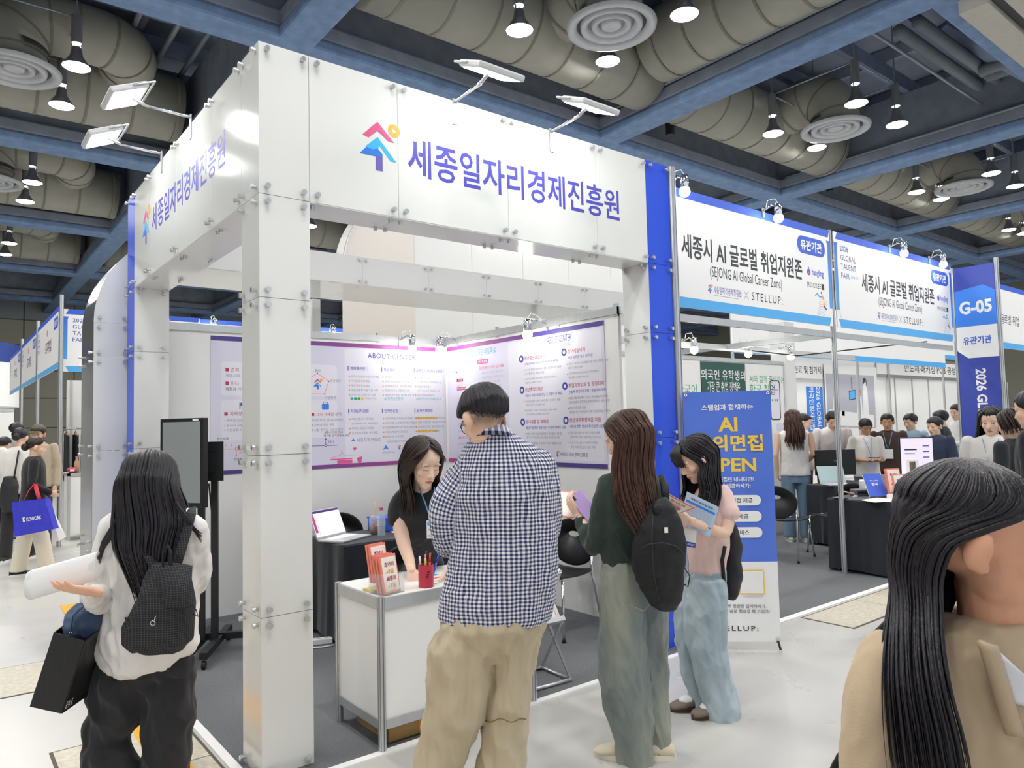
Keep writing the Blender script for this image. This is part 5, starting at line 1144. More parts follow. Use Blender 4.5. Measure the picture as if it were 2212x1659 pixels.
# ---------------------------------------------------------------- head
def head_matrix(c, face, down=0.0, roll=0.0, s=1.0):
    """head frame at c: +y looks along the level vector face, tipped down"""
    y = Vector(face); y.z = 0; y.normalize(); z = Vector((0, 0, 1)); x = y.cross(z)
    M3 = Matrix((x, y, z)).transposed().to_4x4()
    return Matrix.Translation(c) @ M3 @ Matrix.Rotation(-down, 4, 'X') @ Matrix.Rotation(roll, 4, 'Y') @ Matrix.Scale(s, 4)
def add_head(mb, HM, fem=False):
    R3 = HM.to_3x3()
    def e(c, r, rot=None):
        M_ = R3 @ rot.to_matrix() if rot else R3
        mb.ell(HM @ Vector(c), r, 20, 14, M_)
    e((0, -.014, .030), (.074, .094, .084)); e((0, .008, .045), (.070, .082, .066))
    e((0, .030, -.020), (.060, .060, .078)); e((0, .040, -.055), (.050, .048, .050)); e((0, .062, -.094), (.026 if fem else .030, .024, .020))
    for s in (-1, 1):
        e((s*.034, .055, -.022), (.026, .028, .026)); e((s*.030, .0755, .004), (.0165, .011, .010)); e((s*.033, .074, .022), (.022, .012, .008))
        e((s*.010, .0905, -.034), (.0085, .009, .0075)); e((s*.030, .030, -.066), (.017, .028, .024))
        e((s*.082, -.010, -.003), (.012, .021, .034), Euler((R(-12), 0, s*R(-26)))); e((s*.079, -.003, -.028), (.010, .012, .013))
    mb.tube([HM @ Vector((0, .080, .014)), HM @ Vector((0, .092, -.010)), HM @ Vector((0, .1015, -.030)), HM @ Vector((0, .092, -.038))], [.007, .009, .0115, .008], 12)
    e((0, .0855, -.0585), (.020, .009, .0055)); e((0, .0835, -.0685), (.017, .009, .0065)); e((0, .076, -.048), (.018, .012, .012))
def paint_skin(me, HM, tone, fem=False, lips='#c8696a', brow='#2c2320', gaze=0, closed=False, stubble=None):
    co = getco(me); inv = np.array(HM.inverted()); L = co@inv[:3, :3].T+inv[:3, 3]
    base = np.array(srgb(tone)); col = np.tile(base, (len(co), 1)); x, y, z = L[:, 0], L[:, 1], L[:, 2]
    def mix(mask, c, k=1.0):
        w = (np.clip(mask, 0, 1)*k)[:, None]; col[:] = col*(1-w)+np.array(srgb(c))*w
    g = lambda cx, cy, cz, r: np.exp(-(((np.abs(x)-cx)/r[0])**2+((y-cy)/r[1])**2+((z-cz)/r[2])**2))
    near = (np.abs(x) < .12) & (np.abs(y) < .13) & (np.abs(z) < .14)
    blush = np.array([1.0, .80, .76])
    col[:] = col*(1-(near*g(.042, .075, -.028, (.03, .04, .025))*.35)[:, None]*(1-blush))
    ears = near*g(.078, -.005, -.004, (.012, .025, .035)); col[:] = col*(1-(ears*.4)[:, None]*(1-blush))
    f = near & (y > .055)
    lipw = 1-((x/.0225)**2+((z+.0635)/(.0105*(1-.35*np.clip(np.abs(x)/.022, 0, 1))))**2); mix(f*(y > .07)*np.clip(lipw*3, 0, 1), lips, .85)
    mix(f*(y > .07)*np.exp(-((z+.063)/.0016)**2)*(np.abs(x) < .020), '#7a3a3c', .6)
    bz = .0235-.10*np.clip(np.abs(x)-.034, 0, 1); mix(f*np.exp(-((z-bz)/.0036)**2)*(np.abs(x) > .013)*(np.abs(x) < .047), brow, .75)
    ez = .0035-.06*np.abs(np.abs(x)-.030)
    if closed: mix(f*np.exp(-((z-ez+.004)/.0022)**2)*(np.abs(x) > .017)*(np.abs(x) < .044), '#3a2826', .85)
    else:
        op = 1-(((np.abs(x)-.0305)/.0145)**2+((z-.003)/.0052)**2); mix(f*np.clip(op*4, 0, 1), '#e9e2de', .9)
        mix(f*np.clip((1-(((np.abs(x)-.0305)/.0062)**2+((z-.003)/.0058)**2))*4, 0, 1)*(op > 0), '#1d1412', 1)
        mix(f*np.exp(-((z-.0082+.05*np.abs(np.abs(x)-.030))/.0016)**2)*(np.abs(x) > .015)*(np.abs(x) < .047), '#2b1d1a', .8)
    mix(f*g(.006, .094, -.0415, (.0035, .01, .002)), '#6b3a34', .6)
    if stubble is not None:
        for (cx, cy, cz, r, k) in stubble: mix(near*np.exp(-(((np.abs(x)-cx)/r[0])**2+((y-cy)/r[1])**2+((z-cz)/r[2])**2)), '#4a423e', k)
    colour_attr(me, col)
def ears_eyes(*a): pass
# ---------------------------------------------------------------- hand
def hand(mb, Wp, fwd, nrm, side, curl=(.35, .35, .4, .45), thumb=(.6, .3), s=1.0, spread=.06):
    """palm from the wrist Wp along fwd, palm facing nrm, thumb on the +lat*side edge; five bent fingers"""
    fwd = Vector(fwd).normalized(); nrm = Vector(nrm); nrm = (nrm-fwd*nrm.dot(fwd)).normalized(); lat = fwd.cross(nrm)*side; Wp = Vector(Wp)
    ring_tube(mb, [(Wp-fwd*.03*s, lat, .026*s, nrm, .019*s), (Wp, lat, .027*s, nrm, .017*s), (Wp+fwd*.035*s, lat, .037*s, nrm, .017*s), (Wp+fwd*.07*s, lat, .040*s, nrm, .014*s), (Wp+fwd*.088*s, lat, .037*s, nrm, .011*s)], 16)
    for i, (off, L, r0) in enumerate(((.028, .070, .0088), (.0095, .079, .009), (-.010, .073, .0086), (-.028, .057, .0076))):
        p = Wp+fwd*(.082-.006*abs(i-1))*s+lat*off*s; d = (fwd+lat*(off/.03)*spread).normalized(); pts = [p-d*.012*s, p]; rr = [r0*s, r0*s]
        for j, fr in enumerate((.44, .31, .25)):
            ang = curl[i]*(1.0, 1.25, .8)[j]; ax = d.cross(nrm).normalized(); d = (Matrix.Rotation(ang, 3, ax) @ d).normalized(); p = p+d*L*fr*s; pts.append(p); rr.append(r0*s*(.98, .9, .72)[j])
        mb.tube(pts, rr, 10); mb.ell(pts[-1], (rr[-1],)*3, 8, 6)
    t0 = Wp+fwd*.018*s+lat*.022*s; d = (fwd*math.cos(thumb[0])+lat*math.sin(thumb[0])+nrm*.25).normalized(); pts = [t0, t0+d*.036*s]; d2 = (d+nrm*thumb[1]*.6+fwd*thumb[1]*.5).normalized(); pts.append(pts[-1]+d2*.030*s); pts.append(pts[-1]+(d2+fwd*.2).normalized()*.024*s)
    mb.tube(pts, [.0145*s, .0115*s, .0105*s, .0075*s], 10); mb.ell(pts[-1], (.0078*s,)*3, 8, 6)
# ---------------------------------------------------------------- hair
def hair_mat(name, col, hi=None):
    m = mat('hair_'+name, col, .36, spec=.45, var2=hi or col, vscale=90, vstretch=(1, 1, .06), bump=.25, bscale=260, bstretch=(1, 1, .04)); return m
def hair_loft(levels, nlocks, seed, rad=.0075, shell=True, jit=.006, tail=.25, wave=0.0, n=5):
    """levels: (centre, axis_a, ra, axis_b, rb, a0, a1): arcs from the crown downwards; angle 0 = +a, 90 = +b"""
    mb = MB(); rnd = random.Random(seed); m = len(levels)
    def pt(i, t, off=0.0):
        c, a, ra, b, rb, a0, a1 = levels[i]; an = R(a0+(a1-a0)*t)
        return Vector(c)+a*((ra+off)*math.cos(an))+b*((rb+off)*math.sin(an))
    def curve(t, off, smooth=3):
        P_ = [pt(i, t, off) for i in range(m)]; Q = []
        for i in range(m-1):
            p0, p1, p2, p3 = P_[max(0, i-1)], P_[i], P_[i+1], P_[min(m-1, i+2)]
            for k in range(smooth):
                s = k/smooth; s2 = s*s; s3 = s2*s; Q.append(.5*((2*p1)+(p2-p0)*s+(2*p0-5*p1+4*p2-p3)*s2+(3*p1-p0-3*p2+p3)*s3))
        Q.append(P_[-1]); return Q
    if shell:
        K = 40; cur = [curve(k/K, -.007) for k in range(K+1)]; L = len(cur[0]); L2 = max(4, int(L*(1-tail*.45)))
        inn = [curve(k/K, -.020) for k in range(K+1)]
        v = [cur[k][j] for k in range(K+1) for j in range(L2)]+[inn[k][j] for k in range(K+1) for j in range(L2)]; f = []; N_ = (K+1)*L2
        for k in range(K):
            for j in range(L2-1): f.append((k*L2+j, k*L2+j+1, (k+1)*L2+j+1, (k+1)*L2+j)); f.append((N_+k*L2+j, N_+(k+1)*L2+j, N_+(k+1)*L2+j+1, N_+k*L2+j+1))
        mb.add(v, f)
    for q in range(nlocks):
        t = min(1, max(0, (q+rnd.random())/nlocks)); off = rnd.uniform(-jit, jit*.6); C_ = curve(t, off)
        end = len(C_)-int(rnd.random()**1.6*tail*len(C_)); C_ = C_[:max(5, end)]; L = len(C_); drift = Vector((rnd.uniform(-1, 1), rnd.uniform(-1, 1), 0))*.018; ph = rnd.uniform(0, 6.28)
        for j in range(L):
            s = j/(L-1); C_[j] = C_[j]+drift*s*s
            if wave: C_[j] = C_[j]+Vector((math.cos(ph), math.sin(ph), 0))*wave*s*math.sin(ph+j*.9)
        w = rad*rnd.uniform(.7, 1.35); rr = [(w*(.55+.45*min(1, s*6))*(1 if s < .72 else max(.12, 1-(s-.72)/.28*.9)), w*.55*(1 if s < .72 else max(.12, 1-(s-.72)/.28*.9))) for s in [j/(L-1) for j in range(L)]]
        mb.tube(C_, rr, n, caps=True)
    return mb
def crown_levels(HM, rx=.084, ry=.106, top=.125):
    """arcs hugging the skull in the head frame, from the crown to the ears; back of the head = angle 270"""
    R3 = HM.to_3x3(); a = (R3 @ Vector((1, 0, 0))).normalized(); b = (R3 @ Vector((0, 1, 0))).normalized(); s = (R3 @ Vector((1, 0, 0))).length
    return a, b, s
def cap_hair(HM, bound, seed, thick=.013, rough_=.004, nu=64, nv=22, rx=.077, ry=.098, rz=.088, c=(0, -.012, .032)):
    """short hair: shell over the skull down to bound(azimuth) (degrees of elevation)"""
    mb = MB(); rnd = np.random.RandomState(seed); ph = rnd.uniform(0, 6.28, 6); c = Vector(c)
    def rad(az, el, t):
        n_ = math.sin(az*9+ph[0]+el*3)*.4+math.sin(az*17+ph[1]-el*5)*.35+math.sin(az*31+ph[2])*.25+math.sin(az*53+el*2+ph[3])*.3
        return t+n_*rough_*min(1, (1.57-el)*1.2)
    v = []; f = []
    for j in range(nv+1):
        for i in range(nu):
            az = 2*math.pi*i/nu; lo = R(bound(math.degrees(az))+2.5*math.sin(az*23+ph[4])+2*math.sin(az*41+ph[5])); el = math.pi/2-(math.pi/2-lo)*j/nv
            tt = rad(az, el, thick)*float(np.interp(math.degrees(el), [-60, -30, 5, 90], [.25, .45, 1, 1]))*(1 if j < nv-1 else .4)
            v.append(HM @ (c+Vector(((rx+tt)*math.cos(el)*math.cos(az), (ry+tt)*math.cos(el)*math.sin(az), (rz+tt)*math.sin(el)))))
    for j in range(nv+1):
        for i in range(nu):
            az = 2*math.pi*i/nu; lo = R(bound(math.degrees(az))); el = math.pi/2-(math.pi/2-lo)*(1-j/nv)
            v.append(HM @ (c+Vector(((rx-.004)*math.cos(el)*math.cos(az), (ry-.004)*math.cos(el)*math.sin(az), (rz-.004)*math.sin(el)))))
    for j in range(2*nv+1):
        for i in range(nu): f.append((j*nu+i, j*nu+(i+1) % nu, (j+1)*nu+(i+1) % nu, (j+1)*nu+i))
    return mb.add(v, f)
def bound_fn(front, side, back, temple=None):
    """elevation limit: azimuth 90 = face, 0/180 = ears, 270 = nape"""
    def fn(az):
        az = az % 360; k = abs(((az-90+180) % 360)-180)   # 0 at the face, 180 at the nape
        ks = [0, 35, 62, 90, 125, 180]; vs = [front, front+4, temple if temple is not None else front, side, (side+back)/2-6, back]
        return float(np.interp(k, ks, vs))
    return fn
def offset_mb(mb, org): mb.v = [tuple(Vector(p)-Vector(org)) for p in mb.v]; return mb
def hair_part(mb, m, person, org, name='hair'):
    offset_mb(mb, org); return mb.build(name, m, person, smooth=True, fix=False)
# ---------------------------------------------------------------- cloth materials
def gingham():
    m = bpy.data.materials.new('gingham_cotton'); m.use_nodes = True; nt = m.node_tree; b = nt.nodes['Principled BSDF']
    a = nt.nodes.new('ShaderNodeAttribute'); a.attribute_name = 'pat'; sp = nt.nodes.new('ShaderNodeSeparateXYZ'); nt.links.new(a.outputs['Vector'], sp.inputs[0])
    def stripe(i):
        mu = nt.nodes.new('ShaderNodeMath'); mu.operation = 'MULTIPLY'; mu.inputs[1].default_value = 1/.0150
        fr = nt.nodes.new('ShaderNodeMath'); fr.operation = 'FRACT'; gt = nt.nodes.new('ShaderNodeMath'); gt.operation = 'GREATER_THAN'; gt.inputs[1].default_value = .5
        nt.links.new(sp.outputs[i], mu.inputs[0]); nt.links.new(mu.outputs[0], fr.inputs[0]); nt.links.new(fr.outputs[0], gt.inputs[0]); return gt
    s1_, s2_ = stripe(0), stripe(1); ad = nt.nodes.new('ShaderNodeMath'); ad.operation = 'ADD'; nt.links.new(s1_.outputs[0], ad.inputs[0]); nt.links.new(s2_.outputs[0], ad.inputs[1])
    hv = nt.nodes.new('ShaderNodeMath'); hv.operation = 'MULTIPLY'; hv.inputs[1].default_value = .5; nt.links.new(ad.outputs[0], hv.inputs[0])
    rp = nt.nodes.new('ShaderNodeValToRGB'); rp.color_ramp.interpolation = 'CONSTANT'; e = rp.color_ramp.elements; e[0].color = (*srgb('#efe9e4'), 1); e[1].position = .75; e[1].color = (*srgb('#20233c'), 1); k = e.new(.25); k.color = (*srgb('#8d93b4'), 1)
    nt.links.new(hv.outputs[0], rp.inputs[0]); nt.links.new(rp.outputs[0], b.inputs['Base Color']); b.inputs['Roughness'].default_value = .85; b.inputs['Sheen Weight'].default_value = .15
    return m
def cloth(name, col, var=.06, col2=None, bump=.12, vscale=6, stretch=(1, 1, .4), sheen=.15, rough=.85): return mat('cloth_'+name, col, rough, var=var, var2=col2, vscale=vscale, vstretch=stretch, bump=bump, bscale=350, sheen=sheen)
def denim(name, c1, c2, c3):
    m = mat('denim_'+name, c1, .85, var2=c2, vscale=5, vstretch=(1, 1, .35), bump=.2, bscale=500, sheen=.1); return m
def garment(person, name, mb, vox, m, org, amp, freq, seed, it=5, ridge=.5, pat=None):
    me = remesh(mb, vox, it)
    if amp: crumple(me, amp, freq, seed, ridge, org)
    if pat is not None: vec_attr(me, pat(getco(me)), 'pat')
    return as_object(name, me, m, person, org)
def body(label, org, mb, vox, HM, tone, it=2, **paint):
    me = remesh(mb, vox, it); paint_skin(me, HM, tone, **paint)
    o = as_object('person', me, skin_mat(), None, org); tag(o, label, 'person'); return o
def core(mb, pts, r=.045):
    """slim inner trunk and legs that keep the figure one continuous surface under the clothes"""
    mb.tube(pts, r, 10); mb.ell(pts[0], (r,)*3, 10, 8); mb.ell(pts[-1], (r,)*3, 10, 8)
def shoe(person, org, c, fwd, L, m, sole_m, toe_m=None, wd=.048):
    """low shoe with a sole, c = middle of the sole on the floor"""
    f_ = Vector(fwd).normalized(); s_ = f_.cross(Vector((0, 0, 1))); c = Vector(c)-Vector(org)
    def P3(x, y, z): return c+f_*x+s_*y+Vector((0, 0, z))
    up = MB(); rg = []
    for x, w_, h_ in ((-L*.5, .5, .6), (-L*.42, .85, .9), (-L*.2, .92, 1.0), (0, .95, .85), (L*.2, 1.02, .62), (L*.36, .95, .48), (L*.47, .6, .36), (L*.5, .25, .2)): rg.append((P3(x, 0, .012+h_*.035), s_, wd*w_, Vector((0, 0, 1)), .038*h_))
    ring_tube(up, rg, 16); o = up.build('shoe', m, person, smooth=True)
    pts = [(L*.52*math.cos(t)*(1 if math.cos(t) > 0 else 1), wd*1.06*math.sin(t)*(1-.12*math.cos(t+.3)), 0) for t in [2*math.pi*k/22 for k in range(22)]]
    sm = MB(); v = [P3(x, y, z) for z in (.0, .026) for x, y, _ in pts]; n = len(pts); sm.add(v, [tuple(range(n-1, -1, -1)), tuple(range(n, 2*n))]+[(i, (i+1) % n, n+(i+1) % n, n+i) for i in range(n)]).build('sole', sole_m, o, smooth=False)
    if toe_m: MB().ell(P3(L*.08, 0, .052), (.04, .04, .022), 12, 8, Matrix((f_*1.3, s_, Vector((0, 0, 1)))).transposed()).build('tongue', toe_m, o, smooth=True)
    return o
HK = hair_mat('black', '#141214', '#26222a'); HB = hair_mat('brown', '#2a1813', '#5a3a2e'); HD = hair_mat('dark_brown', '#181110', '#36261f')
TONE = '#e3b394'
def head_levels(HM, prof, s=1.0):
    """prof: (z, y, rx, ry, a0, a1) in the head frame"""
    R3 = HM.to_3x3().normalized(); a = R3 @ Vector((1, 0, 0)); b = R3 @ Vector((0, 1, 0))
    return [(HM @ Vector((0, y, z)), a, rx*s, b, ry*s, a0, a1) for z, y, rx, ry, a0, a1 in prof]
def down_levels(rows, d, a=None, b=None):
    """hair hanging free: (py, xl, xr, depth shift, thickness ratio, a0, a1)"""
    return [(W((xl+xr)/2, py, d+dd), a or RH, (xr-xl)/2*(d+dd)/CF, b or FH, (xr-xl)/2*(d+dd)/CF*rt, a0, a1) for py, xl, xr, dd, rt, a0, a1 in rows]
# ================================================================ man in the gingham shirt
d = 2.85; org = W(1050, 1757, d); org.z = 0
HM = head_matrix(W(1046, 906, d-.02), FH*.80-RH*.60, R(24), s=1.0)
sk = MB(); add_head(sk, HM); limb(sk, [(1052, 930, .0, 30), (1062, 985, .0, 33), (1075, 1050, .02, 30)], d); core(sk, [W(1070, 1040, d), W(1080, 1330, d), W(1010, 1450, d), W(960, 1745, d)], .04); core(sk, [W(1080, 1330, d), W(1100, 1450, d), W(1085, 1745, d)], .04)
limb(sk, [(990, 1010, .02, 14), (962, 1150, .04, 13), (1010, 1150, .26, 12)], d); wr = W(1012, 1150, d+.27); hand(sk, wr, FH*.7+RH*.6, -RH*.3+Vector((0, 0, -1)), 1)
limb(sk, [(1160, 1010, .02, 14), (1185, 1150, .06, 13), (1120, 1150, .28, 12)], d); wr = W(1118, 1150, d+.29); hand(sk, wr, FH*.8-RH*.5, RH*.3+Vector((0, 0, -1)), -1)
pm_ = body('man in a gingham shirt and khaki trousers seen from behind at the counter', org, sk, .0042, HM, '#ecc5aa', stubble=[(0.03, -.075, -.03, (.055, .05, .028), .75), (.06, -.045, -.012, (.022, .03, .022), .7)])
hair_part(cap_hair(HM, bound_fn(6, 5, -40, -6), 3, thick=.020, rough_=.004, nu=220, nv=34, rx=.076, ry=.097, rz=.09), HK, pm_, org); hair_part(cap_hair(HM, bound_fn(6, -6, -48, -16), 4, thick=.0045, rough_=.0012, nu=120, nv=30, rx=.0755, ry=.0965, rz=.088), mat('hair_fade', '#5a4f49', .7, var=.2, vscale=150), pm_, org, 'hair_fade')
sh_ = MB(); sil(sh_, [(926, 1036, 1096, .0, .8), (945, 1015, 1118, 0, .62), (965, 1002, 1152, 0, .5), (990, 988, 1178, 0, .5), (1020, 978, 1192, 0, .52), (1060, 974, 1200, 0, .55), (1110, 978, 1204, 0, .56), (1170, 978, 1205, 0, .56), (1230, 968, 1203, 0, .58), (1290, 954, 1198, 0, .58), (1330, 949, 1190, 0, .58), (1344, 955, 1184, 0, .56)], d)
axS = limb(sh_, [(1014, 1014, .02, 31), (984, 1056, .02, 36), (967, 1096, .02, 37), (963, 1132, .03, 35), (972, 1170, .06, 33), (1003, 1168, .20, 27), (1018, 1160, .27, 20)], d)
limb(sh_, [(1165, 1005, .02, 36), (1178, 1080, .04, 34), (1175, 1150, .10, 30), (1120, 1155, .27, 22)], d)
def gpat(co):
    o_ = np.array(org); u_ = (co-o_)@np.array(RH); v_ = co[:, 2].copy(); w_ = (co-o_)@np.array(FH); uu = u_+.35*w_*np.sign(u_-u_.mean())*0
    # arc length around the trunk
    c0 = np.array(W(1085, 1150, d)); ru = .205; x_ = np.clip(((co-c0)@np.array(RH))/ru, -.999, .999); y_ = (co-c0)@np.array(FH); ang = np.arctan2(x_, -(y_/.115)); uu = ang*.165
    ax = np.array([list(p) for p in axS]); D2 = np.linalg.norm(co[:, None, :]-ax[None, :, :], axis=2); near = D2.min(1); k = D2.argmin(1); arm = (near < .075) & (((co-np.array(W(998, 1100, d)))@np.array(RH)) < 0.0)
    ln = np.concatenate([[0], np.cumsum(np.linalg.norm(np.diff(ax, axis=0), axis=1))]); rel = co-ax[k]; t = np.gradient(ax, axis=0)[k]; t /= np.linalg.norm(t, axis=1)[:, None]; e1 = np.cross(t, np.array(FH)); e1 /= np.linalg.norm(e1, axis=1)[:, None]; e2 = np.cross(t, e1)
    al = ln[k]+(rel*t).sum(1); an = np.arctan2((rel*e1).sum(1), (rel*e2).sum(1))*.065
    return np.stack([np.where(arm, an, uu), np.where(arm, al, v_), np.zeros(len(co))], 1)
shirt_o = garment(pm_, 'shirt', sh_, .0065, gingham(), org, .012, (6, 6, 3.2), 11, it=5, pat=gpat)
# collar band
cl = MB(); cpts = []
for k in range(13):
    t = math.pi*(-.12+1.24*k/12); c_ = W(1062, 944, d+.0); cpts.append(c_+RH*(math.cos(t)*.074)-FH*(math.sin(t)*.066)+Vector((0, 0, .012+.020*math.sin(t)-.028*math.cos(t)*0)))
v = []; f = []
for k, p in enumerate(cpts):
    out = (p-W(1062, 944, d)); out.z = 0; out.normalize(); v += [p+Vector((0, 0, .020)), p+out*.016-Vector((0, 0, .022)), p+out*.010-Vector((0, 0, .022)), p-out*.004+Vector((0, 0, .018))]
for k in range(12):
    for j in range(4): f.append((4*k+j, 4*k+(j+1) % 4, 4*k+4+(j+1) % 4, 4*k+4+j))
offset_mb(cl.add(v, f), org); co_ = cl.build('collar', MATS.get('gingham_c') or bpy.data.materials['gingham_cotton'], shirt_o, smooth=True)
vec_attr(co_.data, np.array([[((i//4)*.0165), (i % 4)*.012, 0] for i in range(len(co_.data.vertices))]), 'pat')
# lanyard cord at the neck
lc_ = MB().tube([W(1062, 944, d)+RH*(math.cos(t)*.082)-FH*(math.sin(t)*.075)+Vector((0, 0, .002+.012*math.sin(t)))-Vector(org) for t in [math.pi*(-.1+1.2*k/14) for k in range(15)]], .0035, 6); lc_.build('lanyard', mat('lanyard_dark', '#2c3038', .7), pm_, smooth=True)
kh = MB(); sil(kh, [(1318, 962, 1172, 0, .6), (1350, 950, 1178, 0, .62), (1395, 940, 1150, 0, .5), (1425, 962, 1125, 0, .35)], d)
sil(kh, [(1350, 952, 1072, 0, .9), (1400, 927, 1070, 0, .85), (1470, 922, 1062, 0, .8), (1515, 926, 1052, -.01, .8), (1555, 917, 1042, -.01, .8), (1605, 907, 1022, 0, .8), (1659, 891, 998, 0, .85), (1715, 884, 984, 0, .9), (1752, 888, 976, 0, .9)], d)
sil(kh, [(1350, 1062, 1176, .03, .9), (1400, 1062, 1162, .03, .9), (1470, 1058, 1146, .03, .9), (1515, 1050, 1140, .03, .9), (1560, 1043, 1137, .03, .9), (1610, 1040, 1134, .03, .9), (1659, 1030, 1133, .03, .85), (1715, 1026, 1130, .03, .85), (1750, 1030, 1126, .03, .85)], d)
khm = cloth('khaki', '#cbbda2', col2='#b9ab8e', vscale=9, stretch=(1, 1, .15))
tr = garment(pm_, 'trousers', kh, .0075, khm, org, .018, (5.5, 5.5, 2.4), 21, ridge=.65)
for xl, xr, py in ((925, 1040, 1562), (1046, 1136, 1556)):
    MB().tube([W(xl+(xr-xl)*k/12, py+4*math.sin(k), d-.045*math.sin(math.pi*k/12)-.025)-Vector(org) for k in range(13)], .0025, 5).build('seam', mat('seam_khaki', '#857453', .8), tr, smooth=True)
for cx in (935, 1080): shoe(pm_, org, (*(W(cx, 1755, d+.05).xy), 0), FH*.9-RH*.3, .28, mat('shoe_black', '#26262a', .5), M['white'])
# glasses
gm = M['black']; 
for s in (-1, 1):
    e_ = [HM @ Vector((s*(.033+.023*math.cos(t)), .097-.012*abs(math.cos(t)), .001+.019*math.sin(t)))-Vector(org) for t in [2*math.pi*k/18 for k in range(18)]]
    MB().tube(e_, .0016, 6, closed=True).build('glasses_rim', gm, pm_, smooth=True); MB().tube([HM @ Vector((s*.056, .090, .006))-Vector(org), HM @ Vector((s*.079, .03, .008))-Vector(org), HM @ Vector((s*.081, -.012, .006))-Vector(org), HM @ Vector((s*.078, -.03, -.010))-Vector(org)], .0019, 6).build('glasses_temple', gm, pm_, smooth=True)
MB().tube([HM @ Vector((-.011, .0985, .004))-Vector(org), HM @ Vector((.011, .0985, .004))-Vector(org)], .0015, 6).build('glasses_bridge', gm, pm_)
# ================================================================ staff woman behind the counter
d = 4.10; org = W(925, 1500, d+.46); org.z = 0
HM = head_matrix(W(915, 1000, d-.04), -FH*.80+RH*.60, R(24), s=1.10)
sk = MB(); add_head(sk, HM, True); limb(sk, [(914, 1030, .02, 20), (911, 1065, .05, 20), (909, 1085, .05, 24), (905, 1120, .07, 24)], d); core(sk, [W(910, 1100, d+.07), W(915, 1230, d+.38), W(905, 1400, d+.46), W(905, 1490, d+.46)], .04); core(sk, [W(915, 1230, d+.38), W(935, 1400, d+.46), W(935, 1490, d+.46)], .04)
limb(sk, [(862, 1085, .06, 17), (864, 1130, .04, 17), (872, 1172, .0, 15), (884, 1210, -.06, 12), (889, 1232, -.12, 9.5)], d); hand(sk, W(889, 1232, d-.12), Vector((0, 0, -.9))-FH*.35+RH*.25, RH*.2-FH*.8, -1, s=.92, curl=(.25, .25, .3, .3))
limb(sk, [(952, 1080, .06, 17), (975, 1130, .02, 16), (985, 1190, -.05, 13), (975, 1225, -.12, 10)], d); hand(sk, W(975, 1226, d-.12), Vector((0, 0, -.8))-FH*.5, -FH*.8, 1, s=.92)
ps_ = body('smiling staff woman in a black short-sleeved top behind the counter', org, sk, .0042, HM, '#f4d2bc', fem=True, closed=True, lips='#cf5f66', brow='#4a352c')
bl = MB(); sil(bl, [(1056, 896, 930, .05, .9), (1066, 872, 946, .05, .62), (1080, 858, 962, .06, .55), (1110, 853, 966, .06, .56), (1150, 862, 962, .10, .6), (1185, 872, 962, .2, .62), (1202, 876, 962, .26, .6)], d)
limb(bl, [(868, 1078, .06, 20), (858, 1100, .06, 20), (857, 1122, .05, 19.5)], d); limb(bl, [(955, 1078, .05, 20), (968, 1105, .05, 20), (973, 1124, .04, 19)], d)
kb = cloth('black_linen', '#1f2124', col2='#282a2e', vscale=30)
garment(ps_, 'top', bl, .007, kb, org, .007, (7, 7, 4), 31)
sk2 = MB(); sil(sk2, [(1180, 882, 954, .26, .5), (1220, 876, 960, .36, .6), (1300, 874, 958, .44, .6), (1400, 880, 956, .46, .55), (1500, 882, 953, .46, .55)], d); garment(ps_, 'trousers', sk2, .012, cloth('grey_slacks', '#55555a'), org, .006, (4, 4, 1.5), 33)
a_, b_, s_ = crown_levels(HM); 
lv = head_levels(HM, [(.128, -.015, .010, .012, 100, 440), (.118, -.02, .045, .055, 105, 435), (.085, -.02, .078, .098, 125, 415), (.04, -.02, .090, .108, 138, 402), (-.01, -.025, .096, .108, 150, 392)], 1.12)
lv += [(HM @ Vector((0, -.03, -.07)), lv[-1][1], .105, lv[-1][3], .108, 152, 390), (W(918, 1075, d+.03), RH, .115, FH, .085, 330, 565), (W(917, 1095, d+.03), RH, .112, FH, .085, 335, 560), (W(917, 1110, d+.02), RH, .10, FH, .085, 340, 555)]
# free ends measured across the view: bring the last arcs to the head frame's sense of turning
ha = lv[0][1]; hb = lv[0][3]
lv[6] = (W(914, 1070, d+.02), ha, .112, hb, .100, 150, 392); lv[7] = (W(914, 1092, d+.03), ha, .112, hb, .098, 148, 394); lv[8] = (W(914, 1112, d+.03), ha, .10, hb, .09, 150, 392)
hair_part(hair_loft(lv, 190, 5, rad=.0065, tail=.18, jit=.004), HD, ps_, org)
for s in (-1, 1):   # side-parted fringe framing the face
    fr_ = [(HM @ Vector((0.015, .055, .118)), ha, .012, hb, .012, 60, 120)]
    pts = [[HM @ Vector((.018+s*.002, .045, .122)), HM @ Vector((.018+s*(.028+.004*k), .075-.002*k, .108-.004*k)), HM @ Vector((s*(.066+.002*k), .066-.006*k, .06-.004*k)), HM @ Vector((s*(.084+.0015*k), .042-.006*k, .0)), HM @ Vector((s*(.090+.001*k), .03-.005*k, -.06)), HM @ Vector((s*.088, .03-.006*k, -.12-.004*k))] for k in range(11)]
    fm = MB()
    for P_ in pts: fm.tube(P_, [.006, .010, .0105, .0095, .008, .003], 6)
    hair_part(fm, HD, ps_, org, 'fringe')
lan = MB(); lan.tube([W(905, 1052, d-.02)-Vector(org), W(918, 1085, d-.055)-Vector(org), W(926, 1110, d-.06)-Vector(org), W(931, 1125, d-.06)-Vector(org)], .0035, 6).tube([W(938, 1052, d-.02)-Vector(org), W(940, 1085, d-.055)-Vector(org), W(934, 1125, d-.06)-Vector(org)], .0035, 6); lo = lan.build('lanyard', mat('lanyard_blue', '#5aa6dc', .6), ps_, smooth=True)
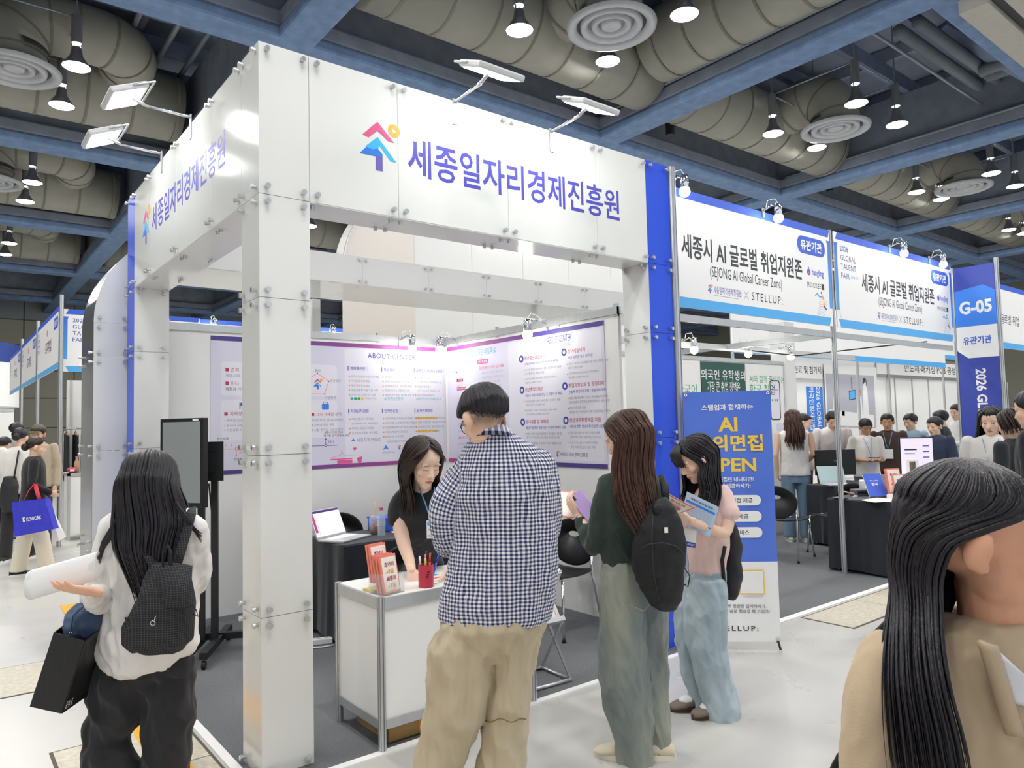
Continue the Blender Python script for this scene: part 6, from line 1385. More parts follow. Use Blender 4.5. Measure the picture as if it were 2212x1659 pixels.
bm2 = frame_mtx(W(922, 1163, d-.07)-Vector(org), RH); bd = MB().box(0, .062, 0, .003, 0, .098, bm2).build('badge', M['paper'], lo); MB().box(.004, .058, -.001, 0, .07, .09, bm2).build('badge_print', M['sky'], bd); add_text(MB(), '세종일자리', .031, .048, h=.010, o=-.0012).xf(bm2).build('badge_lettering', M['ink'], bd, fix=False); add_text(MB(), 'ORGANIZER', .031, .014, h=.010, w=.05, o=-.0012).xf(bm2).build('badge_lettering', M['ink'], bd, fix=False)
MB().ell(HM @ Vector((-.083, .0, -.03))-Vector(org), (.004,)*3, 8, 6).build('earring', M['chrome'], ps_)
# ================================================================ woman in the green cardigan
d = 3.40; org = W(1385, 1705, d); org.z = 0
HM = head_matrix(W(1352, 948, d-.02), FH*.62-RH*.78, R(20), s=1.0)
sk = MB(); add_head(sk, HM, True); limb(sk, [(1358, 985, .0, 24), (1362, 1020, .0, 25), (1362, 1060, 0, 30)], d); core(sk, [W(1362, 1050, d), W(1365, 1230, d), W(1345, 1450, d), W(1372, 1690, d)], .035); core(sk, [W(1365, 1230, d), W(1412, 1330, d+.05), W(1413, 1450, d+.06), W(1420, 1670, d+.06)], .025)
limb(sk, [(1310, 1055, .0, 14), (1293, 1170, .0, 12), (1262, 1132, .12, 9.5), (1250, 1112, .16, 9)], d); hand(sk, W(1250, 1112, d+.16), -RH*.5+FH*.3+Vector((0, 0, .75)), RH*.85+FH*.3, 1, s=.95, curl=(.5, .5, .55, .6), thumb=(.5, .5))
limb(sk, [(1405, 1055, .05, 14), (1380, 1150, .20, 12), (1300, 1120, .26, 9.5), (1288, 1112, .26, 9)], d); hand(sk, W(1290, 1112, d+.26), -RH*.8+Vector((0, 0, .45)), -FH*.6+Vector((0, 0, .5))-RH*.1, -1, s=.95, curl=(.45, .5, .5, .5))
pg = body('long-haired woman in a dark green cardigan and faded jeans holding a phone', org, sk, .0042, HM, '#efcab2', fem=True)
cg = MB(); sil(cg, [(1012, 1336, 1388, 0, .8), (1024, 1312, 1412, 0, .62), (1044, 1296, 1428, 0, .55), (1085, 1294, 1434, 0, .56), (1140, 1294, 1430, 0, .58), (1190, 1297, 1424, 0, .6), (1215, 1300, 1420, 0, .6), (1224, 1304, 1416, 0, .58)], d)
limb(cg, [(1312, 1046, .0, 22), (1300, 1095, .0, 22), (1290, 1150, .0, 21), (1283, 1180, .02, 19), (1265, 1152, .09, 15.5), (1255, 1126, .14, 12.5)], d); limb(cg, [(1405, 1046, .02, 22), (1405, 1120, .1, 21), (1375, 1160, .2, 19), (1305, 1128, .25, 13)], d)
gc = cloth('green_knit', '#33413a', col2='#2b3832', vscale=14, bump=.25)
garment(pg, 'cardigan', cg, .0065, gc, org, .010, (6, 6, 3.5), 41)
jm = denim('vintage', '#a3a596', '#6f7b7f', '#948b6c')
jn = MB(); sil(jn, [(1212, 1302, 1420, 0, .62), (1240, 1298, 1428, 0, .62), (1285, 1304, 1424, 0, .5), (1315, 1320, 1405, 0, .35)], d)
sil(jn, [(1235, 1298, 1385, 0, .85), (1300, 1296, 1392, 0, .9), (1396, 1294, 1396, 0, .85), (1467, 1295, 1403, 0, .85), (1520, 1303, 1406, 0, .85), (1565, 1320, 1409, 0, .9), (1600, 1332, 1411, 0, .95), (1640, 1332, 1413, 0, .95), (1690, 1328, 1412, 0, .95), (1702, 1330, 1410, 0, .95)], d)
sil(jn, [(1235, 1360, 1428, .05, 1.1), (1320, 1374, 1439, .06, 1.2), (1420, 1382, 1441, .06, 1.3), (1512, 1388, 1441, .06, 1.3), (1575, 1395, 1449, .06, 1.2), (1634, 1398, 1442, .06, 1.2), (1685, 1398, 1436, .06, 1.2)], d)
jo = garment(pg, 'jeans', jn, .0075, jm, org, .017, (5.5, 5.5, 2.2), 43, ridge=.65)
pk = [W(1348, 1241, d-.125), W(1402, 1242, d-.125), W(1408, 1302, d-.125), W(1390, 1320, d-.128), W(1362, 1308, d-.128)]
MB().tube([p-Vector(org) for p in pk], .002, 5, closed=True).build('pocket_seam', mat('seam_tan', '#b3a57f', .8), jo, smooth=True)
for cx, py in ((1345, 1690), (1400, 1700)): shoe(pg, org, (*(W(cx, py, d+.03).xy), 0), -RH*.95+FH*.2, .26, mat('shoe_cream', '#ddd3b6', .6), mat('sole_cream', '#efe9da', .6))
ha = HM.to_3x3() @ Vector((1, 0, 0)); hb = HM.to_3x3() @ Vector((0, 1, 0))
lv = head_levels(HM, [(.128, -.015, .010, .012, 110, 430), (.115, -.02, .046, .058, 115, 425), (.085, -.02, .080, .100, 130, 410), (.035, -.02, .092, .112, 150, 390), (-.02, -.025, .094, .112, 158, 382)])
hx = ha.copy(); hx.z = 0; hx.normalize(); hy = hb.copy(); hy.z = 0; hy.normalize()
lv += [(W(1362, 1000, d-.03), hx, .100, hy, .100, 155, 385), (W(1364, 1050, d-.05), hx, .104, hy, .105, 160, 385), (W(1368, 1100, d-.06), hx, .098, hy, .105, 175, 385), (W(1384, 1150, d-.08), hx, .075, hy, .09, 190, 380), (W(1398, 1200, d-.09), hx, .055, hy, .07, 200, 370)]
hair_part(hair_loft(lv, 230, 9, rad=.007, tail=.35, jit=.008), HB, pg, org)
bw_ = MB().tube([W(1250, 1112, d+.16)-Vector(org)+RH*(.03*math.cos(t))+FH*(.02*math.sin(t))+Vector((0, 0, .02*math.cos(t))) for t in [2*math.pi*k/16 for k in range(16)]], .004, 6, closed=True).build('watch', M['chrome'], pg, smooth=True)
# phone and leaflet in her hands
ph2 = thing('phone', 'lilac phone in the hands of the green cardigan woman', 'phone', mtx=Matrix.Translation(W(1262, 1092, d+.14)) @ frame_mtx((0, 0, 0), RH).to_3x3().to_4x4() @ Matrix.Rotation(R(-38), 4, 'Y') @ Matrix.Rotation(R(-28), 4, 'X'))
MB().box(-.037, .037, -.005, .005, -.078, .078).build('case', mat('phone_lilac', '#b79ad6', .35), ph2, bevel=.006); MB().box(-.034, .034, .0051, .0056, -.074, .074).build('screen', scr_d, ph2); MB().box(-.03, -.01, -.0075, -.005, .045, .07).build('camera_bump', M['black'], ph2)
lf_ = thing('leaflet', 'coral leaflet held behind the lilac phone', 'leaflet', mtx=Matrix.Translation(W(1232, 1090, d+.30)) @ frame_mtx((0, 0, 0), RH).to_3x3().to_4x4() @ Matrix.Rotation(R(10), 4, 'Y') @ Matrix.Rotation(R(-55), 4, 'X'))
MB().box(-.075, .075, 0, .003, -.10, .10).build('sheet', M['coral'], lf_); MB().box(-.066, .066, -.001, 0, -.09, .09).build('field', M['cream'], lf_)
# ---- black daypack
def blob_bag(name, label, rows, d, m, seed, amp=.012, ratio=.55, vox=.008, extra=None, cat='backpack'):
    mb = MB(); sil(mb, rows, d, ratio)
    if extra: extra(mb)
    c0 = W((rows[-1][1]+rows[-1][2])/2, rows[-1][0], d); me = remesh(mb, vox, 6); crumple(me, amp, (4, 4, 2.5), seed, .6, c0)
    r_ = thing(name, label, cat, c0); co = getco(me); setco(me, co-np.array(c0, 'f')); me.materials.append(m); me.polygons.foreach_set('use_smooth', [True]*len(me.polygons)); me.name = 'bag_body'; link('bag_body', me, r_); return r_, c0
nyl = mat('black_nylon', '#16171a', .55, var=.15, vscale=10, bump=.2, bscale=200)
bp, c0 = blob_bag('backpack', 'black nylon daypack on the back of the green cardigan woman', [(1075, 1412, 1440, -.12), (1095, 1392, 1458, -.13), (1130, 1378, 1472, -.14), (1180, 1368, 1482, -.15), (1230, 1368, 1482, -.15), (1270, 1382, 1475, -.15), (1300, 1402, 1470, -.14), (1316, 1425, 1462, -.13)], d, nyl, 51)
def strap(parent, c0, pts, w=.018, t=.004, m=None, name='strap'): return MB().tube([Vector(p)-Vector(c0) for p in pts], [(w, t)]*len(pts), 8).build(name, m or nyl, parent, smooth=True)
strap(bp, c0, [W(1410, 1085, d-.10), W(1390, 1050, d-.09), W(1362, 1022, d-.05), W(1335, 1018, d+.0), W(1318, 1030, d+.06)]); strap(bp, c0, [W(1438, 1085, d-.08), W(1436, 1050, d-.04), W(1425, 1028, d+.03), W(1418, 1050, d+.10)])
strap(bp, c0, [W(1385, 1250, d-.09), W(1350, 1190, d-.11), W(1330, 1150, d-.10)], .012); strap(bp, c0, [W(1478, 1225, d-.13), W(1490, 1245, d-.13), W(1486, 1268, d-.13), W(1478, 1262, d-.13)], .004, .002)
for sp_ in ([W(1378, 1190, d-.21), W(1400, 1176, d-.235), W(1430, 1172, d-.245), W(1460, 1180, d-.23), W(1476, 1195, d-.2)], [W(1410, 1112, d-.2), W(1408, 1170, d-.23), W(1412, 1240, d-.235), W(1424, 1296, d-.2)]): MB().tube([p_-Vector(c0) for p_ in sp_], .003, 6).build('seam', mat('seam_black', '#2b2c30', .6), bp, smooth=True)
MB().ell(W(1420, 1100, d-.165)-Vector(c0), (.03, .02, .03), 10, 8).build('gathered_top', nyl, bp, smooth=True); MB().box(-.008, .008, -.002, .002, -.012, .012, frame_mtx(W(1439, 1145, d-.215)-Vector(c0), RH)).build('tag', M['cream'], bp)
# ================================================================ girl in the pink T-shirt
d = 3.93; org = W(1530, 1560, d); org.z = 0
HM = head_matrix(W(1502, 992, d-.01), -RH*.96-FH*.25, R(30), s=.98)
sk = MB(); add_head(sk, HM, True); limb(sk, [(1518, 1018, .02, 20), (1530, 1045, .02, 20), (1535, 1080, .02, 24)], d); core(sk, [W(1533, 1070, d+.02), W(1528, 1230, d), W(1485, 1400, d+.05), W(1515, 1535, d+.05)], .03); core(sk, [W(1528, 1230, d), W(1525, 1400, d-.02), W(1560, 1555, d-.03)], .03)
limb(sk, [(1562, 1068, -.06, 15), (1572, 1110, -.09, 15), (1566, 1150, -.12, 13), (1530, 1140, -.17, 11), (1492, 1126, -.2, 9)], d); hand(sk, W(1490, 1125, d-.2), -RH*.95+Vector((0, 0, .2)), FH*.7+Vector((0, 0, .3)), -1, s=.9, curl=(.35, .4, .4, .45), thumb=(.5, .4))
limb(sk, [(1500, 1068, .12, 13), (1490, 1120, .16, 12), (1480, 1140, .05, 11), (1470, 1130, -.08, 9)], d); hand(sk, W(1470, 1132, d-.06), -RH*.7+Vector((0, 0, .35))-FH*.2, FH*.3+Vector((0, 0, .9)), 1, s=.9)
pp_ = body('girl in a pale pink T-shirt and wide light jeans reading leaflets', org, sk, .0045, HM, '#f2cfb9', fem=True, closed=True, lips='#c76a6c')
ts = MB(); sil(ts, [(1046, 1522, 1550, .02, .9), (1058, 1506, 1568, .01, .85), (1078, 1496, 1577, .0, .95), (1110, 1488, 1578, 0, 1.0), (1150, 1484, 1576, 0, .95), (1200, 1488, 1572, 0, .9), (1230, 1490, 1568, 0, .9), (1238, 1494, 1564, 0, .9)], d)
limb(ts, [(1560, 1066, -.05, 19), (1572, 1090, -.08, 20), (1577, 1108, -.10, 19.5)], d); limb(ts, [(1510, 1066, .10, 18), (1498, 1095, .15, 18)], d)
garment(pp_, 'tshirt', ts, .007, cloth('pale_pink', '#ecccc5', var=.03), org, .011, (6, 6, 3.4), 61)
lj = denim('light', '#bccad0', '#9fb1bb', '#c0cbd0')
jn = MB(); sil(jn, [(1228, 1492, 1566, 0, .9), (1258, 1486, 1566, 0, .85), (1290, 1496, 1552, 0, .7)], d)
sil(jn, [(1250, 1486, 1535, .07, 1.2), (1320, 1460, 1512, .07, 1.2), (1388, 1462, 1504, .07, 1.3), (1452, 1474, 1512, .07, 1.3), (1495, 1488, 1530, .07, 1.2), (1530, 1492, 1538, .06, 1.1)], d)
sil(jn, [(1250, 1492, 1567, -.05, .9), (1300, 1480, 1568, -.05, .9), (1390, 1484, 1566, -.05, .9), (1460, 1504, 1578, -.05, .85), (1510, 1516, 1591, -.05, .85), (1548, 1524, 1598, -.05, .9), (1556, 1528, 1596, -.05, .9)], d)
garment(pp_, 'jeans', jn, .0075, lj, org, .018, (5.2, 5.2, 2.2), 63, ridge=.65)
taupe = mat('shoe_taupe', '#7d7064', .6, var=.1, vscale=30); gum = mat('sole_gum', '#4a3d33', .7)
shoe(pp_, org, (*(W(1494, 1538, d+.06).xy), 0), -RH*.97-FH*.2, .25, taupe, gum, M['white']); shoe(pp_, org, (*(W(1540, 1572, d-.04).xy), 0), -RH*.93-FH*.35, .25, taupe, gum, M['white'])
ha = HM.to_3x3() @ Vector((1, 0, 0)); hb = HM.to_3x3() @ Vector((0, 1, 0)); hx = ha.copy(); hx.z = 0; hx.normalize(); hy = hb.copy(); hy.z = 0; hy.normalize()
lv = head_levels(HM, [(.126, -.01, .010, .012, 95, 445), (.115, -.02, .046, .058, 100, 440), (.085, -.02, .080, .100, 118, 422), (.035, -.02, .090, .108, 140, 400), (-.02, -.025, .092, .108, 148, 392)], .98)
lv += [(W(1512, 1028, d-.02), hx, .098, hy, .092, 140, 400), (W(1516, 1055, d-.03), hx, .112, hy, .085, 135, 405), (W(1510, 1085, d-.04), hx, .125, hy, .085, 125, 410), (W(1502, 1115, d-.05), hx, .12, hy, .075, 120, 400)]
hair_part(hair_loft(lv, 220, 13, rad=.0065, tail=.35, jit=.007), HK, pp_, org)
fm = MB()
for k in range(15):
    x_ = -.055+.11*k/14; fm.tube([HM @ Vector((x_*.5, .05, .118)), HM @ Vector((x_*.9, .092, .085)), HM @ Vector((x_*1.05, .106-.3*x_*x_*8, .045)), HM @ Vector((x_*1.1, .104-.3*x_*x_*8, .012+.006*math.sin(k*2.1)))], [.005, .007, .006, .002], 6)
hair_part(fm, HK, pp_, org, 'fringe')
bp, c0 = blob_bag('backpack', 'small dark backpack behind the pink T-shirt girl', [(1130, 1574, 1588, .06), (1160, 1566, 1600, .06), (1200, 1562, 1602, .06), (1250, 1562, 1600, .06), (1285, 1566, 1596, .06), (1296, 1572, 1590, .06)], d, mat('charcoal_nylon', '#2a2b30', .6, var=.1), 65, ratio=1.4)
strap(bp, c0, [W(1575, 1150, d+.02), W(1570, 1100, d-.0), W(1552, 1060, d-.06), W(1535, 1048, d-.10), W(1525, 1065, d-.15)], .014); strap(bp, c0, [W(1565, 1270, d-.05), W(1560, 1210, d-.12), W(1566, 1180, d-.13)], .010)
MB().tube([W(1545, 1055, d-.08)-Vector(c0), W(1530, 1075, d-.14)-Vector(c0), W(1520, 1120, d-.16)-Vector(c0)], .012, 8).build('strap', nyl, bp, smooth=True)
# leaflets
def sheet_at(label, corners, d_, th, m, fn=None, name='leaflet'):
    """stiff sheet through four corner points (upper left, upper right, lower right, lower left) given as (px, py, depth shift)"""
    A, B, C_, D_ = [W(a, b, d_+c) for a, b, c in corners]; c0 = (A+B+C_+D_)/4; n = (B-A).cross(D_-A).normalized()*th
    r_ = thing(name, label, 'leaflet', c0); q = [p-c0 for p in (A, B, C_, D_)]
    MB().add(q+[p+n for p in q], [(0, 1, 2, 3), (7, 6, 5, 4), (0, 4, 5, 1), (1, 5, 6, 2), (2, 6, 7, 3), (3, 7, 4, 0)]).build('sheet', m, r_)
    def pt(u_, v_, lift=.0015): return q[0].lerp(q[1], u_).lerp(q[3].lerp(q[2], u_), v_)-n.normalized()*lift
    if fn: fn(r_, pt)
    return r_
def quad(r_, pt, u0, u1, v0, v1, m, lift=.0015): MB().add([pt(u0, v0, lift), pt(u1, v0, lift), pt(u1, v1, lift), pt(u0, v1, lift)], [(0, 1, 2, 3)]).build('print', m, r_)
def txt_on(r_, pt, s_, u0, u1, v0, v1, m, bold=.02):
    co, fs = glyphs(borrow(s_), bold); mn = co.min(0); mx = co.max(0); k = (co-mn)/(mx-mn); MB().add([pt(u0+(u1-u0)*a, v1+(v0-v1)*b, .002) for a, b in k], fs).build('lettering', m, r_, fix=False)
def coral_sheet(r_, pt):
    quad(r_, pt, .07, .93, .06, .94, M['cream'], .0010)
    for s_, a, b, v0, v1, ink in (('청년의', .24, .76, .15, .28, 'crim'), ('내일', .30, .70, .33, .45, 'orange'), ('세종의', .24, .76, .50, .62, 'mid'), ('내일', .30, .70, .68, .80, 'orange')): txt_on(r_, pt, s_, a, b, v0, v1, M[ink])
sheet_at('coral youth leaflet held by the pink T-shirt girl', [(1434, 1062, -.30), (1502, 1098, -.26), (1460, 1112, -.2), (1438, 1104, -.22)], d, .003, M['coral'], coral_sheet)
def blue_sheet(r_, pt):
    quad(r_, pt, .05, .95, .22, .29, M['mid']); quad(r_, pt, .05, .95, .72, .76, M['crim'])
    for k in range(6): quad(r_, pt, .08, .9, .34+.055*k, .355+.055*k, M['lgrey'])
    txt_on(r_, pt, '세종시 글로벌 취업', .15, .85, .10, .16, M['ink'])
sheet_at('pale blue programme leaflet held by the pink T-shirt girl', [(1484, 1062, -.16), (1553, 1096, -.22), (1533, 1160, -.2), (1466, 1128, -.14)], d, .004, mat('leaflet_blue', '#bcd9f2', .5), blue_sheet)
nb = sheet_at('participant name badge hanging before the pink T-shirt', [(1470, 1140, -.17), (1505, 1146, -.2), (1502, 1184, -.2), (1466, 1176, -.17)], d, .002, M['paper'], lambda r_, pt: (quad(r_, pt, 0, 1, .72, 1, M['navy']), txt_on(r_, pt, 'PARTICIPANT', .05, .95, .80, .92, M['white'], 0)), 'name_badge'); nb['category'] = 'badge'
# ================================================================ woman in the white shirt, left foreground
def grid_mat(name, c1, c2, per):
    m = mat(name, c1, .8, bump=.2, bscale=300); nt = m.node_tree; tc = nt.nodes.new('ShaderNodeTexCoord'); sp = nt.nodes.new('ShaderNodeSeparateXYZ'); nt.links.new(tc.outputs['Object'], sp.inputs[0]); outs = []
    for i in (0, 2):
        a = nt.nodes.new('ShaderNodeMath'); a.operation = 'MULTIPLY'; a.inputs[1].default_value = 1/per; b = nt.nodes.new('ShaderNodeMath'); b.operation = 'FRACT'; c = nt.nodes.new('ShaderNodeMath'); c.operation = 'GREATER_THAN'; c.inputs[1].default_value = .72
        nt.links.new(sp.outputs[i], a.inputs[0]); nt.links.new(a.outputs[0], b.inputs[0]); nt.links.new(b.outputs[0], c.inputs[0]); outs.append(c)
    mx = nt.nodes.new('ShaderNodeMath'); mx.operation = 'MAXIMUM'; nt.links.new(outs[0].outputs[0], mx.inputs[0]); nt.links.new(outs[1].outputs[0], mx.inputs[1])
    mi = nt.nodes.new('ShaderNodeMix'); mi.data_type = 'RGBA'; mi.inputs['A'].default_value = (*srgb(c1), 1); mi.inputs['B'].default_value = (*srgb(c2), 1); nt.links.new(mx.outputs[0], mi.inputs['Factor']); nt.links.new(mi.outputs['Result'], nt.nodes['Principled BSDF'].inputs['Base Color'])
    return m
d = 2.90; org = W(300, 1800, d); org.z = 0
HM = head_matrix(W(325, 1046, d), FH*.97-RH*.12, R(14), s=1.0)
sk = MB(); add_head(sk, HM, True); limb(sk, [(326, 1080, .0, 27), (328, 1110, .0, 29), (330, 1150, 0, 30)], d); core(sk, [W(330, 1140, d), W(325, 1390, d), W(255, 1550, d), W(242, 1790, d)], .035); core(sk, [W(325, 1390, d), W(362, 1550, d), W(352, 1790, d)], .035)
limb(sk, [(245, 1150, .0, 15), (226, 1270, .0, 13), (214, 1282, -.14, 11), (205, 1279, -.28, 10.5)], d); hand(sk, W(204, 1278, d-.29), -RH*.72-FH*.62+Vector((0, 0, .28)), Vector((0, 0, .8))+FH*.5, 1, s=.88, curl=(.12, .15, .15, .2), thumb=(1.0, .15), spread=.1)
limb(sk, [(416, 1140, .0, 13), (422, 1240, .05, 11), (400, 1262, .2, 10)], d); hand(sk, W(398, 1262, d+.23), FH*.8-RH*.4, Vector((0, 0, -1)), -1)
p1 = body('long-haired woman in a loose white shirt and black trousers seen from behind', org, sk, .0042, HM, '#e8b79a', fem=True)
ws = MB(); sil(ws, [(1092, 300, 360, 0, .75), (1105, 268, 402, 0, .55), (1122, 244, 428, 0, .5), (1150, 234, 436, 0, .52), (1200, 236, 432, 0, .55), (1260, 236, 426, 0, .58), (1310, 228, 422, 0, .6), (1355, 213, 428, 0, .6), (1390, 205, 431, 0, .6), (1418, 214, 412, 0, .62), (1438, 236, 376, -.01, .8), (1450, 260, 330, -.03, 1.0)], d)
limb(ws, [(252, 1142, .0, 30), (234, 1200, .0, 34), (226, 1255, .0, 36), (216, 1292, -.05, 30), (210, 1291, -.16, 21), (202, 1282, -.25, 15)], d)
limb(ws, [(415, 1138, .0, 28), (424, 1195, .02, 26), (424, 1245, .05, 26), (410, 1266, .12, 20), (395, 1262, .2, 14)], d)
wsm = cloth('white_shirt', '#ece8e4', var=.02, vscale=3); garment(p1, 'shirt', ws, .0068, wsm, org, .020, (5, 5, 2.6), 71, ridge=.65)
bt_ = MB(); sil(bt_, [(1360, 245, 400, 0, .5), (1400, 226, 408, 0, .46), (1450, 212, 408, 0, .46), (1490, 235, 385, 0, .35)], d)
sil(bt_, [(1425, 212, 325, 0, .7), (1467, 194, 328, 0, .8), (1535, 194, 314, 0, .85), (1562, 188, 300, .0, .85), (1596, 190, 280, 0, .9), (1628, 182, 286, -.02, .9), (1659, 182, 296, -.02, .9), (1720, 186, 300, 0, .9), (1795, 190, 296, 0, .9)], d)
sil(bt_, [(1425, 305, 412, .02, .7), (1492, 310, 416, .02, .85), (1555, 310, 415, .02, .85), (1606, 308, 408, .02, .9), (1659, 308, 401, .02, .9), (1720, 310, 396, .02, .9), (1795, 314, 392, .02, .9)], d)
garment(p1, 'trousers', bt_, .0075, cloth('black_wide', '#2b2b2e', col2='#232326', vscale=20), org, .019, (4.5, 4.5, 2.0), 73, ridge=.6)
for cx in (240, 352): shoe(p1, org, (*(W(cx, 1800, d+.05).xy), 0), FH, .25, mat('shoe_black', '#26262a', .5), M['black'])
ha = HM.to_3x3() @ Vector((1, 0, 0)); hb = HM.to_3x3() @ Vector((0, 1, 0)); hx = Vector((ha.x, ha.y, 0)).normalized(); hy = Vector((hb.x, hb.y, 0)).normalized()
lv = head_levels(HM, [(.132, -.015, .012, .014, 90, 450), (.120, -.02, .050, .060, 100, 440), (.085, -.02, .084, .104, 120, 420), (.035, -.02, .100, .116, 140, 400), (-.02, -.025, .110, .118, 155, 385)])
lv += [(W(326, 1098, d-.02), hx, .126, hy, .112, 160, 380), (W(326, 1135, d-.05), hx, .128, hy, .095, 165, 375), (W(322, 1180, d-.07), hx, .112, hy, .085, 170, 370), (W(328, 1230, d-.08), hx, .085, hy, .075, 175, 365), (W(338, 1285, d-.09), hx, .062, hy, .06, 178, 362), (W(340, 1345, d-.09), hx, .045, hy, .05, 180, 360)]
hair_part(hair_loft(lv, 300, 17, rad=.0065, tail=.38, jit=.008), HK, p1, org)
wisp = MB()
for k in range(16):
    o1 = random.uniform(-5, 5); wisp.tube([W(275+o1, 1075, d-.10), W(262+o1, 1110, d-.12), W(246+o1*1.5, 1140, d-.11), W(228+o1*1.5, 1170, d-.09), W(214+o1*.8, 1205+random.uniform(-10, 14), d-.07)], [.005, .005, .0045, .004, .0012], 5)
hair_part(wisp, HK, p1, org, 'hair_strands'); wisp = MB()
for k in range(12):
    o1 = random.uniform(-5, 5); wisp.tube([W(375+o1, 1085, d-.10), W(398+o1, 1115, d-.11), W(415+o1, 1140, d-.09), W(435+o1*.5, 1165+random.uniform(-14, 10), d-.05)], [.004, .004, .003, .001], 5)
hair_part(wisp, HK, p1, org, 'hair_strands')
# ---- her drawstring backpack
gmx = grid_mat('black_check_nylon', '#1a1a1c', '#3c3c40', .0085)
bp, c0 = blob_bag('backpack', 'black checked drawstring backpack on the white shirt woman', [(1218, 330, 392, -.16, .5), (1232, 322, 402, -.17, .6), (1268, 306, 412, -.18, .62), (1310, 288, 418, -.18, .62), (1350, 268, 420, -.18, .6), (1385, 268, 416, -.18, .6), (1405, 288, 396, -.17, .5)], d, gmx, 75, amp=.012, vox=.0065)
fl_ = MB(); fw = lambda u_, v_: W(340+76*u_+6*v_-4*math.sin(3.1*v_), 1222+98*v_*(1-.10*(2*u_-1)**2)-6*math.sin(math.pi*u_), d-.235-.045*math.sin(math.pi*u_)*(.35+.65*math.sin(math.pi*min(1, v_*.75)))+.05*(1-v_)**3)-Vector(c0)
fo = fl_.grid(fw, 20, 20).build('flap', gmx, bp, smooth=True); so = fo.modifiers.new('solid', 'SOLIDIFY'); so.thickness = .01
strap(bp, c0, [W(378, 1228, d-.17), W(390, 1190, d-.13), W(402, 1150, d-.11), W(412, 1115, d-.07), W(412, 1100, d+.0)], .022, .006, gmx); strap(bp, c0, [W(335, 1228, d-.17), W(318, 1190, d-.14), W(290, 1150, d-.11), W(264, 1118, d-.07), W(258, 1106, d+.0)], .022, .006, gmx)
strap(bp, c0, [W(352, 1228, d-.2), W(352, 1195, d-.19), W(362, 1178, d-.19), W(369, 1195, d-.2), W(368, 1228, d-.21)], .008, .003); strap(bp, c0, [W(286, 1372, d-.14), W(276, 1330, d-.11), W(280, 1290, d-.08)], .012, .004)
MB().tube([W(330+5*math.cos(t), 1346+5*math.sin(t), d-.275)-Vector(c0) for t in [2*math.pi*k/14 for k in range(14)]], .0016, 6, closed=True).build('ring', M['chrome'], bp, smooth=True); MB().tube([W(333, 1342, d-.276)-Vector(c0), W(336, 1330, d-.276)-Vector(c0)], .0016, 6).build('toggle', M['chrome'], bp)
MB().tube([W(412, 1302, d-.2)-Vector(c0), W(424, 1318, d-.2)-Vector(c0), W(428, 1332, d-.2)-Vector(c0), W(416, 1326, d-.2)-Vector(c0)], .002, 5).build('cord', M['black'], bp, smooth=True)
# ---- rolled papers in her hand
pr_ = thing('paper_sheaf', 'loosely rolled white papers in the left hand of the white shirt woman', 'papers', W(140, 1240, d-.28)); c0 = pr_.location.copy()
A, B = W(66, 1264, d-.34), W(212, 1222, d-.22)
for q in range(3):
    def fn(u_, v_, q=q):
        c_ = A.lerp(B, u_*(1-.01*q)); t = R(55+235*v_-8*q); return c_+FH*((.018+.003*q)*math.cos(t))+Vector((0, 0, 1))*((.052-.0025*q)*math.sin(t)+(.006*q*(1-v_)*0))-RH*.004*q-c0
    o = MB().grid(fn, 14, 22).build('sheet', M['paper'], pr_, smooth=True); so = o.modifiers.new('solid', 'SOLIDIFY'); so.thickness = .0012
# ---- black paper shopping bag with a denim garment
sb = thing('shopping_bag', 'black paper shopping bag hanging from the arm of the white shirt woman', 'bag', W(150, 1535, d-.12)); c0 = sb.location.copy(); kraft = mat('black_kraft', '#19191b', .55, var=.15, vscale=8, bump=.15, bscale=30)
T = [W(118, 1366, d-.16), W(184, 1384, d-.22), W(222, 1352, d-.06), W(158, 1336, d-.0)]; Bt = [W(66, 1526, d-.14), W(133, 1541, d-.20), W(194, 1498, d-.04), W(128, 1484, d+.02)]
for i in range(4):
    j = (i+1) % 4; n_ = (T[j]-T[i]).cross(Bt[i]-T[i]).normalized()*.003; q = [T[i], T[j], Bt[j], Bt[i]]; o = MB().add([p-c0 for p in q]+[p-n_-c0 for p in q], [(0, 1, 2, 3), (7, 6, 5, 4), (0, 4, 5, 1), (1, 5, 6, 2), (2, 6, 7, 3), (3, 7, 4, 0)]).build('side', kraft, sb)
MB().add([p-c0 for p in Bt]+[p-c0+Vector((0, 0, .003)) for p in Bt], [(3, 2, 1, 0), (4, 5, 6, 7)]).build('base', kraft, sb)
def on(u_, v_): return T[1].lerp(T[2], u_).lerp(Bt[1].lerp(Bt[2], u_), v_)+(T[1]-T[0]).normalized()*.002-c0
co, fs = glyphs('BL', .01); mn = co.min(0); mx = co.max(0); k_ = (co-mn)/(mx-mn); MB().add([on(.06+.34*a, .97-.11*b) for a, b in k_], fs).build('lettering', M['lgrey'], sb, fix=False)
strap(sb, c0, [T[0].lerp(T[1], .5), W(158, 1330, d-.16), W(200, 1292, d-.14), W(215, 1290, d-.1)], .010, .002, kraft, 'handle'); strap(sb, c0, [T[2].lerp(T[3], .5), W(196, 1330, d-.04), W(206, 1296, d-.1)], .010, .002, kraft, 'handle')
dn = MB(); sil(dn, [(1306, 168, 210, -.08, .8), (1325, 148, 218, -.09, .7), (1350, 140, 216, -.1, .7), (1385, 142, 208, -.1, .7)], d); me = remesh(dn, .006, 4); crumple(me, .012, (7, 7, 5), 77, .7, c0)
dg = thing('denim_garment', 'dark blue denim garment stuffed in the black shopping bag', 'garment', c0); setco(me, getco(me)-np.array(c0, 'f')); me.materials.append(denim('dark', '#2e3f5c', '#4a5f80', '#22304a')); me.polygons.foreach_set('use_smooth', [True]*len(me.polygons)); link('cloth', me, dg)
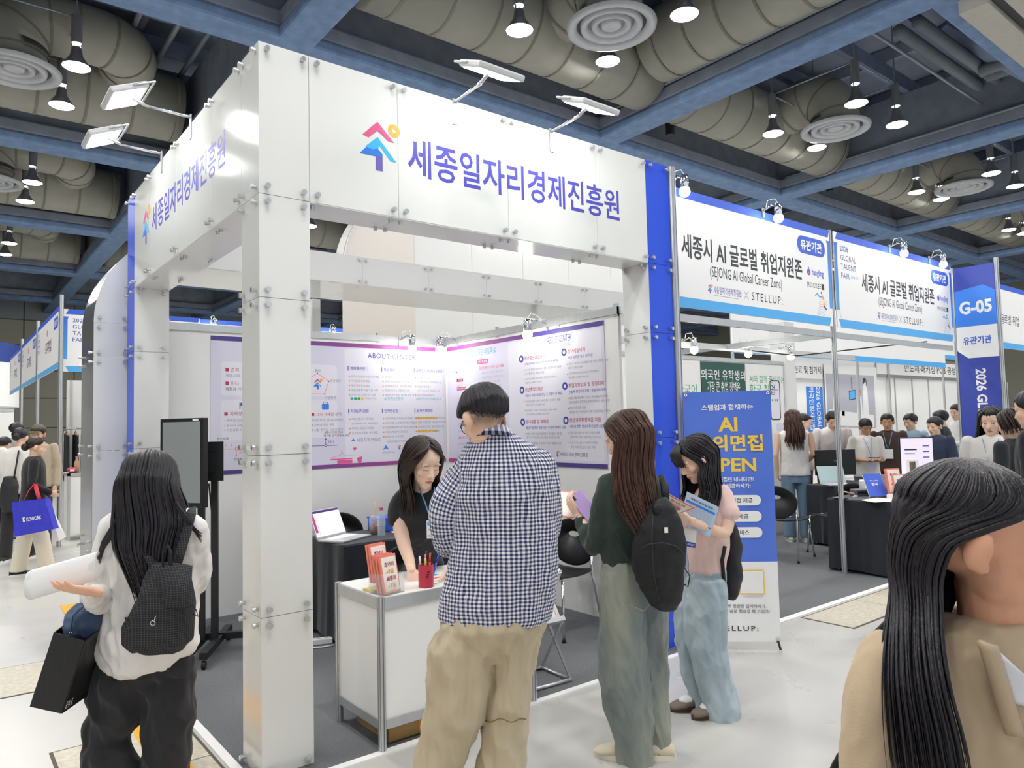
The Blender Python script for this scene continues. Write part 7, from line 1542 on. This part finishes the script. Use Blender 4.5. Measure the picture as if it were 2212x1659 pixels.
MB().cyl(W(152, 1367, d-.165)-c0, W(152, 1367, d-.17)-c0, .004, n=10).build('button', M['chrome'], dg)
# ================================================================ passer-by close to the camera on the right
d = 1.2; org = W(2110, 1160, d); org.z = 0
HM = head_matrix(W(2103, 1167, d), RH*.93-FH*.37, R(6), s=1.03)
sk = MB(); add_head(sk, HM, True); limb(sk, [(2140, 1260, .0, 70), (2150, 1340, .0, 72), (2130, 1430, 0, 80)], d); core(sk, [W(2120, 1430, d), W(2120, 2300, d), W(2080, 2900, d)+Vector((0, 0, 0)), Vector((W(2080, 2900, d).x, W(2080, 2900, d).y, .06))], .05)
core(sk, [W(2120, 2300, d), Vector((W(2200, 2900, d).x, W(2200, 2900, d).y, .06))], .05)
limb(sk, [(1930, 1480, .0, 40), (1900, 1800, -.02, 36), (1920, 2050, .0, 30)], d); hand(sk, W(1920, 2060, d), Vector((0, 0, -1)), RH, -1)
limb(sk, [(2330, 1480, .1, 40), (2350, 1800, .1, 36), (2340, 2050, .1, 30)], d); hand(sk, W(2340, 2060, d+.1), Vector((0, 0, -1)), -RH, 1)
p6 = body('passing woman in a beige jacket with long black hair close to the camera', org, sk, .005, HM, '#e0a98a', fem=True)
jk = MB(); sil(jk, [(1330, 2030, 2260, .0, .75), (1352, 1975, 2290, .0, .62), (1385, 1918, 2320, .0, .55), (1430, 1885, 2345, .0, .52), (1520, 1880, 2360, 0, .52), (1659, 1880, 2370, 0, .54), (1850, 1890, 2370, 0, .56), (2100, 1880, 2380, 0, .6), (2250, 1875, 2385, 0, .6)], d)
limb(jk, [(1925, 1425, .0, 62), (1898, 1500, -.02, 66), (1888, 1600, -.03, 70), (1886, 1720, -.04, 68), (1895, 1900, -.03, 58), (1915, 2040, .0, 44)], d); limb(jk, [(2305, 1425, .06, 62), (2340, 1600, .08, 66), (2345, 1900, .1, 56), (2340, 2040, .1, 44)], d)
garment(p6, 'jacket', jk, .0065, cloth('beige_jacket', '#c3ae92', col2='#b6a184', vscale=8), org, .007, (6, 6, 2.4), 81, ridge=.6)
wb2 = MB(); sil(wb2, [(1345, 2150, 2300, -.02, .7), (1400, 2130, 2310, -.035, .72), (1500, 2140, 2330, -.05, .75), (1700, 2160, 2340, -.05, .75)], d+.03, a=(RH*.95+FH*.3), b=FH); garment(p6, 'blouse', wb2, .007, cloth('blouse_white', '#e3e4ec', var=.02), org, .006, (7, 7, 4), 83)
pts_ = MB(); sil(pts_, [(2200, 1900, 2360, 0, .6), (2500, 1910, 2350, 0, .6), (2900, 1920, 2340, 0, .6), (3380, 1940, 2320, 0, .55)], d); garment(p6, 'trousers', pts_, .015, cloth('black_wide', '#2b2b2e'), org, .008, (4, 4, 2), 85)
for cx in (2070, 2200): shoe(p6, org, (*(W(cx, 2600, d).xy), 0), RH, .24, mat('shoe_black', '#26262a', .5), M['black'])
ha = HM.to_3x3() @ Vector((1, 0, 0)); hb = HM.to_3x3() @ Vector((0, 1, 0)); hx = Vector((ha.x, ha.y, 0)).normalized(); hy = Vector((hb.x, hb.y, 0)).normalized()
# crown to temple, tucked behind the ear on the near side, falling to the front and the back
lv = head_levels(HM, [(.124, -.012, .012, .014, 90, 450), (.113, -.012, .048, .058, 95, 425), (.083, -.012, .080, .096, 105, 418), (.055, -.012, .086, .101, 120, 402), (.030, -.013, .088, .101, 135, 372), (.0, -.014, .090, .100, 150, 346), (-.05, -.016, .090, .098, 160, 337)], 1.03)
lv += [(W(2058, 1290, d-.01), hx, .084, hy, .082, 165, 338), (W(2034, 1370, d-.04), hx, .078, hy, .068, 170, 348), (W(2022, 1460, d-.07), hx, .070, hy, .062, 170, 362), (W(2024, 1560, d-.09), hx, .066, hy, .060, 170, 375), (W(2034, 1670, d-.10), hx, .06, hy, .056, 170, 380), (W(2045, 1800, d-.10), hx, .05, hy, .04, 175, 380)]
hair_part(hair_loft(lv, 620, 19, rad=.0030, tail=.25, jit=.004), HK, p6, org)
hair_part(cap_hair(HM, bound_fn(26, 4, -40, 14), 21, thick=.011, rough_=.0015, nu=160, nv=24), HK, p6, org, 'hair_crown')
bg_ = thing('shoulder_bag', 'black leather shoulder bag of the passing woman', 'bag', W(1850, 1900, d+.05)); c0 = bg_.location.copy(); lea = mat('black_leather', '#17171a', .4, bump=.1, bscale=120)
mb = MB(); sil(mb, [(1600, 1820, 1850, .03, .5), (1700, 1770, 1870, .04, .5), (1850, 1730, 1900, .05, .45), (1990, 1725, 1905, .05, .45), (2010, 1740, 1890, .05, .4)], d); me = remesh(mb, .007, 5); setco(me, getco(me)-np.array(c0, 'f')); me.materials.append(lea); me.polygons.foreach_set('use_smooth', [True]*len(me.polygons)); link('bag_body', me, bg_)
strap(bg_, c0, [W(1845, 1640, d+.06), W(1860, 1450, d+.05), W(1890, 1385, d+.02), W(1925, 1350, d+.0), W(1960, 1340, d-.02), W(1995, 1360, d-.05)], .012, .004, lea)
colm = cloth('blouse_white', '#e3e4ec', var=.02)
bc = MB().grid(lambda u_, v_: W(2142+34*v_+110*u_, 1392+120*v_+70*u_*(1-v_)+30*u_, d-.098-.012*math.sin(math.pi*u_)+.02*v_*u_)-Vector(org), 10, 10).build('blouse_front', colm, p6, smooth=True); so = bc.modifiers.new('solid', 'SOLIDIFY'); so.thickness = .006
lp_ = MB().grid(lambda u_, v_: W(2118+60*v_+26*u_, 1380+200*v_+14*u_, d-.104-.006*math.sin(math.pi*u_))-Vector(org), 8, 12).build('lapel', bpy.data.materials['cloth_beige_jacket'], p6, smooth=True); so = lp_.modifiers.new('solid', 'SOLIDIFY'); so.thickness = .008
# ================================================================ visitors farther away
def figure(label, px, top, d, face, shirt, legs, hair='short', hairm=None, H=None, bend=0, down=10, arms='down', skin='#e6bfa4', sleeve=1.0, vox=.0115, cap=None, jacket=None, stance=.0, shoe_c='#33343a', wide=1.0, seed=1, scarf=None):
    """standing visitor: top of the head at photograph position (px, top), d metres away; face = level look direction"""
    fv = Vector(face); fv.z = 0; fv.normalize(); sv = fv.cross(Vector((0, 0, 1)))    # sv = the figure's right
    tp = W(px, top, d); G = Vector((tp.x, tp.y, 0))-fv*(math.sin(R(bend))*.52); hz = tp.z+(math.sin(R(bend))**2*.22); s = (H or hz)/1.70
    def p(x, y, z):   # x right, y forward, z up, before bending at the hips
        v_ = Vector((x*s, y*s, z*s)); hip = .93*s
        if v_.z > hip and bend:
            a = R(bend); dz = v_.z-hip; v_ = Vector((v_.x, v_.y*math.cos(a)+dz*math.sin(a), hip+dz*math.cos(a)-v_.y*math.sin(a)))
        return G+sv*v_.x+fv*v_.y+Vector((0, 0, v_.z))
    up = (p(0, 0, 1.4)-p(0, 0, 1.0)).normalized(); fb = (p(0, .1, 1.2)-p(0, 0, 1.2)).normalized()
    hc = p(0, .025, 1.575); HM = head_matrix(hc, fv, R(down+bend*.6), s=s*1.02)
    sk = MB(); add_head(sk, HM); sk.tube([p(0, .0, 1.34), p(0, .0, 1.44), HM @ Vector((0, -.01, -.05))], [.06*s, .052*s, .050*s], 12); core(sk, [p(0, 0, 1.36), p(0, 0, .95), p(-.095, -stance*.5, .5), p(-.10, -stance*.9, .08)], .03*s); core(sk, [p(0, 0, .95), p(.095, stance*.5, .5), p(.10, stance*.9, .08)], .03*s)
    A = {'down': [[(.19, 0, 1.40), (.235, -.02, 1.12), (.235, .04, .88)]]*2, 'phone': [[(.19, 0, 1.40), (.235, -.02, 1.13), (.07, .23, 1.10)]]*2, 'table': [[(.19, 0, 1.40), (.25, .06, 1.15), (.24, .20, .93)]]*2, 'bag': [[(.19, 0, 1.40), (.235, -.02, 1.13), (.18, .16, 1.02)], [(.19, 0, 1.40), (.235, -.03, 1.12), (.22, .02, .90)]], 'hips': [[(.19, 0, 1.40), (.31, -.08, 1.15), (.20, .05, .98)], [(.19, 0, 1.40), (.235, -.02, 1.12), (.235, .04, .88)]]}[arms]
    sl = MB()
    for q, sx in enumerate((1, -1)):
        S_, E_, Wp = [p(a*sx, b, c) for a, b, c in A[q]]; sk.tube([S_, S_.lerp(E_, .5), E_, E_.lerp(Wp, .5), Wp], [.043*s, .041*s, .036*s, .033*s, .024*s], 10); sk.ell(E_, (.036*s,)*3, 8, 6); fw = (Wp-E_).normalized(); hand(sk, Wp, fw, (-sv*sx if arms != 'phone' else up), 1 if sx > 0 else -1, s=s*.95)
        if sleeve > 0:
            e2 = E_ if sleeve < .75 else Wp; mid = S_.lerp(E_, min(1, sleeve/.5)); pts = [S_-up*.0, mid] if sleeve <= .5 else [S_, E_, E_.lerp(Wp, (sleeve-.5)/.5*.95)]
            sl.tube(pts, [.056*s, .060*s] if len(pts) == 2 else [.056*s, .054*s, .043*s], 12); sl.ell(S_, (.056*s,)*3, 10, 8); sl.ell(pts[-1], ((.062 if len(pts) == 2 else .045)*s,)*3, 10, 8)
            if len(pts) == 3: sl.ell(E_, (.054*s,)*3, 10, 8)
    o = body(label, G, sk, min(vox, .009), HM, skin, it=2, lips='#b86a66')
    for z_, rx, ry in (): pass
    ring_tube(sl, [(p(0, 0, z_), sv, rx*s*wide, fb if z_ > .95 else fv, ry*s*wide) for z_, rx, ry in ((1.465, .055, .055), (1.445, .10, .075), (1.425, .15, .085), (1.39, .178, .10), (1.28, .178, .118), (1.15, .175, .118), (1.02, .175, .120), (.90, .190, .135), (.855, .19, .135))], 20)
    garment(o, 'top', sl, vox, shirt, G, .006*s, (5, 5, 2.6), seed, it=3)
    tr_ = MB(); w_ = wide
    ring_tube(tr_, [(p(0, 0, z_), sv, rx*s, fv, ry*s) for z_, rx, ry in ((1.02, .135, .09), (.92, .158, .105), (.84, .166, .115), (.76, .165, .11))], 20)
    for sx in (-1, 1):
        ring_tube(tr_, [(p(sx*(.088+.01*(1-z_)), (.0 if z_ > .6 else stance*sx*(1-z_)), z_), sv, rx*s*(1+(w_-1)*.8), fv, ry*s*(1+(w_-1)*.8)) for z_, rx, ry in ((.88, .088, .105), (.70, .086, .095), (.50, .075, .082), (.28, .072, .078), (.075, .072, .080), (.06, .07, .078))], 16)
    garment(o, 'trousers', tr_, vox, legs, G, .007*s, (5, 5, 2), seed+3, it=3)
    for sx in (-1, 1): shoe(o, G, (*(p(sx*.10, .05+stance*sx, 0).xy), 0), fv, .26*s, mat('shoe_'+shoe_c, shoe_c, .5), M['white'], wd=.045)
    hm = hairm or HK
    if hair == 'short': hair_part(cap_hair(HM, bound_fn(16, -24, -48, -8), seed, thick=.013, rough_=.003, nu=72, nv=14), hm, o, G)
    elif hair == 'tied':
        hair_part(cap_hair(HM, bound_fn(28, -10, -46, 8), seed, thick=.012, nu=60, nv=12), hm, o, G); b_ = MB().ell(HM @ Vector((0, -.115, -.01)), (.045*s, .05*s, .05*s), 12, 8); hair_part(b_, hm, o, G, 'hair_bun')
    elif hair in ('long', 'wavy', 'bob'):
        a_ = HM.to_3x3().normalized() @ Vector((1, 0, 0)); b_ = HM.to_3x3().normalized() @ Vector((0, 1, 0)); hx = sv; hy = fv
        lv = head_levels(HM, [(.130, -.015, .010, .012, 95, 445), (.117, -.02, .048, .058, 105, 435), (.085, -.02, .082, .102, 124, 416), (.035, -.02, .094, .112, 145, 395), (-.02, -.025, .098, .112, 155, 385), (-.08, -.03, .105, .112, 158, 382)], s)
        if hair != 'bob': lv += [(p(0, -.03, 1.38), hx, .125*s, hy, .115*s, 160, 380), (p(0, -.045, 1.28), hx, .125*s, hy, .105*s, 165, 375), (p(0, -.05, 1.18), hx, .105*s, hy, .09*s, 170, 370)]
        hair_part(cap_hair(HM, bound_fn(22, -14, -40, 0), seed, thick=.014, nu=60, nv=12), hm, o, G, 'fringe')
        hair_part(hair_loft(lv, 90, seed, rad=.011*s, tail=.25, jit=.007, wave=.016 if hair == 'wavy' else 0), hm, o, G)
    if cap:
        cm = mat('cap_olive', '#5e5848', .8); cp = cap_hair(HM, bound_fn(22, 12, 4, 18), seed, thick=.022, rough_=.0008, nu=40, nv=10); co_ = hair_part(cp, cm, o, G, 'cap'); MB().add([HM @ Vector(q_)-G for q_ in [(-.07, .085, .055), (-.05, .15, .045), (0, .165, .048), (.05, .15, .045), (.07, .085, .055), (-.07, .085, .062), (-.05, .15, .052), (0, .165, .055), (.05, .15, .052), (.07, .085, .062)]], [(0, 1, 2, 3, 4), (9, 8, 7, 6, 5), (0, 5, 6, 1), (1, 6, 7, 2), (2, 7, 8, 3), (3, 8, 9, 4)]).build('cap_brim', cm, co_)
    return o, p, sv, fv, s, G, HM
def badge_on(o, p, G, fv, sv, z=1.08, y=.15, col='white', w=.09, h=.10, cord='#6f9cc4'):
    c_ = p(0, y, z)-G; bm3 = frame_mtx(c_-sv*w/2*1.0, sv); MB().tube([p(-.06, .08, 1.43)-G, p(-.02, y-.01, 1.25)-G, p(0, y, z+.07)-G, p(.02, y-.01, 1.25)-G, p(.06, .08, 1.43)-G], .004, 5).build('lanyard', mat('cord_'+cord, cord, .6), o, smooth=True)
    MB().box(-w/2, w/2, -.003, .003, -h/2, h/2, frame_mtx(c_, sv)).build('badge', M[col], o)
FM = FH  # straight down the hall
tee = cloth('white_tee', '#e6e3de', var=.03); jeansb = denim('blue', '#7f95ab', '#64809b', '#9fb0bd')
o, p, sv, fv, s, G, HM = figure('woman with long wavy brown hair in a white sleeveless top and blue jeans', 1712, 886, 9.38, FM*.95+RH*.2, tee, jeansb, 'wavy', HB, sleeve=0, shoe_c='#d9cdb8', seed=101, arms='bag', vox=.009)
figure('man in a white polo shirt leaning over the career table', 1796, 893, 10.0, -FM*.95-RH*.2, cloth('polo', '#e8e0dc', var=.03), cloth('dark_slacks', '#2d2f36'), 'short', bend=24, sleeve=.45, arms='table', seed=103, H=1.72)
figure('woman with tied-back hair in white behind the polo man', 1733, 895, 10.6, RH*.8-FM*.5, tee, cloth('dark_slacks', '#2d2f36'), 'tied', seed=105, down=22, arms='phone', skin='#f0cdb5')
o, p, sv, fv, s, G, HM = figure('young man in a white T-shirt looking at his phone in the career zone', 1867, 905, 9.7, -FM*.95-RH*.05, tee, cloth('grey_jeans', '#5c6470'), 'short', seed=107, sleeve=.5, arms='phone', down=24, skin='#c99a78'); badge_on(o, p, G, fv, sv, 1.03, .17, 'lav', .11, .12)
ph3 = thing('phone', 'dark phone in the hands of the white T-shirt man', 'phone', p(0, .26, 1.14)); MB().box(-.04, .04, -.06, .06, 0, .01).build('body', M['black'], ph3, bevel=.003); MB().box(-.036, .036, -.056, .056, .0101, .0106).build('screen', scr_d, ph3)
o, p, sv, fv, s, G, HM = figure('smiling man in a dark brown T-shirt with a white name badge', 1916, 894, 10.1, -FM*.85-RH*.5, cloth('brown_tee', '#47352d'), cloth('black_wide', '#2b2b2e'), 'short', seed=109, sleeve=.55, skin='#cf9f7c'); badge_on(o, p, G, fv, sv, 1.12, .16, 'white', .12, .13)
figure('man in a light blue denim jacket looking left', 1968, 894, 10.2, -RH*.85-FM*.4, cloth('chambray', '#9db4c8', var=.05), cloth('black_wide', '#2b2b2e'), 'short', seed=111, sleeve=1, down=14)
figure('man in a dark navy jacket over white bending towards the screen', 2021, 901, 8.9, -RH*.88-FM*.35, cloth('navy_jacket', '#27304a'), cloth('dark_slacks', '#2d2f36'), 'short', seed=113, sleeve=1, down=12)
figure('black-haired man in a black vest behind the navy jacket man', 2034, 887, 10.4, -RH*.6+FM*.5, cloth('black_vest', '#24262b'), cloth('dark_slacks', '#2d2f36'), 'short', seed=115)
figure('man in a pale shirt half hidden by the G-05 column', 2070, 873, 11.2, -RH*.95-FM*.2, cloth('pale_shirt', '#dcdcd8', var=.03), cloth('dark_slacks', '#2d2f36'), 'short', seed=117, sleeve=1, arms='phone')
o, p, sv, fv, s, G, HM = figure('long-haired woman in a white jacket right of the G-05 column', 2140, 880, 6.1, -RH*.7-FM*.75, cloth('white_jacket', '#e7e4df', var=.03), cloth('dark_slacks', '#2d2f36'), 'long', seed=119, sleeve=1, down=12, skin='#f0cbb4', vox=.009); MB().tube([p(-.06, .09, 1.43)-G, p(0, .13, 1.15)-G, p(.06, .09, 1.43)-G], .004, 5).build('lanyard', mat('cord_blue', '#6f9cc4', .6), o, smooth=True)
figure('brown-haired person in dark clothes facing the white jacket woman', 2190, 884, 5.6, FM*.9-RH*.4, cloth('black_vest', '#24262b'), cloth('dark_slacks', '#2d2f36'), 'bob', HD, seed=121)
figure('man in a black suit cut by the right picture edge', 2238, 843, 4.7, FM*.8-RH*.6, cloth('black_suit', '#1f2124'), cloth('black_suit', '#1f2124'), 'short', seed=123, sleeve=1, vox=.010, wide=1.08)
# ---- left aisle
ivory = cloth('ivory', '#e3ddca', var=.05)
o, p, sv, fv, s, G, HM = figure('woman in a black cardigan and ivory wide trousers carrying a blue bag', 74, 945, 8.3, RH*.75+FM*.5, cloth('black_knit', '#1f2023'), ivory, 'tied', HD, seed=131, sleeve=1, arms='bag', stance=.16, wide=1.12, vox=.009, shoe_c='#222222')
tbm = mat('tote_blue', '#3a3fd0', .55, var=.12, vscale=12)
tot = thing('tote_bag', 'bright blue tote bag with white lettering and red handles', 'bag', W(70, 1155, 8.0)); c0 = tot.location.copy()
q = [W(26, 1085, 7.98), W(97, 1077, 7.92), W(116, 1143, 7.92), W(31, 1160, 7.98)]; n_ = FH*.09
MB().add([a-c0 for a in q]+[a+n_-c0 for a in q], [(0, 1, 2, 3), (7, 6, 5, 4), (1, 5, 6, 2), (2, 6, 7, 3), (3, 7, 4, 0)]).build('bag_body', tbm, tot)
co, fs = glyphs('KOWORK', .03); mn = co.min(0); mx = co.max(0); k_ = (co-mn)/(mx-mn)
MB().add([q[0].lerp(q[1], .38+.42*a).lerp(q[3].lerp(q[2], .36+.40*a), .62-.12*b)-FH*.004-c0 for a, b in k_], fs).build('lettering', M['white'], tot, fix=False); MB().add([q[0].lerp(q[1], .27+.07*a).lerp(q[3].lerp(q[2], .26+.07*a), .62-.14*b)-FH*.004-c0 for a, b in ((0, 0), (1, 0), (.6, .5), (1, 1), (0, 1))], [(0, 1, 2, 3, 4)]).build('logo', M['white'], tot)
redm = mat('tote_red', '#d63a4c', .6)
strap(tot, c0, [q[0].lerp(q[1], .35), W(62, 1060, 8.0), W(74, 1045, 8.05)], .022, .004, redm, 'handle'); strap(tot, c0, [q[0].lerp(q[1], .75)+n_*.5, W(80, 1062, 8.02), W(76, 1046, 8.06)], .022, .004, redm, 'handle')
sheet_at('white paper bag beside the blue tote', [(107, 1100, .0), (113, 1097, .05), (143, 1160, .05), (128, 1168, 0)], 8.1, .05, M['paper'], None, 'paper_bag')['category'] = 'bag'
figure('woman in a white shirt and black trousers with a dark backpack at far left', 42, 925, 9.4, FM*.9-RH*.2, tee, cloth('black_wide', '#2b2b2e'), 'tied', HK, seed=133, sleeve=1, stance=.12)
bp, c0 = blob_bag('backpack', 'dark grey backpack of the white shirt woman at far left', [(1030, 10, 34, -.2), (1050, 4, 38, -.2), (1085, 2, 36, -.2), (1105, 6, 32, -.2)], 9.35, mat('charcoal_nylon', '#2a2b30', .6), 135, ratio=.8, vox=.012)
strap(bp, c0, [W(30, 1035, 9.15), W(36, 1000, 9.2), W(40, 975, 9.3)], .03, .01)
figure('man with an olive cap and a beige jacket facing the camera at far left', 84, 919, 10.2, -FM*.9+RH*.2, cloth('beige_coat', '#b5a894', var=.05), cloth('dark_slacks', '#2d2f36'), 'short', seed=137, sleeve=1, arms='hips', cap=True, skin='#d9a98a')
figure('dark-haired visitor in white at the left picture edge', 8, 944, 11.0, FM, tee, cloth('dark_slacks', '#2d2f36'), 'short', seed=139, sleeve=1)
figure('tall dark-haired visitor behind the white shirt woman at far left', 33, 914, 12.5, FM*.9+RH*.3, cloth('grey_top', '#9a9ca0'), cloth('dark_slacks', '#2d2f36'), 'short', seed=141, sleeve=1)
bpy.data.scenes.remove(TMP)
